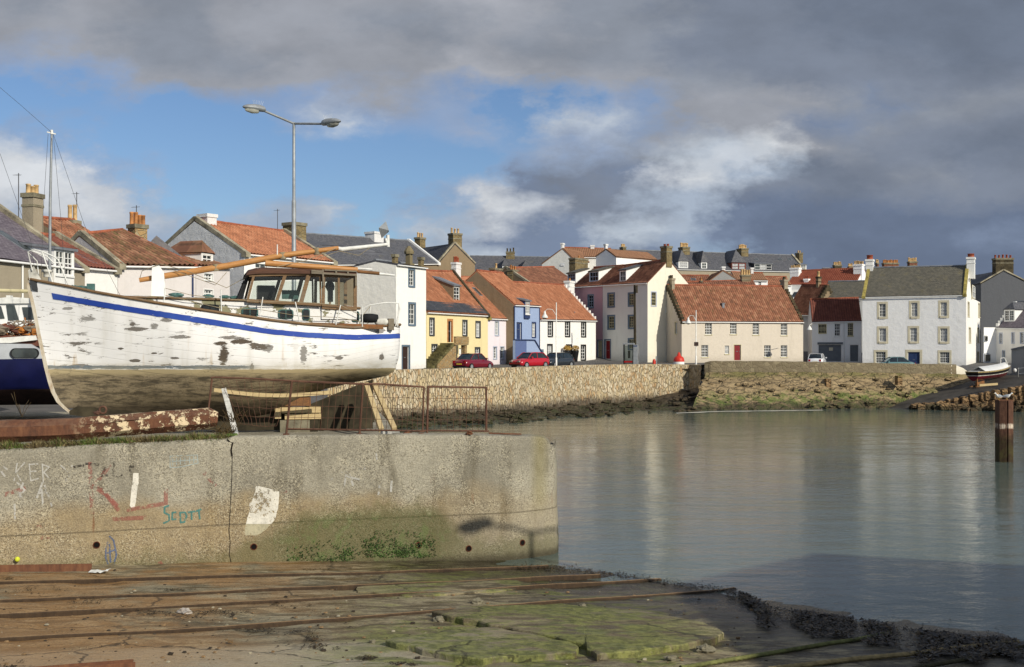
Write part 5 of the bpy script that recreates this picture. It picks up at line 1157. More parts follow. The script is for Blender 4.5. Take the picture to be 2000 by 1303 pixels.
ft = MB(); a = bp(1850, 866, 1.0, '3'); b = bp(1890, 808, 1.0, '3'); ft.box(a.x, b.x, a.y, a.y+.2, a.z-.1, b.z); ft.build('samson_post', 'grey_timber', boat)
ft = MB()
for i, (x, y) in enumerate(((330, 638), (360, 640), (575, 650), (690, 655), (760, 660))): c = bp(x, y, .6, '3'); ft.blob(c, (.16, .1, .06), i, 8, 5, .2)
c = bp(575, 1110, .35, '1'); ft.box(c.x-.1, c.x+.12, -.4, -.2, c.z-.1, c.z+.1)
for i in range(6): c = bp(460+i*16, 1112, .35, '1'); ft.blob(c, (.1, .08, .05), i+7, 7, 4, .4)
ft.build('deck_gear', 'teal_paint', boat)
# ---------------------------------------------------------------- blocks and shores
def onb(x, y, t, crop='u'):
    p = bp(x, y, t, crop); return boat.matrix_world @ p if False else (Matrix.Translation(boat.location) @ boat.rotation_euler.to_matrix().to_4x4()) @ p
def block(name, label, x0, y0, x1, y1, t, dp, mat, cat='timber block', group='timber blocks under the white boat', zmin=None):
    a = onb(x0, y1, t); b = onb(x1, y0, t); v = Vector((-BN.x, -BN.y, 0)); mb = MB(); zl_ = max(a.z, GZ) if zmin is None else zmin; b2 = Vector((b.x, b.y, 0)); a2 = Vector((a.x, a.y, 0))
    d = (b2-a2); L_ = d.length; d.normalize(); mt = Matrix(((d.x, v.x, 0, a.x), (d.y, v.y, 0, a.y), (0, 0, 1, 0), (0, 0, 0, 1)))
    mb.box(0, L_, 0, dp, zl_, b.z, mat=mt); o = mb.build(name, mat, origin=(a.x, a.y, zl_)); tag(o, label, cat, group); return o
block('timber_block', 'scorched brown timber block, topmost under the keel of the white boat', 725, 232, 1035, 320, .35, .7, 'brown_timber')
block('timber_block', 'pale timber, second from the top of the stack under the boat', 750, 324, 1132, 386, .38, .35, 'pale_timber')
block('timber_block', 'pale timber just above the concrete block in the stack under the boat', 782, 390, 1135, 448, .40, .35, 'pale_timber')
block('timber_block', 'short sawn timber end at the left of the stack under the boat', 685, 322, 745, 440, .36, .9, 'pale_timber')
block('concrete_block', 'grey concrete block at the bottom of the stack under the boat', 735, 452, 1025, 585, .42, .8, 'cope_stone', 'block', None, GZ)
block('timber_block', 'dark short timber standing at the right foot of the block stack', 1027, 452, 1105, 585, .40, .5, 'stair_dark', zmin=GZ)
block('rear_block', 'pale concrete blocks with flaking paint, under the stern of the white boat', 1130, 300, 1560, 560, -1.2, .6, 'tan_wall', 'block', None, GZ)
pl = MB(); pts = [onb(90+1150*i/20, 158+22*i/20+42*math.sin(math.pi*i/20), 1.45) for i in range(21)]
for i in range(20): pl.beam(pts[i], pts[i+1], .10, .11+.0*i, up=(0, 0, 1))
tag(pl.build('bilge_plank', 'pale_timber'), 'long bowed grey plank wedged along the bilge of the white boat', 'plank')
def prop(name, label, x0, y0, t0, x1, y1, t1, w_, h_, mat):
    a = onb(x0, y0, t0); b = onb(x1, y1, t1); b.z = 3.22; mb = MB(); mb.beam(a, b, w_, h_, up=(-BN.x, -BN.y, 0)); return tag(mb.build(name, mat), label, 'prop', 'timber props against the white boat')
prop('timber_prop', 'left one of two pale timber props leaning under the stern', 1575, 105, 1.3, 1725, 580, 3.7, .14, .14, 'pale_timber')
prop('timber_prop', 'right one of two pale timber props leaning under the stern', 1655, 105, 1.25, 1855, 565, 3.6, .14, .14, 'pale_timber')
prop('white_prop', 'white painted board leaning on the hull near the rusty beam', 185, 148, 1.75, 305, 585, 4.2, .14, .05, 'dirty_white')
for x0, x1, lb in ((1730, 1828, 'white painted footing board under the left stern prop'), (1832, 1905, 'white painted footing board under the right stern prop')):
    block('footing_board', lb, x0, 562, x1, 592, 4.9, .25, 'dirty_white', 'board', 'footing boards under the props', 3.2)
# cradle posts seen under the stern
for x0, x1, lb in ((1140, 1192, 'dark curved steel leg under the stern, nearer the block stack'), (1418, 1450, 'dark upright steel leg under the stern, beside the props')):
    a = onb(x0+30, 330, .1); b = onb(x0+8, 560, .1); b.z = GZ; mb = MB(); mb.beam(b, a, .12, .1); tag(mb.build('cradle_leg', 'stair_dark'), lb, 'support leg', 'cradle legs under the stern')
# ---------------------------------------------------------------- blue boat behind on the left
B2 = thing('blue_boat', 'dark blue hulled boat with white topsides, half hidden behind the white bow', 'boat', (*G(-160, 39).xy, BZ), R(12))
def hull2(par, L, B, H, zw, dirx, mats):
    def hp(u, w_):
        b = B*min(1, (math.sin(math.pi*min(1, u*.62+.0)) if u < .8 else math.sin(math.pi*.496))**.7) if u < .99 else B*.93
        b *= (1-(1-w_)**2.4)**.7; return Vector((L*u+(.5*(1-w_) if u < .2 else 0), -b, .25+(H+.25*(1-u)**2-.0)*w_))
    for (w0, w1, nm, mt) in mats:
        mb = MB(); rw = [[hp(i/30, w0+(w1-w0)*j/8) for i in range(31)] for j in range(9)]
        mb.grid(rw); mb.grid([[Vector((p.x, -p.y, p.z)) for p in r_] for r_ in rw[::-1]])
        if True: e = [r_[-1] for r_ in rw]; mb.grid([[p, Vector((p.x, -p.y, p.z))] for p in e])
        mb.build(nm, mt, par)
    mb = MB(); rw = [hp(i/30, .97) for i in range(31)]; mb.grid([rw, [Vector((p.x, -p.y, p.z)) for p in rw]]); mb.build('deck', 'dirty_white', par)
plain('deep_blue', (20, 24, 66), .35, .15); plain('anti_foul', (58, 40, 36), .8, .3)
def l2(x, y, t=0.0):
    u = Vector((math.cos(R(12)), math.sin(R(12)), 0)); n = Vector((u.y, -u.x, 0)); A = Vector((B2.location.x, B2.location.y, 0))+n*t; s_, D = hit(A, u, x); return Vector((s_, -t, zat(y, D)-BZ))
# bow points right: build reversed
b2 = MB()
def hp2(u, w_):   # u 0 stern .. 1 bow
    b = 1.6*(min(1, (1-u)*2.6+.001)**.55)*(1-(1-w_)**2.4)**.65; return Vector((-1+u*(7.6+.7*w_), -b, .2+1.6*w_+.1*u*u*w_))
for (w0, w1, nm, mt) in ((0, .36, 'bottom', 'anti_foul'), (.36, 1.0, 'hull', 'deep_blue')):
    mb = MB(); rw = [[hp2(i/30, w0+(w1-w0)*j/6) for i in range(31)] for j in range(7)]; mb.grid(rw); mb.grid([[Vector((p.x, -p.y, p.z)) for p in r_] for r_ in rw[::-1]]); mb.build(nm, mt, B2)
plain('topside_grey', (176, 180, 184), .5, .1)
mb = MB(); q = [Vector((l2(x, y, 1.5))) for x, y in ((-80, 672), (0, 671), (60, 672), (84, 688), (96, 704), (-80, 702))]; mb.prism(q, (0, 3.0, 0)); mb.build('coaming', 'topside_grey', B2)
mb = MB(); q = [l2(x, y, 1.45) for x, y in ((-80, 660), (0, 660), (70, 655), (72, 664), (20, 670), (-80, 670))]; mb.prism(q, (0, 2.9, 0)); mb.build('canopy_rail', 'white_metal', B2)
c0 = l2(48, 690, 1.56); pts = []
for (x, z, a0) in ((.3, .0, -90), (.3, .0, 0), (-.3, .0, 90), (-.3, .0, 180)):
    for i in range(6): th = R(a0+90*i/5); pts.append(Vector((c0.x+x+.17*math.cos(th), c0.y, c0.z+.17*math.sin(th))))
mb = MB(); n = len(pts); ii = [c0+(p-c0)*.88+Vector((0, .01, 0)) for p in pts]
for i in range(n): j = (i+1) % n; mb.face([pts[i], pts[j], ii[j], ii[i]])
o = mb.build('porthole', 'rubber', B2); mb = MB(); mb.face([p+Vector((0, .01, 0)) for p in ii]); mb.build('pane', 'pane_mid', o)
mb = MB(); a = l2(-60, 665, .3); 
mb.tube([l2(97, 566, 0), l2(98, 400, 0), l2(101, 262, 0)], [.055, .048, .036], 10)
ms = mb.build('mast', 'galv', B2); mb = MB(); mb.beam(l2(92, 258, 0), l2(109, 262, 0), .04, .04); mb.tube([l2(101, 262, 0), l2(101, 254, 0)], .05, 8); mb.build('mast_cap', 'white_metal', ms)
mb = MB()
for l in (((104, 262), (165, 440), (236, 580)), ((94, 262), (84, 420), (80, 560)), ((100, 258), (40, 205), (-60, 120)), ((0, 300), (60, 470), (72, 560)), ((104, 262), (120, 440), (128, 560))): mb.tube([l2(x, y, .2) for x, y in l], .006, 4, sm=False)
mb.build('stay', 'aerial_metal', ms)
B3 = thing('cabin_boat', 'small white cabin cruiser behind the heap of nets at the left edge', 'boat', (*G(-120, 42).xy, BZ), R(6))
def l3(x, y, t=0.0):
    u = Vector((math.cos(R(6)), math.sin(R(6)), 0)); n = Vector((u.y, -u.x, 0)); A = Vector((B3.location.x, B3.location.y, 0))+n*t; s_, D = hit(A, u, x); return Vector((s_, -t, zat(y, D)-BZ))
mb = MB(); q = [l3(x, y, .9) for x, y in ((-80, 592), (-80, 650), (90, 650), (90, 590), (34, 590))]; mb.prism(q, (0, 1.8, 0)); mb.build('cabin', 'white_paint', B3)
mb = MB(); q = [l3(x, y, 1.0) for x, y in ((-80, 586), (-80, 594), (95, 592), (95, 585), (20, 580), (-10, 583))]; mb.prism(q, (0, 2, 0)); mb.prism([l3(x, y, .2) for x, y in ((12, 582), (12, 577), (20, 577), (20, 582))], (0, .3, 0)); mb.build('cabin_roof', 'white_metal', B3)
for q in (((-60, 598), (-60, 628), (9, 622), (2, 598)), ((12, 596), (16, 626), (37, 625), (28, 596)), ((43, 600), (48, 625), (68, 624), (66, 600))):
    mb = MB(); mb.prism([l3(x, y, .93) for x, y in q], (0, .02, 0)); mb.build('window', 'pane_mid', B3)
mb = MB(); mb.box(-3, 4.6, -1.2, 1.2, .3, 1.45); mb.build('hull', 'dirty_white', B3)
mb = MB(); mb.tube([l3(-60, 566, .9), l3(55, 569, .9)], .07, 8); mb.build('spar', 'oldcream_paint', B3)
# heap of nets and ropes on the blue boat
nm_ = MB(); rdn = random.Random(12)
for i in range(260):
    x = rdn.uniform(-60, 92); y = 656-rdn.random()*max(2, 34-abs(x-45)*.35); p = l2(x, y, rdn.uniform(.2, 1.3)); d = Vector((rdn.uniform(-1, 1), rdn.uniform(-.6, .6), rdn.uniform(-.35, .35)))*.3; m2 = p+d*.5+Vector((0, 0, rdn.uniform(0, .1)))
    nm_.tube([p-d*.5, m2, p+d], rdn.uniform(.012, .028), 5, mi=rdn.choice([0, 0, 0, 1, 2]))
q = [l2(-60, 662, .2), l2(95, 662, .2)]; nm_.box(q[0].x, q[1].x, -1.3, .4, q[0].z-.25, q[0].z+.1, mi=1)
for i in range(14): p = l2(rdn.uniform(-60, 92), rdn.uniform(640, 656), rdn.uniform(.9, 1.4)); nm_.blob(p, (.3, .2, .12), i, 8, 5, .3, mi=rdn.choice([1, 2, 0]))
nm_.v = [tuple(Matrix.Translation(B2.location) @ B2.rotation_euler.to_matrix().to_4x4() @ Vector(p)) for p in nm_.v]
plain('rope_grey', (132, 120, 104), .95, .3, 6); plain('net_brown', (104, 66, 54), .95, .4, 5); plain('net_orange', (176, 112, 52), .9, .3, 5)
tag(nm_.build('net_heap', ['rope_grey', 'net_brown', 'net_orange']), 'tangled heap of old ropes and nets lying on the blue boat', 'net heap')
# ---------------------------------------------------------------- the concrete pier
def slz(X, Y): return 1.226-.054*(.64*X+.77*Y)
def slp(px, py, dz=0.0):
    k = (px-1000)/F; D = (5.5-1.226-dz)/((py-HY)/F-.054*(.64*k+.77)); return Vector((D*k, D, slz(D*k, D)+dz))
def pier_mat():
    m, t = new_mat('pier_concrete'); x, y, z = t.sep(t.pos)
    big = t.noise(t.pos, .55, 5, .62); st = t.noise(t.comb(x, y, t.mul(z, .22)), 1.4, 5, .65); f = t.noise(t.pos, 22, 4, .75); ag = t.vor(t.pos, 48, out='Color'); ax, _, _ = t.sep(ag); mid = t.noise(t.pos, 3.0, 5, .65)
    grey = t.mix(t.rg(big, .35, .65), lin((142, 137, 122)), lin((172, 166, 148)))
    grey = t.mix(t.rg(st, .48, .7), grey, lin((120, 114, 98)))
    ochre = t.mix(t.rg(mid, .35, .65), lin((172, 150, 110)), lin((150, 130, 96)))
    zn = t.m('MULTIPLY_ADD', big, 1.4, t.m('SUBTRACT', z, .7))
    lowm = t.m('MULTIPLY', t.rg(zn, 1.55, 2.1, 1, 0), t.rg(x, -4.5, 1.0, 1, .45)); cc = t.mix(t.mul(lowm, .7), grey, ochre)
    # exposed aggregate
    agm = t.rg(t.noise(t.pos, 1.1, 4, .65), .38, .62, .25, 1.0); bl = t.rg(t.m('ABSOLUTE', t.m('SUBTRACT', t.m('FRACT', t.m('MULTIPLY_ADD', mid, .12, t.m('MULTIPLY', z, 3.2))), .5)), .47, .5); cc = t.mix(t.mul(bl, .16), cc, lin((80, 72, 56)))
    cc = t.mix(t.m('MULTIPLY', t.mul(t.rg(ax, .75, .95), agm), .6), cc, lin((206, 196, 168))); cc = t.mix(t.m('MULTIPLY', t.mul(t.rg(ax, .34, .16), agm), .6), cc, lin((74, 66, 52)))
    cc = t.mix(t.mul(t.rg(f, .52, .72), .45), cc, lin((70, 62, 48)))
    # greyer band just above the formwork line, thin joint
    jn = t.m('ABSOLUTE', t.m('SUBTRACT', z, t.m('MULTIPLY_ADD', big, .03, 1.22))); cc = t.mix(t.mul(t.rg(jn, .008, .03, 1, 0), .55), cc, lin((84, 76, 60)))
    # green slime at the foot, thick between the second hole and the third
    gx = t.m('MULTIPLY', t.rg(x, -7.4, -4.6), t.rg(x, -2.2, -.9, 1, 0)); hz = t.m('MULTIPLY_ADD', gx, .95, .52); gz = t.m('SUBTRACT', t.m('MULTIPLY_ADD', mid, 1.1, t.m('SUBTRACT', z, .55)), hz)
    gm = t.rg(gz, -.22, .30, 1, 0); grn = t.mix(t.rg(f, .4, .62), lin((66, 76, 38)), lin((92, 90, 56))); grn = t.mix(t.m('MULTIPLY', t.rg(mid, .5, .62), gx), grn, lin((80, 100, 48)))
    cc = t.mix(t.mul(gm, t.m('MULTIPLY_ADD', gx, .2, .5)), cc, grn)
    # dark wet foot
    cc = t.mix(t.mul(t.rg(t.m('ADD', z, t.mul(mid, .25)), .15, .42, 1, 0), .75), cc, lin((52, 46, 34)))
    # rust weeps
    rs = t.m('MULTIPLY', t.rg(t.noise(t.comb(t.mul(x, 3.4), t.mul(y, 3.4), t.mul(z, .5)), 1.0, 3, .5), .67, .74), t.m('MULTIPLY', t.rg(z, .7, 1.2), t.rg(z, 1.9, 2.4, 1, 0))); cc = t.mix(t.mul(rs, .7), cc, lin((120, 74, 44)))
    yl = t.mul(t.rg(t.m('ABSOLUTE', t.m('SUBTRACT', x, .75)), .0, .35, 1, 0), t.rg(z, .9, 1.8)); cc = t.mix(t.mul(yl, .35), cc, lin((140, 128, 60)))
    h_ = t.m('ADD', t.mul(f, .7), t.m('ADD', t.mul(ax, .3), t.mul(mid, .8))); fin(t, cc, .93, t.bump(h_, .035)); M['pier_concrete'] = m
pier_mat()
PF = [(-420, 24.2), (-200, 25.1), (0, 25.8), (450, 27.6), (900, 29.2), (1000, 29.6), (1040, 29.95), (1070, 30.3), (1081, 30.5), (1085, 30.8), (1086, 31.3), (1084, 32.4)]
def pzt(px, i=0): return tab([(-420, 3.2), (0, 3.23), (449, 3.34), (452, 3.40), (700, 3.37), (900, 3.31), (1040, 3.22), (1058, 3.2), (1070, 3.13), (1079, 2.98), (1086, 2.8)], px)
fp_ = []
for (a, da), (b, db) in zip(PF, PF[1:]):
    n = max(2, int(abs(G(b, db).x-G(a, da).x+abs(db-da)*.3)/.12)); A_, B_ = G(a, da), G(b, db)
    for i in range(n): fp_.append(A_.lerp(B_, i/n))
fp_.append(G(*PF[-1]))
def pyat(x): # front face depth at world X
    for a, b in zip(fp_, fp_[1:]):
        if a.x <= x <= b.x: return a.y+(b.y-a.y)*(x-a.x)/(b.x-a.x+1e-9)
    return 30
pr = MB(); rws = []
nr_ = []
for i, p in enumerate(fp_):
    d = (fp_[min(i+1, len(fp_)-1)]-fp_[max(i-1, 0)]).normalized(); nr_.append(Vector((d.y, -d.x, 0)))
prof = [(-1.2, None), (0, None), (.3, None), (.6, None), (.9, None), (1.2, None), (1.5, None), (1.8, None), (2.1, None), (2.4, None), (2.7, None), (2.95, None)]
def frontp(i, z): p = fp_[i]; zt = pzt(1000+F*p.x/p.y); return p+nr_[i]*(.045*(zt-z)*.55+.02*mn.noise(Vector((p.x*.9, z*1.1, 2)))+.008*mn.noise(Vector((p.x*4, z*4, 7))))
for z, _ in prof: rws.append([Vector((*frontp(i, z).xy, z)) for i in range(len(fp_))])
for (dz, inn_) in ((-.12, .0), (-.05, .02), (-.012, .06), (0.0, .14)):
    rw = []
    for i, p in enumerate(fp_):
        zt = pzt(1000+F*p.x/p.y); q = frontp(i, zt)-nr_[i]*inn_; ch = .03*mn.noise(Vector((p.x*2.2, 1, 1)))+.02*mn.noise(Vector((p.x*7, 5, 1))); rw.append(Vector((q.x, q.y, zt+dz*1.0+min(0, ch)*.9)))
    rws.append(rw)
pr.grid(rws, sm=True)
# deck
def back(px):
    return tab([(-420, 46), (740, 46), (770, 36), (790, 32.2), (960, 31.3), (1050, 31.7), (1086, 32.5)], px)
dk = []; NB = 10; last = rws[-1]
for j in range(NB+1):
    rw = []
    for i, p in enumerate(last):
        px = 1000+F*p.x/p.y
        if False: q = None
        else:
            bq = G(px, max(p.y+.2, back(px))); q = p.lerp(Vector((bq.x, bq.y, 3.37 if px < 900 else p.z)), j/NB)
            q.z = p.z+(2.975-p.z)*min(1, max(0, ((q-p).length-.6)/2.2)); 
            if 0 < j: q.z += .015*mn.noise(Vector((q.x*.8, q.y*.8, 3)))
        rw.append(q)
    dk.append(rw)
pr.grid(dk, sm=True)
pr.grid([dk[-1], [Vector((p.x, p.y+.05, -1.2)) for p in dk[-1]]], sm=False)
pier = pr.build('concrete_pier', 'pier_concrete', origin=False); tag(pier, 'weathered speckled concrete pier wall covered in faded graffiti, under the white boat', 'pier')
pier.location = (0, 0, 0)
def onwall(px, py, off=.006):
    lo = None
    for i in range(len(fp_)-1):
        a = frontp(i, 1.7); b = frontp(i+1, 1.7)
        xa, xb = 1000+F*a.x/a.y, 1000+F*b.x/b.y
        if xa <= px <= xb:
            t = (px-xa)/(xb-xa+1e-9); z = 1.7
            for _ in range(3):
                q = frontp(i, z).lerp(frontp(i+1, z), t); z = zat(py, q.y)
            q.z = z; return q+nr_[i]*off
    return P(px, py, 29)
def faded(name, c, thr=.5, dens=.9):
    m, t = new_mat(name); n = t.noise(t.pos, 11, 5, .75); b = t.noise(t.pos, 1.6, 3, .6); fac = t.m('MULTIPLY', t.rg(t.m('MULTIPLY_ADD', b, .5, t.mul(n, .6)), thr, thr+.05), dens)
    tr = t.add('ShaderNodeBsdfTransparent'); mx = t.add('ShaderNodeMixShader'); t.put(mx.inputs[0], fac); t.l.new(tr.outputs[0], mx.inputs[1]); t.l.new(t.b.outputs[0], mx.inputs[2]); t.l.new(mx.outputs[0], t.o.inputs[0])
    fin(t, t.mix(t.rg(n, .4, .7), lin(c), tuple(v*.7 for v in lin(c))), .9); M[name] = m
faded('g_white', (206, 204, 196), .52, .7); faded('g_red', (170, 104, 92), .52, .5); faded('g_black', (56, 52, 48), .52, .6); faded('g_teal', (84, 136, 130), .49, .75); faded('g_blue', (92, 112, 150), .50, .6); faded('g_patch', (226, 222, 208), .45, .92); faded('g_pale', (176, 190, 188), .5, .7)
def gp(x, y): return x/3.3333, 780+y/3.3333
def stroke(mb, pts, w_):
    w_ /= 3.3333
    for (a, b) in zip(pts, pts[1:]):
        a, b = Vector(gp(*a)), Vector(gp(*b)); n = max(1, int((b-a).length/4)); d = (b-a).normalized(); nn = Vector((-d.y, d.x))*w_/2
        for i in range(n):
            p, q = a.lerp(b, i/n)-d*(w_*.25 if i == 0 else 0), a.lerp(b, (i+1)/n)+d*(w_*.25 if i == n-1 else 0)
            k = .006+.0006*len(mb.f) % .004
            mb.face([onwall(*(p-nn), k), onwall(*(p+nn), k), onwall(*(q+nn), k), onwall(*(q-nn), k)])
def graf(name, mat, lines, w_):
    mb = MB()
    for l in lines: stroke(mb, l, w_)
    o = mb.build(name, mat); o.parent = pier; return o
graf('graffiti_lettering', 'g_white', [[(112, 415), (92, 530)], [(160, 412), (104, 475), (135, 530)], [(190, 420), (200, 530)], [(188, 425), (245, 420)], [(193, 470), (235, 468)], [(200, 530), (250, 515)], [(275, 420), (282, 540)], [(275, 425), (320, 440), (285, 475), (325, 520)], [(395, 430), (440, 470), (430, 530)], [(470, 430), (440, 520)]], 9)
graf('graffiti_lettering', 'g_white', [[(20, 440), (45, 455)], [(8, 470), (30, 500)], [(150, 545), (95, 690), (98, 780)], [(275, 545), (240, 640)], [(268, 560), (280, 690)], [(290, 560), (340, 700)], [(250, 610), (320, 605)], [(110, 540), (160, 590), (100, 660)], [(100, 600), (140, 640)]], 13)
graf('graffiti_lettering', 'g_red', [[(585, 415), (600, 740)], [(715, 430), (610, 570), (690, 620), (770, 720)], [(640, 560), (760, 690)], [(30, 620), (160, 580)], [(740, 780), (950, 770)], [(1080, 590), (1080, 680)], [(830, 720), (1060, 680)]], 26)
graf('graffiti_lettering', 'g_black', [[(738, 385), (742, 515)], [(742, 510), (800, 490)], [(845, 380), (850, 500)], [(845, 385), (880, 378)], [(850, 440), (880, 438)], [(850, 500), (890, 490)], [(480, 440), (545, 430)], [(560, 420), (640, 425)], [(690, 440), (660, 500), (700, 495)]], 15)
graf('graffiti_lettering', 'g_pale', [[(1108, 368), (1108, 445)], [(1108, 370), (1285, 362)], [(1108, 445), (1180, 440), (1290, 415)], [(1285, 362), (1290, 415)], [(1125, 385), (1125, 430)], [(1150, 385), (1150, 425)], [(1175, 382), (1175, 425)], [(1205, 380), (1205, 420)], [(1235, 375), (1235, 415)], [(1262, 372), (1262, 412)], [(1110, 405), (1285, 392)]], 5)
graf('graffiti_lettering', 'g_teal', [[(1098, 692), (1072, 702), (1070, 738), (1100, 752), (1103, 790), (1065, 806)], [(1145, 735), (1122, 738), (1120, 783), (1145, 780)], [(1172, 738), (1176, 802), (1200, 798), (1215, 760), (1205, 735), (1172, 738)], [(1225, 735), (1268, 730)], [(1246, 733), (1248, 782)], [(1278, 728), (1308, 716)], [(1294, 722), (1300, 778)]], 12)
graf('graffiti_lettering', 'g_blue', [[(715, 890), (690, 960), (688, 1030), (705, 1080)], [(715, 890), (740, 920), (758, 1010), (740, 1075)], [(700, 1000), (745, 980)], [(712, 940), (720, 1060)]], 11)
def patch(mat, rows):
    mb = MB(); g_ = []
    for k in range(len(rows)-1):
        (y0, a0, b0), (y1, a1, b1) = rows[k], rows[k+1]
        for i in range(4):
            f_ = i/4; y = y0+(y1-y0)*f_; a = a0+(a1-a0)*f_+5*mn.noise(Vector((y*.05, 1, 0))); b = b0+(b1-b0)*f_+5*mn.noise(Vector((y*.05, 9, 0)))
            g_.append([onwall(*gp(a+(b-a)*j/8, y), .007) for j in range(9)])
    mb.grid(g_, sm=False); o = mb.build('paint_patch', mat); o.parent = pier
patch('g_patch', [(566, 1668, 1690), (575, 1664, 1730), (600, 1662, 1818), (640, 1648, 1816), (665, 1640, 1814), (668, 1626, 1814), (700, 1622, 1812), (735, 1622, 1802), (770, 1612, 1795), (800, 1604, 1775), (815, 1600, 1765)])
faded('g_fade', (214, 208, 176), .50, .6); patch('g_fade', [(812, 1600, 1765), (840, 1594, 1740), (870, 1592, 1700), (890, 1600, 1660)])
patch('g_patch', [(480, 868, 902), (540, 862, 903), (560, 858, 897), (640, 850, 888), (690, 846, 880), (715, 856, 872)])
if False: graf('paint_patch', 'g_patch', [[(1665, 590), (1820, 620)], [(1660, 625), (1812, 640)], [(1640, 655), (1815, 665)], [(1625, 690), (1808, 695)], [(1628, 725), (1800, 728)], [(1610, 757), (1795, 760)], [(1605, 788), (1780, 792)]], 40)
graf('graffiti_lettering', 'g_white', [[(2260, 470), (2240, 560)], [(2275, 490), (2300, 560)], [(2262, 505), (2340, 520)], [(2150, 520), (2230, 480)], [(2470, 560), (2465, 620)], [(2550, 530), (2545, 600)]], 14)
graf('graffiti_lettering', 'g_white', [[(2290, 440), (2310, 460), (2380, 450)], [(2450, 350), (2455, 390)], [(2582, 460), (2578, 500)]], 11)
graf('graffiti_lettering', 'g_red', [[(1820, 610), (1860, 595)], [(270, 900), (320, 895)], [(245, 820), (275, 825)], [(1330, 480), (1400, 560)], [(1040, 1060), (1060, 1090)]], 24)
# crack
ck = MB(); pts = [(1478, 255), (1492, 275), (1515, 282), (1505, 330), (1512, 380), (1510, 500), (1503, 640), (1496, 760), (1490, 850), (1498, 930), (1492, 1010), (1508, 1080)]
pts = [Vector(gp(*p)) for p in pts]
for a, b in zip(pts, pts[1:]):
    for i in range(5):
        p, q = a.lerp(b, i/5), a.lerp(b, (i+1)/5); w1 = .9+1.1*abs(mn.noise(Vector((p.y*.3, 1, 0)))); w2 = .9+1.1*abs(mn.noise(Vector((q.y*.3, 1, 0))))
        if p.y > 858 and p.y < 890: w1 += 1.6; w2 += 1.6
        ck.face([onwall(p.x-w1*.6, p.y, .009), onwall(p.x+w1*.6, p.y, .009), onwall(q.x+w2*.6, q.y, .009), onwall(q.x-w2*.6, q.y, .009)])
plain('crack_dark', (30, 24, 18), 1, .2); o = ck.build('crack', 'crack_dark'); o.parent = pier
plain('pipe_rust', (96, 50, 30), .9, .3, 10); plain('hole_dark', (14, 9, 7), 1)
for px, py in ((188.5, 1064.5), (495.5, 1068), (817.5, 1065), (915, 1071.5), (1019.5, 1060)):
    c = onwall(px, py, .0); n = None
    i = min(range(len(fp_)), key=lambda k: abs(fp_[k].x-c.x)); n = nr_[i]; u = Vector((-n.y, n.x, 0)); r_ = .068; pm = MB(); hm_ = MB()
    ring = [(u*math.cos(2*math.pi*k/16)+Vector((0, 0, 1))*math.sin(2*math.pi*k/16)) for k in range(16)]
    rows_ = [[c+d*(r_+.018)+n*-.02 for d in ring+ring[:1]], [c+d*(r_+.014)+n*.018 for d in ring+ring[:1]], [c+d*r_+n*.018 for d in ring+ring[:1]], [c+d*r_*.96+n*-.0+n*.008 for d in ring+ring[:1]]]
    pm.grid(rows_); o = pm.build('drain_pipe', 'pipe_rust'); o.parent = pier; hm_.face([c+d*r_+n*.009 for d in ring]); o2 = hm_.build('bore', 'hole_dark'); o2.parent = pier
# creeping green weed on the wall
lv = MB(); rl = random.Random(9)
for i in range(5200):
    px = rl.gauss(765, 60) if i % 3 else rl.uniform(560, 850); py = 1096-abs(rl.gauss(0, 26))-(8 if px > 700 else 0)
    if px > 850 or px < 520 or py < 1030+abs(px-760)*.18: continue
    p = onwall(px, py, rl.uniform(.012, .05)); s_ = rl.uniform(.008, .026)
    if mn.noise(Vector((px*.035, py*.06, 3)))*.7+rl.uniform(-.45, .45) < .12+max(0, (1065-py)*.008): continue
    a = rl.uniform(0, 6.28); u = Vector((math.cos(a), rl.uniform(-.5, .2), math.sin(a)))*s_; v = Vector((-math.sin(a), rl.uniform(-.9, -.1), math.cos(a)))*s_
    lv.face([p-u, p-v*.7, p+u, p+v*.7], mi=rl.choice([0, 0, 1]))
plain('weed_green', (72, 96, 44), .7, .4, 3); plain('weed_dark', (50, 68, 32), .8, .4, 3); tag(lv.build('wall_weed', ['weed_green', 'weed_dark'], origin=False), label='green weed creeping over the foot of the pier wall', kind='stuff')
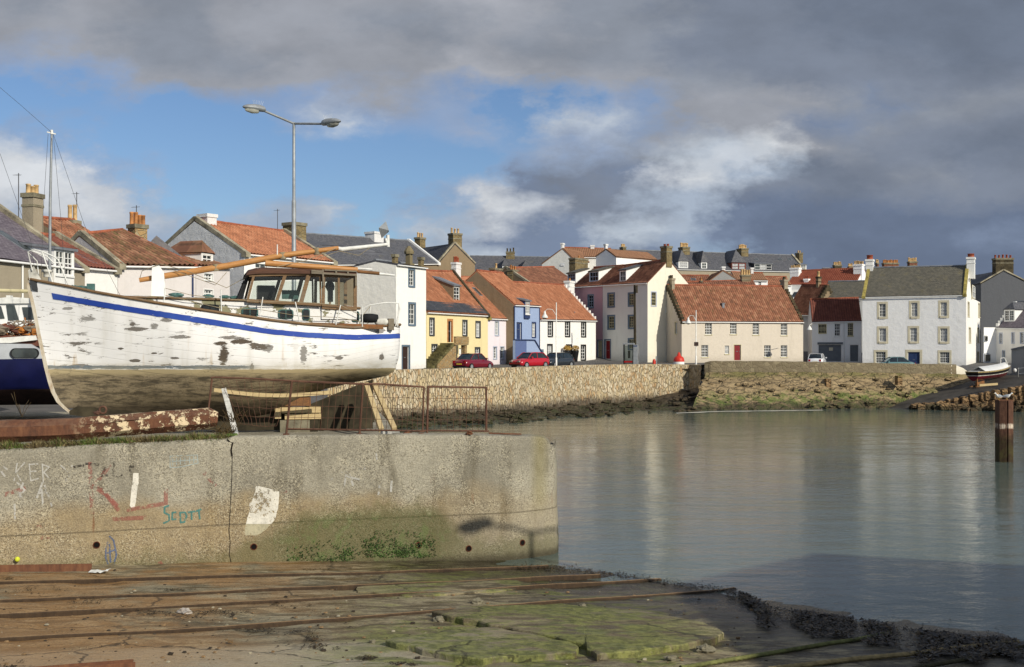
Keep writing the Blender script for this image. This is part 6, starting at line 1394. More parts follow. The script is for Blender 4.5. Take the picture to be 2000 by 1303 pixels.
# ---------------------------------------------------------------- slipway
def slip_mat(name='slip_concrete', green=0.0):
    m, t = new_mat(name); x, y, z = t.sep(t.pos); big = t.noise(t.pos, .35, 5, .65); mid = t.noise(t.scale(t.pos, (1, 2.2, 1)), 1.4, 6, .7, .4); f = t.noise(t.pos, 18, 5, .75); st = t.noise(t.comb(t.m('MULTIPLY_ADD', y, .3, t.mul(x, .5)), t.m('MULTIPLY_ADD', x, -.9, t.mul(y, 2.6)), 0), 1.1, 6, .7)
    jx = t.m('MULTIPLY_ADD', y, .31, t.m('MULTIPLY', x, .95)); jy = t.m('MULTIPLY_ADD', x, -.31, t.m('MULTIPLY', y, .95)); wob = t.noise(t.pos, .8, 3, .6)
    cr = t.vor(t.vm('ADD', t.comb(t.mul(jx, .30), t.mul(jy, .55), 0), t.vm('MULTIPLY', t.noise(t.pos, 1.2, 4, .65, col=True), (.35, .35, 0))), 1.0, 'DISTANCE_TO_EDGE'); pl, _, _ = t.sep(t.vor(t.comb(t.mul(jx, .30), t.mul(jy, .55), 0), 1.0, out='Color'))
    c = t.mix(t.rg(mid, .38, .62), lin((104, 94, 72)), lin((164, 152, 122)))
    c = t.mix(t.mul(t.rg(pl, .3, .8), .45), c, lin((134, 128, 108)))
    c = t.mix(t.rg(st, .46, .60), c, t.mix(t.rg(f, .4, .6), lin((58, 50, 36)), lin((104, 92, 68))))
    lt = t.m('MULTIPLY', t.m('MULTIPLY', t.rg(jy, 19.4, 18.9), t.rg(jy, 15.6, 16.4)), t.rg(x, 1.0, -2.5)); c = t.mix(t.mul(lt, t.rg(mid, .3, .5, .45, .95)), c, t.mix(t.rg(f, .35, .65), lin((150, 142, 120)), lin((188, 180, 156))))
    om = t.m('MULTIPLY', t.rg(x, -2, -7), t.rg(big, .40, .55)); c = t.mix(t.mul(om, .6), c, lin((164, 122, 74)))
    gx = t.m('MULTIPLY', t.rg(x, -4.2, -1.6), t.rg(x, 5.0, 2.2)); gm = t.m('MULTIPLY', t.rg(t.m('ADD', mid, t.mul(big, .8)), 0.86-green, 1.02-green), gx)
    c = t.mix(t.mul(gm, .85), c, t.mix(t.rg(t.noise(t.pos, 5, 5, .7), .38, .62), lin((80, 88, 38)), lin((126, 130, 66))))
    c = t.mix(t.mul(t.rg(f, .52, .70), .6), c, lin((44, 36, 26))); c = t.mix(t.mul(t.rg(f, .42, .28), .5), c, lin((190, 180, 152)))
    c = t.mix(t.mul(t.mul(t.rg(cr, .004, .016, 1, 0), t.rg(big, .42, .55)), .7), c, (.02, .017, .012))
    wet = t.rg(t.m('MULTIPLY_ADD', mid, .45, z), .55, .26); c = t.mix(t.mul(wet, .8), c, lin((26, 23, 19)))
    pud = t.mul(t.rg(st, .50, .60), .8); rr_ = t.mix(t.m('MAXIMUM', wet, pud), (.85,)*3, (.22,)*3)
    h_ = t.m('ADD', t.mul(f, .5), t.m('ADD', t.m('ADD', mid, t.mul(t.rg(cr, 0, .03), .15)), t.mul(st, .4))); fin(t, c, rr_, t.bump(h_, .04)); M[name] = m
slip_mat(); slip_mat('slab_concrete', .06)
sg = MB(); rws = []
for j in range(150):
    Y = 10+j*.16; rw = []
    for i in range(170):
        X = -16+i*.2; z = slz(X, Y)+.02*mn.noise(Vector((X*.7, Y*1.2, 0)))+.012*mn.noise(Vector((X*2.3, Y*3.1, 4)))
        e = mn.noise(Vector((X*.4, Y*.5, 9))); 
        if e > .25 and z < .7: z -= .03
        rw.append((X, Y, z))
    rws.append(rw)
sg.grid(rws); tag(sg.build('slipway', 'slip_concrete', origin=False), kind='structure')
def slabp(name, pts, th, seed):
    w_ = [slp(*p) for p in pts]; out = []
    for a, b in zip(w_, w_[1:]+w_[:1]):
        n = max(2, int((b-a).length/.12))
        for i in range(n):
            q = a.lerp(b, i/n); k = .11; q = q+Vector((k*mn.noise(q*3+Vector((seed, 0, 0))), k*mn.noise(q*3+Vector((0, seed, 0))), 0)); out.append(q)
    c = sum(out, Vector())/len(out); c.z = slz(c.x, c.y)
    mb = MB(); rings = []
    for (k, dz) in ((1.0, -.05), (1.002, th*.8), (.994, th*.98), (.9, th+.01), (.6, th+.012), (.3, th+.01), (0.0, th+.01)):
        rings.append([Vector((c.x+(q.x-c.x)*k, c.y+(q.y-c.y)*k, slz(c.x+(q.x-c.x)*k, c.y+(q.y-c.y)*k)+dz+.008*mn.noise(q*4*k))) for q in out+out[:1]])
    mb.grid(rings[:3], sm=False); mb.grid(rings[2:]); return tag(mb.build(name, 'slab_concrete', origin=False), kind='structure')
slabp('slipway_slab', [(752, 1263), (868, 1244), (962, 1236), (1050, 1252), (1132, 1272), (1130, 1286), (941, 1300), (900, 1296)], .11, 2)
slabp('slipway_slab', [(850, 1207), (900, 1196), (1100, 1192), (1280, 1208), (1380, 1228), (1410, 1248), (1400, 1256), (1330, 1272), (1165, 1292), (1138, 1270), (1040, 1247), (965, 1234)], .12, 5)
slabp('slipway_slab', [(690, 1146), (850, 1138), (1010, 1136), (1040, 1146), (960, 1158), (800, 1166), (700, 1158)], .03, 8)
# rails
rust('rail_rust', (146, 118, 84), (104, 78, 54), (176, 150, 112)); rust('rail_side_shade', (62, 48, 34), (40, 32, 24), (84, 66, 46))  # rust paler on top, darker on the sides: shadow line put into the colour
for pts, lb in (((( -60, 1139), (0, 1137), (700, 1118), (1070, 1105)), 'rusty slip rail running closest along the foot of the pier wall'), (((-60, 1174), (0, 1172), (700, 1144), (1172, 1123)), 'rusty slip rail, second out from the pier wall'),
               (((-60, 1203), (0, 1200), (700, 1164), (1290, 1131)), 'rusty slip rail, third out from the pier wall'), (((-60, 1251), (0, 1247), (430, 1224), (700, 1203), (1435, 1149)), 'longest rusty slip rail, farthest out from the pier wall')):
    w_ = [slp(*p, .045) for p in pts]; mb = MB(); full = []
    for a, b in zip(w_, w_[1:]):
        n = int((b-a).length/.4)
        for i in range(n): q = a.lerp(b, i/n); full.append(q+Vector((0, .025*mn.noise(q*.6), .03*mn.noise(q*.5)-.01)))
    full.append(w_[-1])
    prf = [(-.045, -.10), (-.045, .0), (-.03, .02), (.03, .02), (.045, .0), (.045, -.10)]
    rings = []
    for i, q in enumerate(full):
        d = (full[min(i+1, len(full)-1)]-full[max(0, i-1)]).normalized(); s_ = d.cross(Vector((0, 0, 1))).normalized(); rings.append([q+s_*a+Vector((0, 0, b)) for a, b in prf])
    mb.grid([r_[2:4] for r_ in rings], sm=False); mb.grid([r_[:3] for r_ in rings], sm=False, mi=1); mb.grid([r_[3:] for r_ in rings], sm=False, mi=1); mb.face(rings[-1]); o = mb.build('slip_rail', ['rail_rust', 'rail_side_shade']); tag(o, lb, 'rail', 'rusty rails on the slipway')
mb = MB(); a, b = slp(-60, 1117, .02), slp(182, 1113, .02); a.y -= .1; b.y -= .1
mb.box(0, (b-a).length, -.12, .12, -.06, -.045, mat=Matrix.Translation(a) @ (b-a).to_track_quat('X', 'Z').to_matrix().to_4x4()); mb.box(0, (b-a).length, .10, .12, -.045, .14, mat=Matrix.Translation(a) @ (b-a).to_track_quat('X', 'Z').to_matrix().to_4x4())
tag(mb.build('angle_iron', 'rust'), 'rusty angle iron lying along the foot of the pier wall, under the yellow ball', 'steel beam')
mb = MB(); a, b = slp(-40, 1322, .08), slp(262, 1298, .08); q = Matrix.Translation(a) @ (b-a).to_track_quat('X', 'Z').to_matrix().to_4x4(); L = (b-a).length
mb.box(0, L, -.09, .09, -.06, -.045, mat=q); mb.box(0, L, -.09, -.075, -.045, .06, mat=q); mb.box(0, L, .075, .09, -.045, .06, mat=q); tag(mb.build('steel_channel', 'rust'), 'short rusty steel channel lying at the bottom left of the slipway', 'steel beam')
mb = MB(); c = slp(27, 1109, 0); c = Vector((c.x, pyat(c.x)-.16, c.z+.16)); mb.lathe(c-Vector((0, 0, .06)), [(.001, 0), (.03, .008), (.052, .03), (.06, .06), (.052, .09), (.03, .112), (.001, .12)], 14)
plain('ball_yellow', (206, 212, 60), .8, .15, 30); tag(mb.build('ball', 'ball_yellow'), 'small yellow ball resting on the angle iron by the wall', 'ball')
def litter(name, label, px, py, sx, sz, mat, cat, seed):
    mb = MB(); c = slp(px, py, 0); rd = random.Random(seed)
    mb.blob(c+Vector((0, 0, sz*.5)), (sx, sx*.7, sz), seed, 12, 8, .35, sm=False); return tag(mb.build(name, mat), label, cat)
plain('paper', (214, 214, 208), .9, .1); plain('bag', (168, 160, 150), .35, .2, 8)
mb = MB(); a = slp(172, 1120, .0); b = slp(210, 1122, .0); mb.grid([[a.lerp(b, i/8)+Vector((0, j*.09, .02+.06*abs(mn.noise(Vector((i*.6, j*.8, 2))))+(.05 if i > 6 else 0))) for i in range(9)] for j in range(4)], sm=False); tag(mb.build('paper_scrap', 'paper'), 'crumpled white scrap of packaging beside the angle iron', 'litter')
litter('plastic_bag', 'crumpled clear plastic bag lying in seaweed on the slip', 362, 1199, .13, .07, 'bag', 'bag', 3)
for (px, py, s_, lb) in ((933, 1179, .12, 'pale stone just above the longest rail'), (1137, 1187, .09, 'rounded stone under the longest rail, near the green slab'), (1158, 1239, .09, 'small stone lying on the green slab'), (442, 1224, .05, 'white pebble beside the longest rail'), (1378, 1274, .15, 'lump of broken concrete at the right tip of the green slab'), (1310, 1290, .10, 'broken stone near the bottom edge, below the green slab'), (727, 1256, .06, 'pale stone left of the raised slab'), (1482, 1197, .09, 'yellowish stone at the edge of the seaweed'), (1990, 1150, .07, 'dark stone in the water at the right edge'), (857, 1214, .12, 'broken concrete lump at the left tip of the green slab'), (575, 1216, .05, 'small white pebble above the light concrete')):
    litter('stone', lb, px, py, s_, s_*.6, 'cope_stone', 'stone', int(px))
# ropes
def ropeline(label, pts, r_, mat):
    w_ = [slp(*p, r_) for p in pts]; full = []
    for a, b in zip(w_, w_[1:]):
        n = max(2, int((b-a).length/.02))
        for i in range(n): q = a.lerp(b, i/n); full.append(q+Vector((.04*mn.noise(q*.9), .04*mn.noise(q*.8+Vector((4, 0, 0))), 0)))
    rings = []; n = 10
    for i, q in enumerate(full):
        d = (full[min(i+1, len(full)-1)]-full[max(0, i-1)]).normalized(); s_ = d.cross(Vector((0, 0, 1))).normalized(); u = s_.cross(d)
        tw = i*.35; ring = []
        for k in range(n+1):
            th = 2*math.pi*(k % n)/n; rr_ = r_*(.82+.22*abs(math.cos(1.5*(th+tw)))); ring.append(q+s_*math.cos(th)*rr_+u*math.sin(th)*rr_)
        rings.append(ring)
    mb = MB(); mb.grid(rings); return tag(mb.build('rope', mat), label, 'rope', 'thick ropes lying on the slip')
plain('rope_moss', (104, 106, 62), .95, .35, 6, .01); plain('rope_straw', (156, 138, 96), .95, .3, 6, .01); plain('rope_dark', (66, 62, 42), .95, .35, 6, .01)
ropeline('mossy green rope, farthest of three ropes at the bottom right', ((1330, 1304), (1400, 1293), (1505, 1276), (1600, 1260), (1745, 1237)), .040, 'rope_moss')
ropeline('straw coloured twisted rope, middle one of three at the bottom right', ((1420, 1322), (1520, 1304), (1600, 1295), (1760, 1279), (1900, 1263), (1990, 1254)), .045, 'rope_straw')
ropeline('dark weedy rope, nearest of three at the bottom right', ((1760, 1312), (1830, 1298), (1930, 1278), (2040, 1254)), .04, 'rope_dark')
# seaweed
plain('seaweed_dark', (42, 34, 20), .4, .4, 5); plain('seaweed_brown', (80, 64, 36), .45, .4, 5)
def weed(name, label, fn, n, size, seed, mats=('seaweed_dark', 'seaweed_brown')):
    rd = random.Random(seed); mb = MB()
    for i in range(n):
        p = fn(rd)
        if p is None: continue
        for k in range(3):
            a = rd.uniform(0, 6.28); s_ = size*rd.choice([.35, .5, .7, 1.0, 1.5])*rd.uniform(.7, 1.2); d = Vector((math.cos(a), math.sin(a), rd.uniform(-.1, .45)))*s_; w_ = Vector((-math.sin(a), math.cos(a), rd.uniform(-.4, .4)))*s_*.17
            q = p+Vector((rd.uniform(-1, 1), rd.uniform(-1, 1), 0))*size*.6; mb.face([q-w_*.5, q+d*.5-w_, q+d, q+d*.55+w_], mi=rd.choice([0, 0, 1]))
    return tag(mb.build(name, mats, origin=False), label=label, kind='stuff')
WL = [(1030, 1108), (1120, 1112), (1200, 1122), (1300, 1137), (1440, 1156), (1500, 1188), (1620, 1204), (1700, 1215), (1780, 1232), (1900, 1246), (2100, 1262)]
def fw_(rd):
    px = rd.uniform(1420, 2080); y = tab(WL, px); d = rd.random()**1.3; lim = 44 if px > 1480 else 14
    if mn.noise(Vector((px*.02, y*.03, 1))) < -.08 and rd.random() < .85: return None
    return slp(px, y-3+d*lim*(1+.7*mn.noise(Vector((px*.012, 0, 0)))), rd.uniform(.0, .09))
weed('seaweed', 'dark bladder wrack heaped along the waterline of the slip', fw_, 11500, .085, 1)
def fw2(rd):
    px = rd.uniform(1000, 1460); y = tab(WL, px); return slp(px, y+rd.gauss(0, 3.5), rd.uniform(0, .05))
weed('seaweed', 'thin dark weed where the rails enter the water', fw2, 1500, .055, 2)
PW = [(60, 1152, 80, 9), (150, 1172, 55, 8), (230, 1188, 60, 6), (300, 1196, 60, 6), (385, 1203, 60, 12), (560, 1180, 45, 5), (430, 1196, 50, 7), (330, 1152, 45, 3), (600, 1246, 40, 8), (560, 1233, 60, 3), (630, 1262, 45, 9), (20, 1298, 35, 8), (720, 1285, 30, 4), (790, 1297, 30, 4), (500, 1229, 60, 2), (40, 1130, 60, 3), (600, 1112, 200, 2.5), (850, 1110, 180, 3)]
def fw3(rd):
    x, y, a, b = rd.choice(PW); px, py = rd.gauss(x, a*.5), rd.gauss(y, b*.5)
    if mn.noise(Vector((px*.03, py*.12, 1))) < -.05: return None
    return slp(px, py, rd.uniform(0, .03))
weed('seaweed', 'dark drifts of dry seaweed scattered over the upper slip', fw3, 5200, .035, 3)
gt = MB(); rdg = random.Random(77)
for i in range(750):
    px, py = rdg.uniform(-40, 1500), 1112+190*rdg.random()**.8; p = slp(px, py, .0)
    if p.z < .05: continue
    s_ = rdg.choice([.008, .012, .018, .03])*rdg.uniform(.7, 1.3); gt.rock(p+Vector((0, 0, s_*.3)), (s_, s_*.8, s_*.6), i, .3, mi=rdg.choice([0, 1, 1, 1, 2, 2, 2])) if s_ > .02 and i % 4 == 0 else gt.lathe(p, [(s_*1.2, 0), (s_*.8, s_*.5), (0, s_*.6)], 5, mi=rdg.choice([0, 1, 1, 1, 2, 2, 2]), sm=False)
plain('grit_pale', (162, 154, 132), .95, .2); plain('grit_dark', (62, 54, 44), .95, .3); plain('grit_brown', (128, 104, 74), .95, .3)
tag(gt.build('gravel', ['grit_pale', 'grit_dark', 'grit_brown'], origin=False), label='grit, shells and small stones strewn over the slip', kind='stuff')
def fw4(rd):
    px = rd.uniform(1560, 1980); y = tab(WL, px)-abs(rd.gauss(0, 16))
    D = E*F/(y-HY); p = G(px, D); p.z = .01; return p
weed('floating_weed', 'scraps of weed floating just off the slip', fw4, 160, .035, 4)
# ---------------------------------------------------------------- on the pier top
rust('beam_rust', (116, 66, 42), (74, 44, 34), (146, 92, 58)); 
def beam_mat():
    m, t = new_mat('beam_flake'); x, y, z = t.sep(t.obj); n = t.noise(t.obj, 3.0, 6, .7); n2 = t.noise(t.scale(t.obj, (1, 1, .2)), 8, 5, .7)
    c = t.ramp(t.m('MULTIPLY_ADD', n2, .5, t.mul(n, .5)), [(.3, lin((60, 44, 38))), (.5, lin((98, 64, 46))), (.72, lin((130, 90, 62)))])
    fl = t.mul(t.rg(t.noise(t.obj, 4.5, 7, .75), .53, .545), t.rg(x, -.2, .9)); c = t.mix(fl, c, lin((216, 196, 160))); tp = t.rg(t.sep(t.add('ShaderNodeNewGeometry').outputs['Normal'])[2], .6, .9); c = t.mix(t.mul(t.mul(tp, t.rg(n, .4, .55)), .6), c, lin((104, 88, 74)))
    fin(t, c, .85, t.bump(t.m('ADD', t.m('ADD', n, n2), t.mul(fl, .4)), .02)); M['beam_flake'] = m
beam_mat()
bm = MB(); pth = [P(-200, 853, 26.0), P(0, 843, 26.5), P(150, 838, 27.1), P(300, 825, 27.7), P(408, 817, 28.2)]; full = []
for a, b in zip(pth, pth[1:]):
    for i in range(12): full.append(a.lerp(b, i/12))
full += [pth[-1], pth[-1]+Vector((.2, .06, -.02))]
rings = []
for i, q in enumerate(full):
    d = (full[min(i+1, len(full)-1)]-full[max(0, i-1)]).normalized(); s_ = d.cross(Vector((0, 0, 1))).normalized(); up = s_.cross(d); ring = []; r_ = .31 if i < len(full)-1 else .2
    for k in range(9): th = 2*math.pi*(k % 8)/8+math.pi/8; ring.append(q+s_*math.cos(th)*r_+up*math.sin(th)*r_*.92+Vector((0, 0, .02*mn.noise(q*1.5+Vector((k, 0, 0)))))) 
    rings.append(ring)
bm.grid(rings, sm=False); bm.face(rings[-1][:8]); tag(bm.build('rusty_beam', 'beam_flake'), 'massive rusty octagonal steel beam with flaking paint, lying on the pier edge', 'steel beam')
rg_ = MB(); c = P(200, 801, 27.4); pts = [c+Vector((.085*math.cos(a), .03, .085*math.sin(a))) for a in [2*math.pi*i/14 for i in range(15)]]; rg_.tube(pts, .028, 8); rg_.blob(c+Vector((-.12, 0, -.07)), (.1, .06, .05), 2, 8, 5, .2); tag(rg_.build('mooring_ring', 'rust_thin'), 'small rusty ring and shackle on top of the octagonal beam', 'ring')
# grass tufts on the wall top
gr = MB(); rg2 = random.Random(21)
for i in range(9000):
    px = rg2.uniform(-60, 452); D = tab([(0, 25.95), (450, 27.75)], px)+rg2.uniform(-.12, .55)**1; base = G(px, D); base.z = pzt(px)-.02+.0*rg2.random()
    hgt = rg2.uniform(.04, .16)*(1.2+.8*mn.noise(Vector((px*.03, 0, 0)))); ang = rg2.uniform(0, 6.28); d = Vector((math.cos(ang)*rg2.uniform(.2, 1.4), math.sin(ang)*rg2.uniform(.2, 1.4)-.35, 1)); tip = base+d*hgt
    if D < pyat(base.x)+.12: tip.z -= rg2.uniform(0, .2)
    sd = Vector((math.sin(ang), -math.cos(ang), 0))*.008; mi = 0 if mn.noise(Vector((px*.02, 3, 0)))+rg2.uniform(-.35, .35) > 0.12 else rg2.choice([1, 2]); gr.face([base-sd, base+sd, tip], mi=mi)
plain('grass_green', (96, 116, 52), .9, .3, 3); plain('grass_dry', (150, 136, 94), .9, .3, 3); plain('grass_dead', (84, 72, 50), .9, .3, 3)
for i in range(60):
    px = -60+i*8.7; D = tab([(0, 26.05), (450, 27.9)], px); c = G(px, D); c.z = pzt(px)-.01; gr.blob(c, (.16, .2, .055), i, 7, 4, .4, mi=rg2.choice([1, 2, 2, 0]))
tag(gr.build('grass', ['grass_green', 'grass_dry', 'grass_dead'], origin=False), label='dry grass and moss fringing the top of the pier wall', kind='stuff')
tw = MB()
for (px, py, D, n) in ((440, 848, 27.9, 40), (43, 815, 27.0, 7), (455, 825, 28.4, 24)):
    for i in range(n):
        a = P(px+rg2.uniform(-18, 18) if n > 10 else px, py, D); b = a+Vector((rg2.uniform(-.3, .3), rg2.uniform(-.1, .1), rg2.uniform(.05, .35) if n > 10 else rg2.uniform(.3, .62))); m2 = a.lerp(b, .5)+Vector((rg2.uniform(-.05, .05), 0, .03)); tw.tube([a, m2, b], .006, 4)
tag(tw.build('dead_twigs', 'seaweed_brown', origin=False), label='bare dead twigs growing on the pier top', kind='stuff')
# mesh fence
FDp = [(400, 28.5), (565, 28.6), (704, 28.9), (830, 29.5), (950, 30.2)]
def fq(px, py, dD=0): return P(px, py, tab(FDp, px)+dD)
def fence(label, posts, rails, mesh, name='mesh_fence'):
    allp = fq(*posts[0][1]); t = thing(name, label, 'fence', (allp.x, allp.y, allp.z), 0, 'rusty mesh fence panels on the pier')
    for (a, b, r_) in posts: mb = MB(); mb.tube([fq(*a), fq(*b)], r_, 8); mb.box(fq(*b).x-.07, fq(*b).x+.07, fq(*b).y-.06, fq(*b).y+.06, fq(*b).z-.01, fq(*b).z+.03); mb.build('post', 'rust_thin', t, world=True)
    for l in rails: mb = MB(); mb.tube([fq(*p) for p in l], .024, 8); mb.build('rail', 'rust_thin', t, world=True)
    for (q, nx, nz, sagv) in mesh:   # q: tl,tr,br,bl
        mb = MB(); tl, tr, br, bl = [Vector(p) for p in q]
        def at(u, v):
            p = tl.lerp(tr, u).lerp(bl.lerp(br, u), v); w_ = sagv*mn.noise(Vector((u*5, v*5, px0)))*14; return fq(p.x+w_, p.y+w_*.6+sagv*6*math.sin(u*3.1)*v, -.03)
        px0 = tl.x*.1
        for i in range(nx+1): mb.tube([at(i/nx, j/8) for j in range(9)], .0055, 4, sm=False)
        for j in range(nz+1): mb.tube([at(i/16, j/nz) for i in range(17)], .0055, 4, sm=False)
        mb.build('wire_mesh', 'rust_thin', t, world=True)
    return t
fence('rusty mesh fence with sagging top rail in front of the block stack', [((414, 740), (407, 800), .026), ((570, 744), (559, 849), .03)], [((412, 738), (420, 737), (500, 740), (570, 744)), ], [(((430, 741), (566, 746), (540, 832), (470, 828)), 9, 5, .35)])
fence('rusty mesh fence panel hanging between two posts before the pale timbers', [((709, 750), (702, 849), .03)], [((570, 744), (640, 747), (709, 750)), ((559, 838), (702, 840)), ], [(((571, 746), (708, 752), (703, 839), (561, 838)), 11, 4, .05)])
fence('rusty mesh fence stretch behind the leaning props', [((828, 756), (825, 843), .024)], [((709, 750), (740, 750), (828, 756)), ((702, 840), (825, 842))], [(((710, 752), (827, 757), (825, 842), (704, 840)), 12, 4, .05)])
fence('square rusty mesh panel at the far right of the fence', [((836, 755), (834, 848), .03), ((950, 756), (950, 843), .026)], [((836, 755), (950, 757)), ((825, 841), (950, 842))], [(((838, 757), (948, 758), (948, 841), (836, 841)), 9, 4, .05)])
mb = MB(); mb.beam(P(955, 846, 29.9), P(1018, 848, 30.0), .10, .03); tag(mb.build('steel_strip', 'rust'), 'thin rusty strip lying on the pier tip', 'steel strip')
for i, (px, py, lb) in enumerate(((820, 851, 'rusty scrap at the foot of the square mesh panel'), (916, 848, 'dark lump of scrap on the pier right of the mesh panel'), (795, 848, 'short dark block beside the white footing boards'))):
    mb = MB(); mb.blob(P(px, py-2, 29.3), (.11, .08, .04), i+60, 8, 5, .5); tag(mb.build('scrap', 'rust'), lb, 'scrap')
# ---------------------------------------------------------------- the double lamp
def double_lamp(root_loc, rz, H, label, armL, armR, gname=None):
    t = thing('street_lamp', label, 'street lamp', root_loc, rz)
    mb = MB(); zc = H*.72; mb.tube([(0, 0, 0), (0, 0, zc), (0, 0, zc+.02), (0, 0, H)], [.09, .085, .062, .055], 14); mb.build('pole', 'galv', t)
    for (dx, dy, dz) in (armL, armR):
        mb = MB(); mb.tube([(0, 0, H-.05), (dx, dy, H+dz)], .045, 10); a = mb.build('arm', 'galv', t); d = Vector((dx, dy, dz)).normalized(); c = Vector((dx, dy, H+dz)); fx = Vector((dx, dy, 0)).normalized(); sd = Vector((-fx.y, fx.x, 0))
        hd = MB(); rings = []
        for (u, w_, up, dn) in ((-.12, .08, .07, .07), (-.06, .13, .13, .09), (.12, .15, .17, .10), (.36, .16, .16, .10), (.60, .14, .12, .09), (.76, .09, .06, .05), (.82, .02, .0, .02)):
            o_ = c+fx*u+Vector((0, 0, .02)); rings.append([o_+sd*(w_*math.cos(2*math.pi*k/12))+Vector((0, 0, (up if math.sin(2*math.pi*k/12) > 0 else dn)*math.sin(2*math.pi*k/12))) for k in range(13)])
        hd.grid(rings); hh = hd.build('lamp_head', 'galv', t); ls = MB(); rings = []
        for (u, w_, dn) in ((.14, .02, .10), (.2, .11, .13), (.42, .13, .16), (.64, .09, .12), (.72, .01, .08)):
            o_ = c+fx*u; rings.append([o_+sd*(w_*math.cos(math.pi*k/8))+Vector((0, 0, -.03-dn*math.sin(math.pi*k/8))) for k in range(9)])
        ls.grid(rings); ls.build('lens', 'lens_glass', t); 
        sp = MB()
        for k in range(7): b_ = c+fx*(.02+.05*k)+Vector((0, 0, .12)); sp.tube([b_, b_+Vector((0, 0, .22))+fx*.06*(k-3)*.4], .003, 3, sm=False)
        sp.build('bird_spikes', 'white_metal', t)
    return t
glass('lens_glass', (150, 150, 140), .25, .4)
Dl = 44.0; top = P(574, 239, Dl); g = G(574, Dl); Hh = top.z-3.45
aL = P(512, 215, Dl-.9)-top; aR = P(634, 242, Dl-.9)-top; 
double_lamp((g.x, g.y, 3.45), 0, Hh, 'tall grey street lamp with two arms, rising above the white boat', (aL.x, aL.y, aL.z), (aR.x, aR.y, aR.z))
# out-of-frame lamp shadowing the pier, and an unseen building added to shade the slip
t_ = double_lamp((12.0, 16.8, 1.6), R(8), 8.35, 'double armed street lamp standing off to the right of the slip', (-1.2, -.35, .25), (1.35, .25, .25))
hb = thing('shade_building', 'plain grey unseen building added off to the right to shade the lower slip', 'building', (15.6, -12, 0))
mb = MB(); mb.box(0, 16, 0, 24.8, 0, 9.4); mb.build('wall', 'grey_wall', hb); mb = MB(); mb.prism([(-.3, -.3, 9.4), (16.3, -.3, 9.4), (8, -.3, 12.4)], (0, 25.3, 0)); mb.build('roof', 'slate_grey', hb)
# ---------------------------------------------------------------- rusty pile with gulls
Dp = E*F/(902-HY); pc = G(1962, Dp); t = thing('mooring_pile', 'rusty square steel pile standing in the harbour at the right', 'pile', (pc.x, pc.y, -1.2))
def pile_mat():
    m, t = new_mat('pile_rust'); x, y, z = t.sep(t.pos); n = t.noise(t.pos, 2.5, 6, .7); n2 = t.noise(t.scale(t.pos, (1, 1, .15)), 8, 4, .7); c = t.ramp(t.m('MULTIPLY_ADD', n2, .5, t.mul(n, .5)), [(.3, lin((54, 38, 32))), (.5, lin((86, 58, 44))), (.75, lin((116, 84, 66)))])
    zb = t.m('MULTIPLY_ADD', n, .3, z); band = t.mul(t.rg(t.m('ABSOLUTE', t.m('SUBTRACT', zb, 1.92)), .05, .16, 1, 0), t.rg(n2, .4, .55)); c = t.mix(band, c, lin((206, 190, 170))); c = t.mix(t.mul(t.rg(zb, 1.75, 1.1), .85), c, t.mix(t.rg(n, .4, .6), lin((46, 34, 22)), lin((62, 60, 28)))); fin(t, c, .85, t.bump(t.m('ADD', n, n2), .03)); M['pile_rust'] = m
pile_mat(); zt = zat(782, Dp)+1.2
mb = MB(); w_ = .33; sec = [(-w_, -w_*.6), (-.05, -w_), (.0, -w_*.8), (.05, -w_), (w_, -w_*.7), (w_, w_), (-w_, w_)]; mb.prism([(x, y, 0) for x, y in sec], (0, 0, zt)); mb.build('steel_pile', 'pile_rust', t)
mb = MB(); mb.box(-.36, .36, -.2, .36, zt-.02, zt+.03); mb.build('cap', 'rust', t)
plain('gull_white', (224, 224, 222), .8, .05); plain('gull_grey', (150, 156, 162), .8, .1); plain('beak', (200, 160, 60), .5)
def gull(px, label, rz, D_=None, z_=None):
    c = G(px, D_ or Dp); z = zt-1.2+.03 if z_ is None else z_; g_ = thing('gull', label, 'gull', (c.x, c.y, z), rz, 'gulls in the harbour'); mb = MB(); rings = []
    for (x, zz, r_) in ((-.26, .13, .01), (-.2, .14, .03), (-.1, .16, .065), (.02, .17, .085), (.12, .20, .07), (.17, .25, .045), (.19, .29, .04), (.22, .315, .042), (.26, .315, .03), (.285, .31, .008)):
        rings.append([Vector((x, r_*.95*math.cos(2*math.pi*k/12), zz+r_*math.sin(2*math.pi*k/12))) for k in range(13)])
    mb.grid(rings); b = mb.build('body', 'gull_white', g_)
    for s_ in (1, -1):
        mb = MB(); mb.grid([[Vector((x, s_*(r_*math.cos(a)+.012), zz+r_*math.sin(a)+.006)) for a in (-.3, .1, .5, .9, 1.3)] for (x, zz, r_) in ((-.30, .155, .01), (-.18, .15, .04), (-.08, .165, .07), (.02, .175, .088), (.1, .195, .06))]); mb.build('wing', 'gull_grey', g_)
        mb = MB(); mb.tube([(.02, s_*.03, .11), (.01, s_*.03, .01), (.05, s_*.03, .005)], .007, 5); mb.build('leg', 'beak', g_)
    mb = MB(); mb.tube([(.28, 0, .31), (.34, 0, .30)], [.012, .003], 6); mb.build('beak', 'beak', g_)
gull(1951, 'grey and white gull, left of the two on the rusty pile', R(200)); gull(1966, 'grey and white gull, right of the two on the rusty pile', R(-20))
gull(1681, 'small gull standing by the water at the foot of the mossy bank', R(160), 107.2, .12)
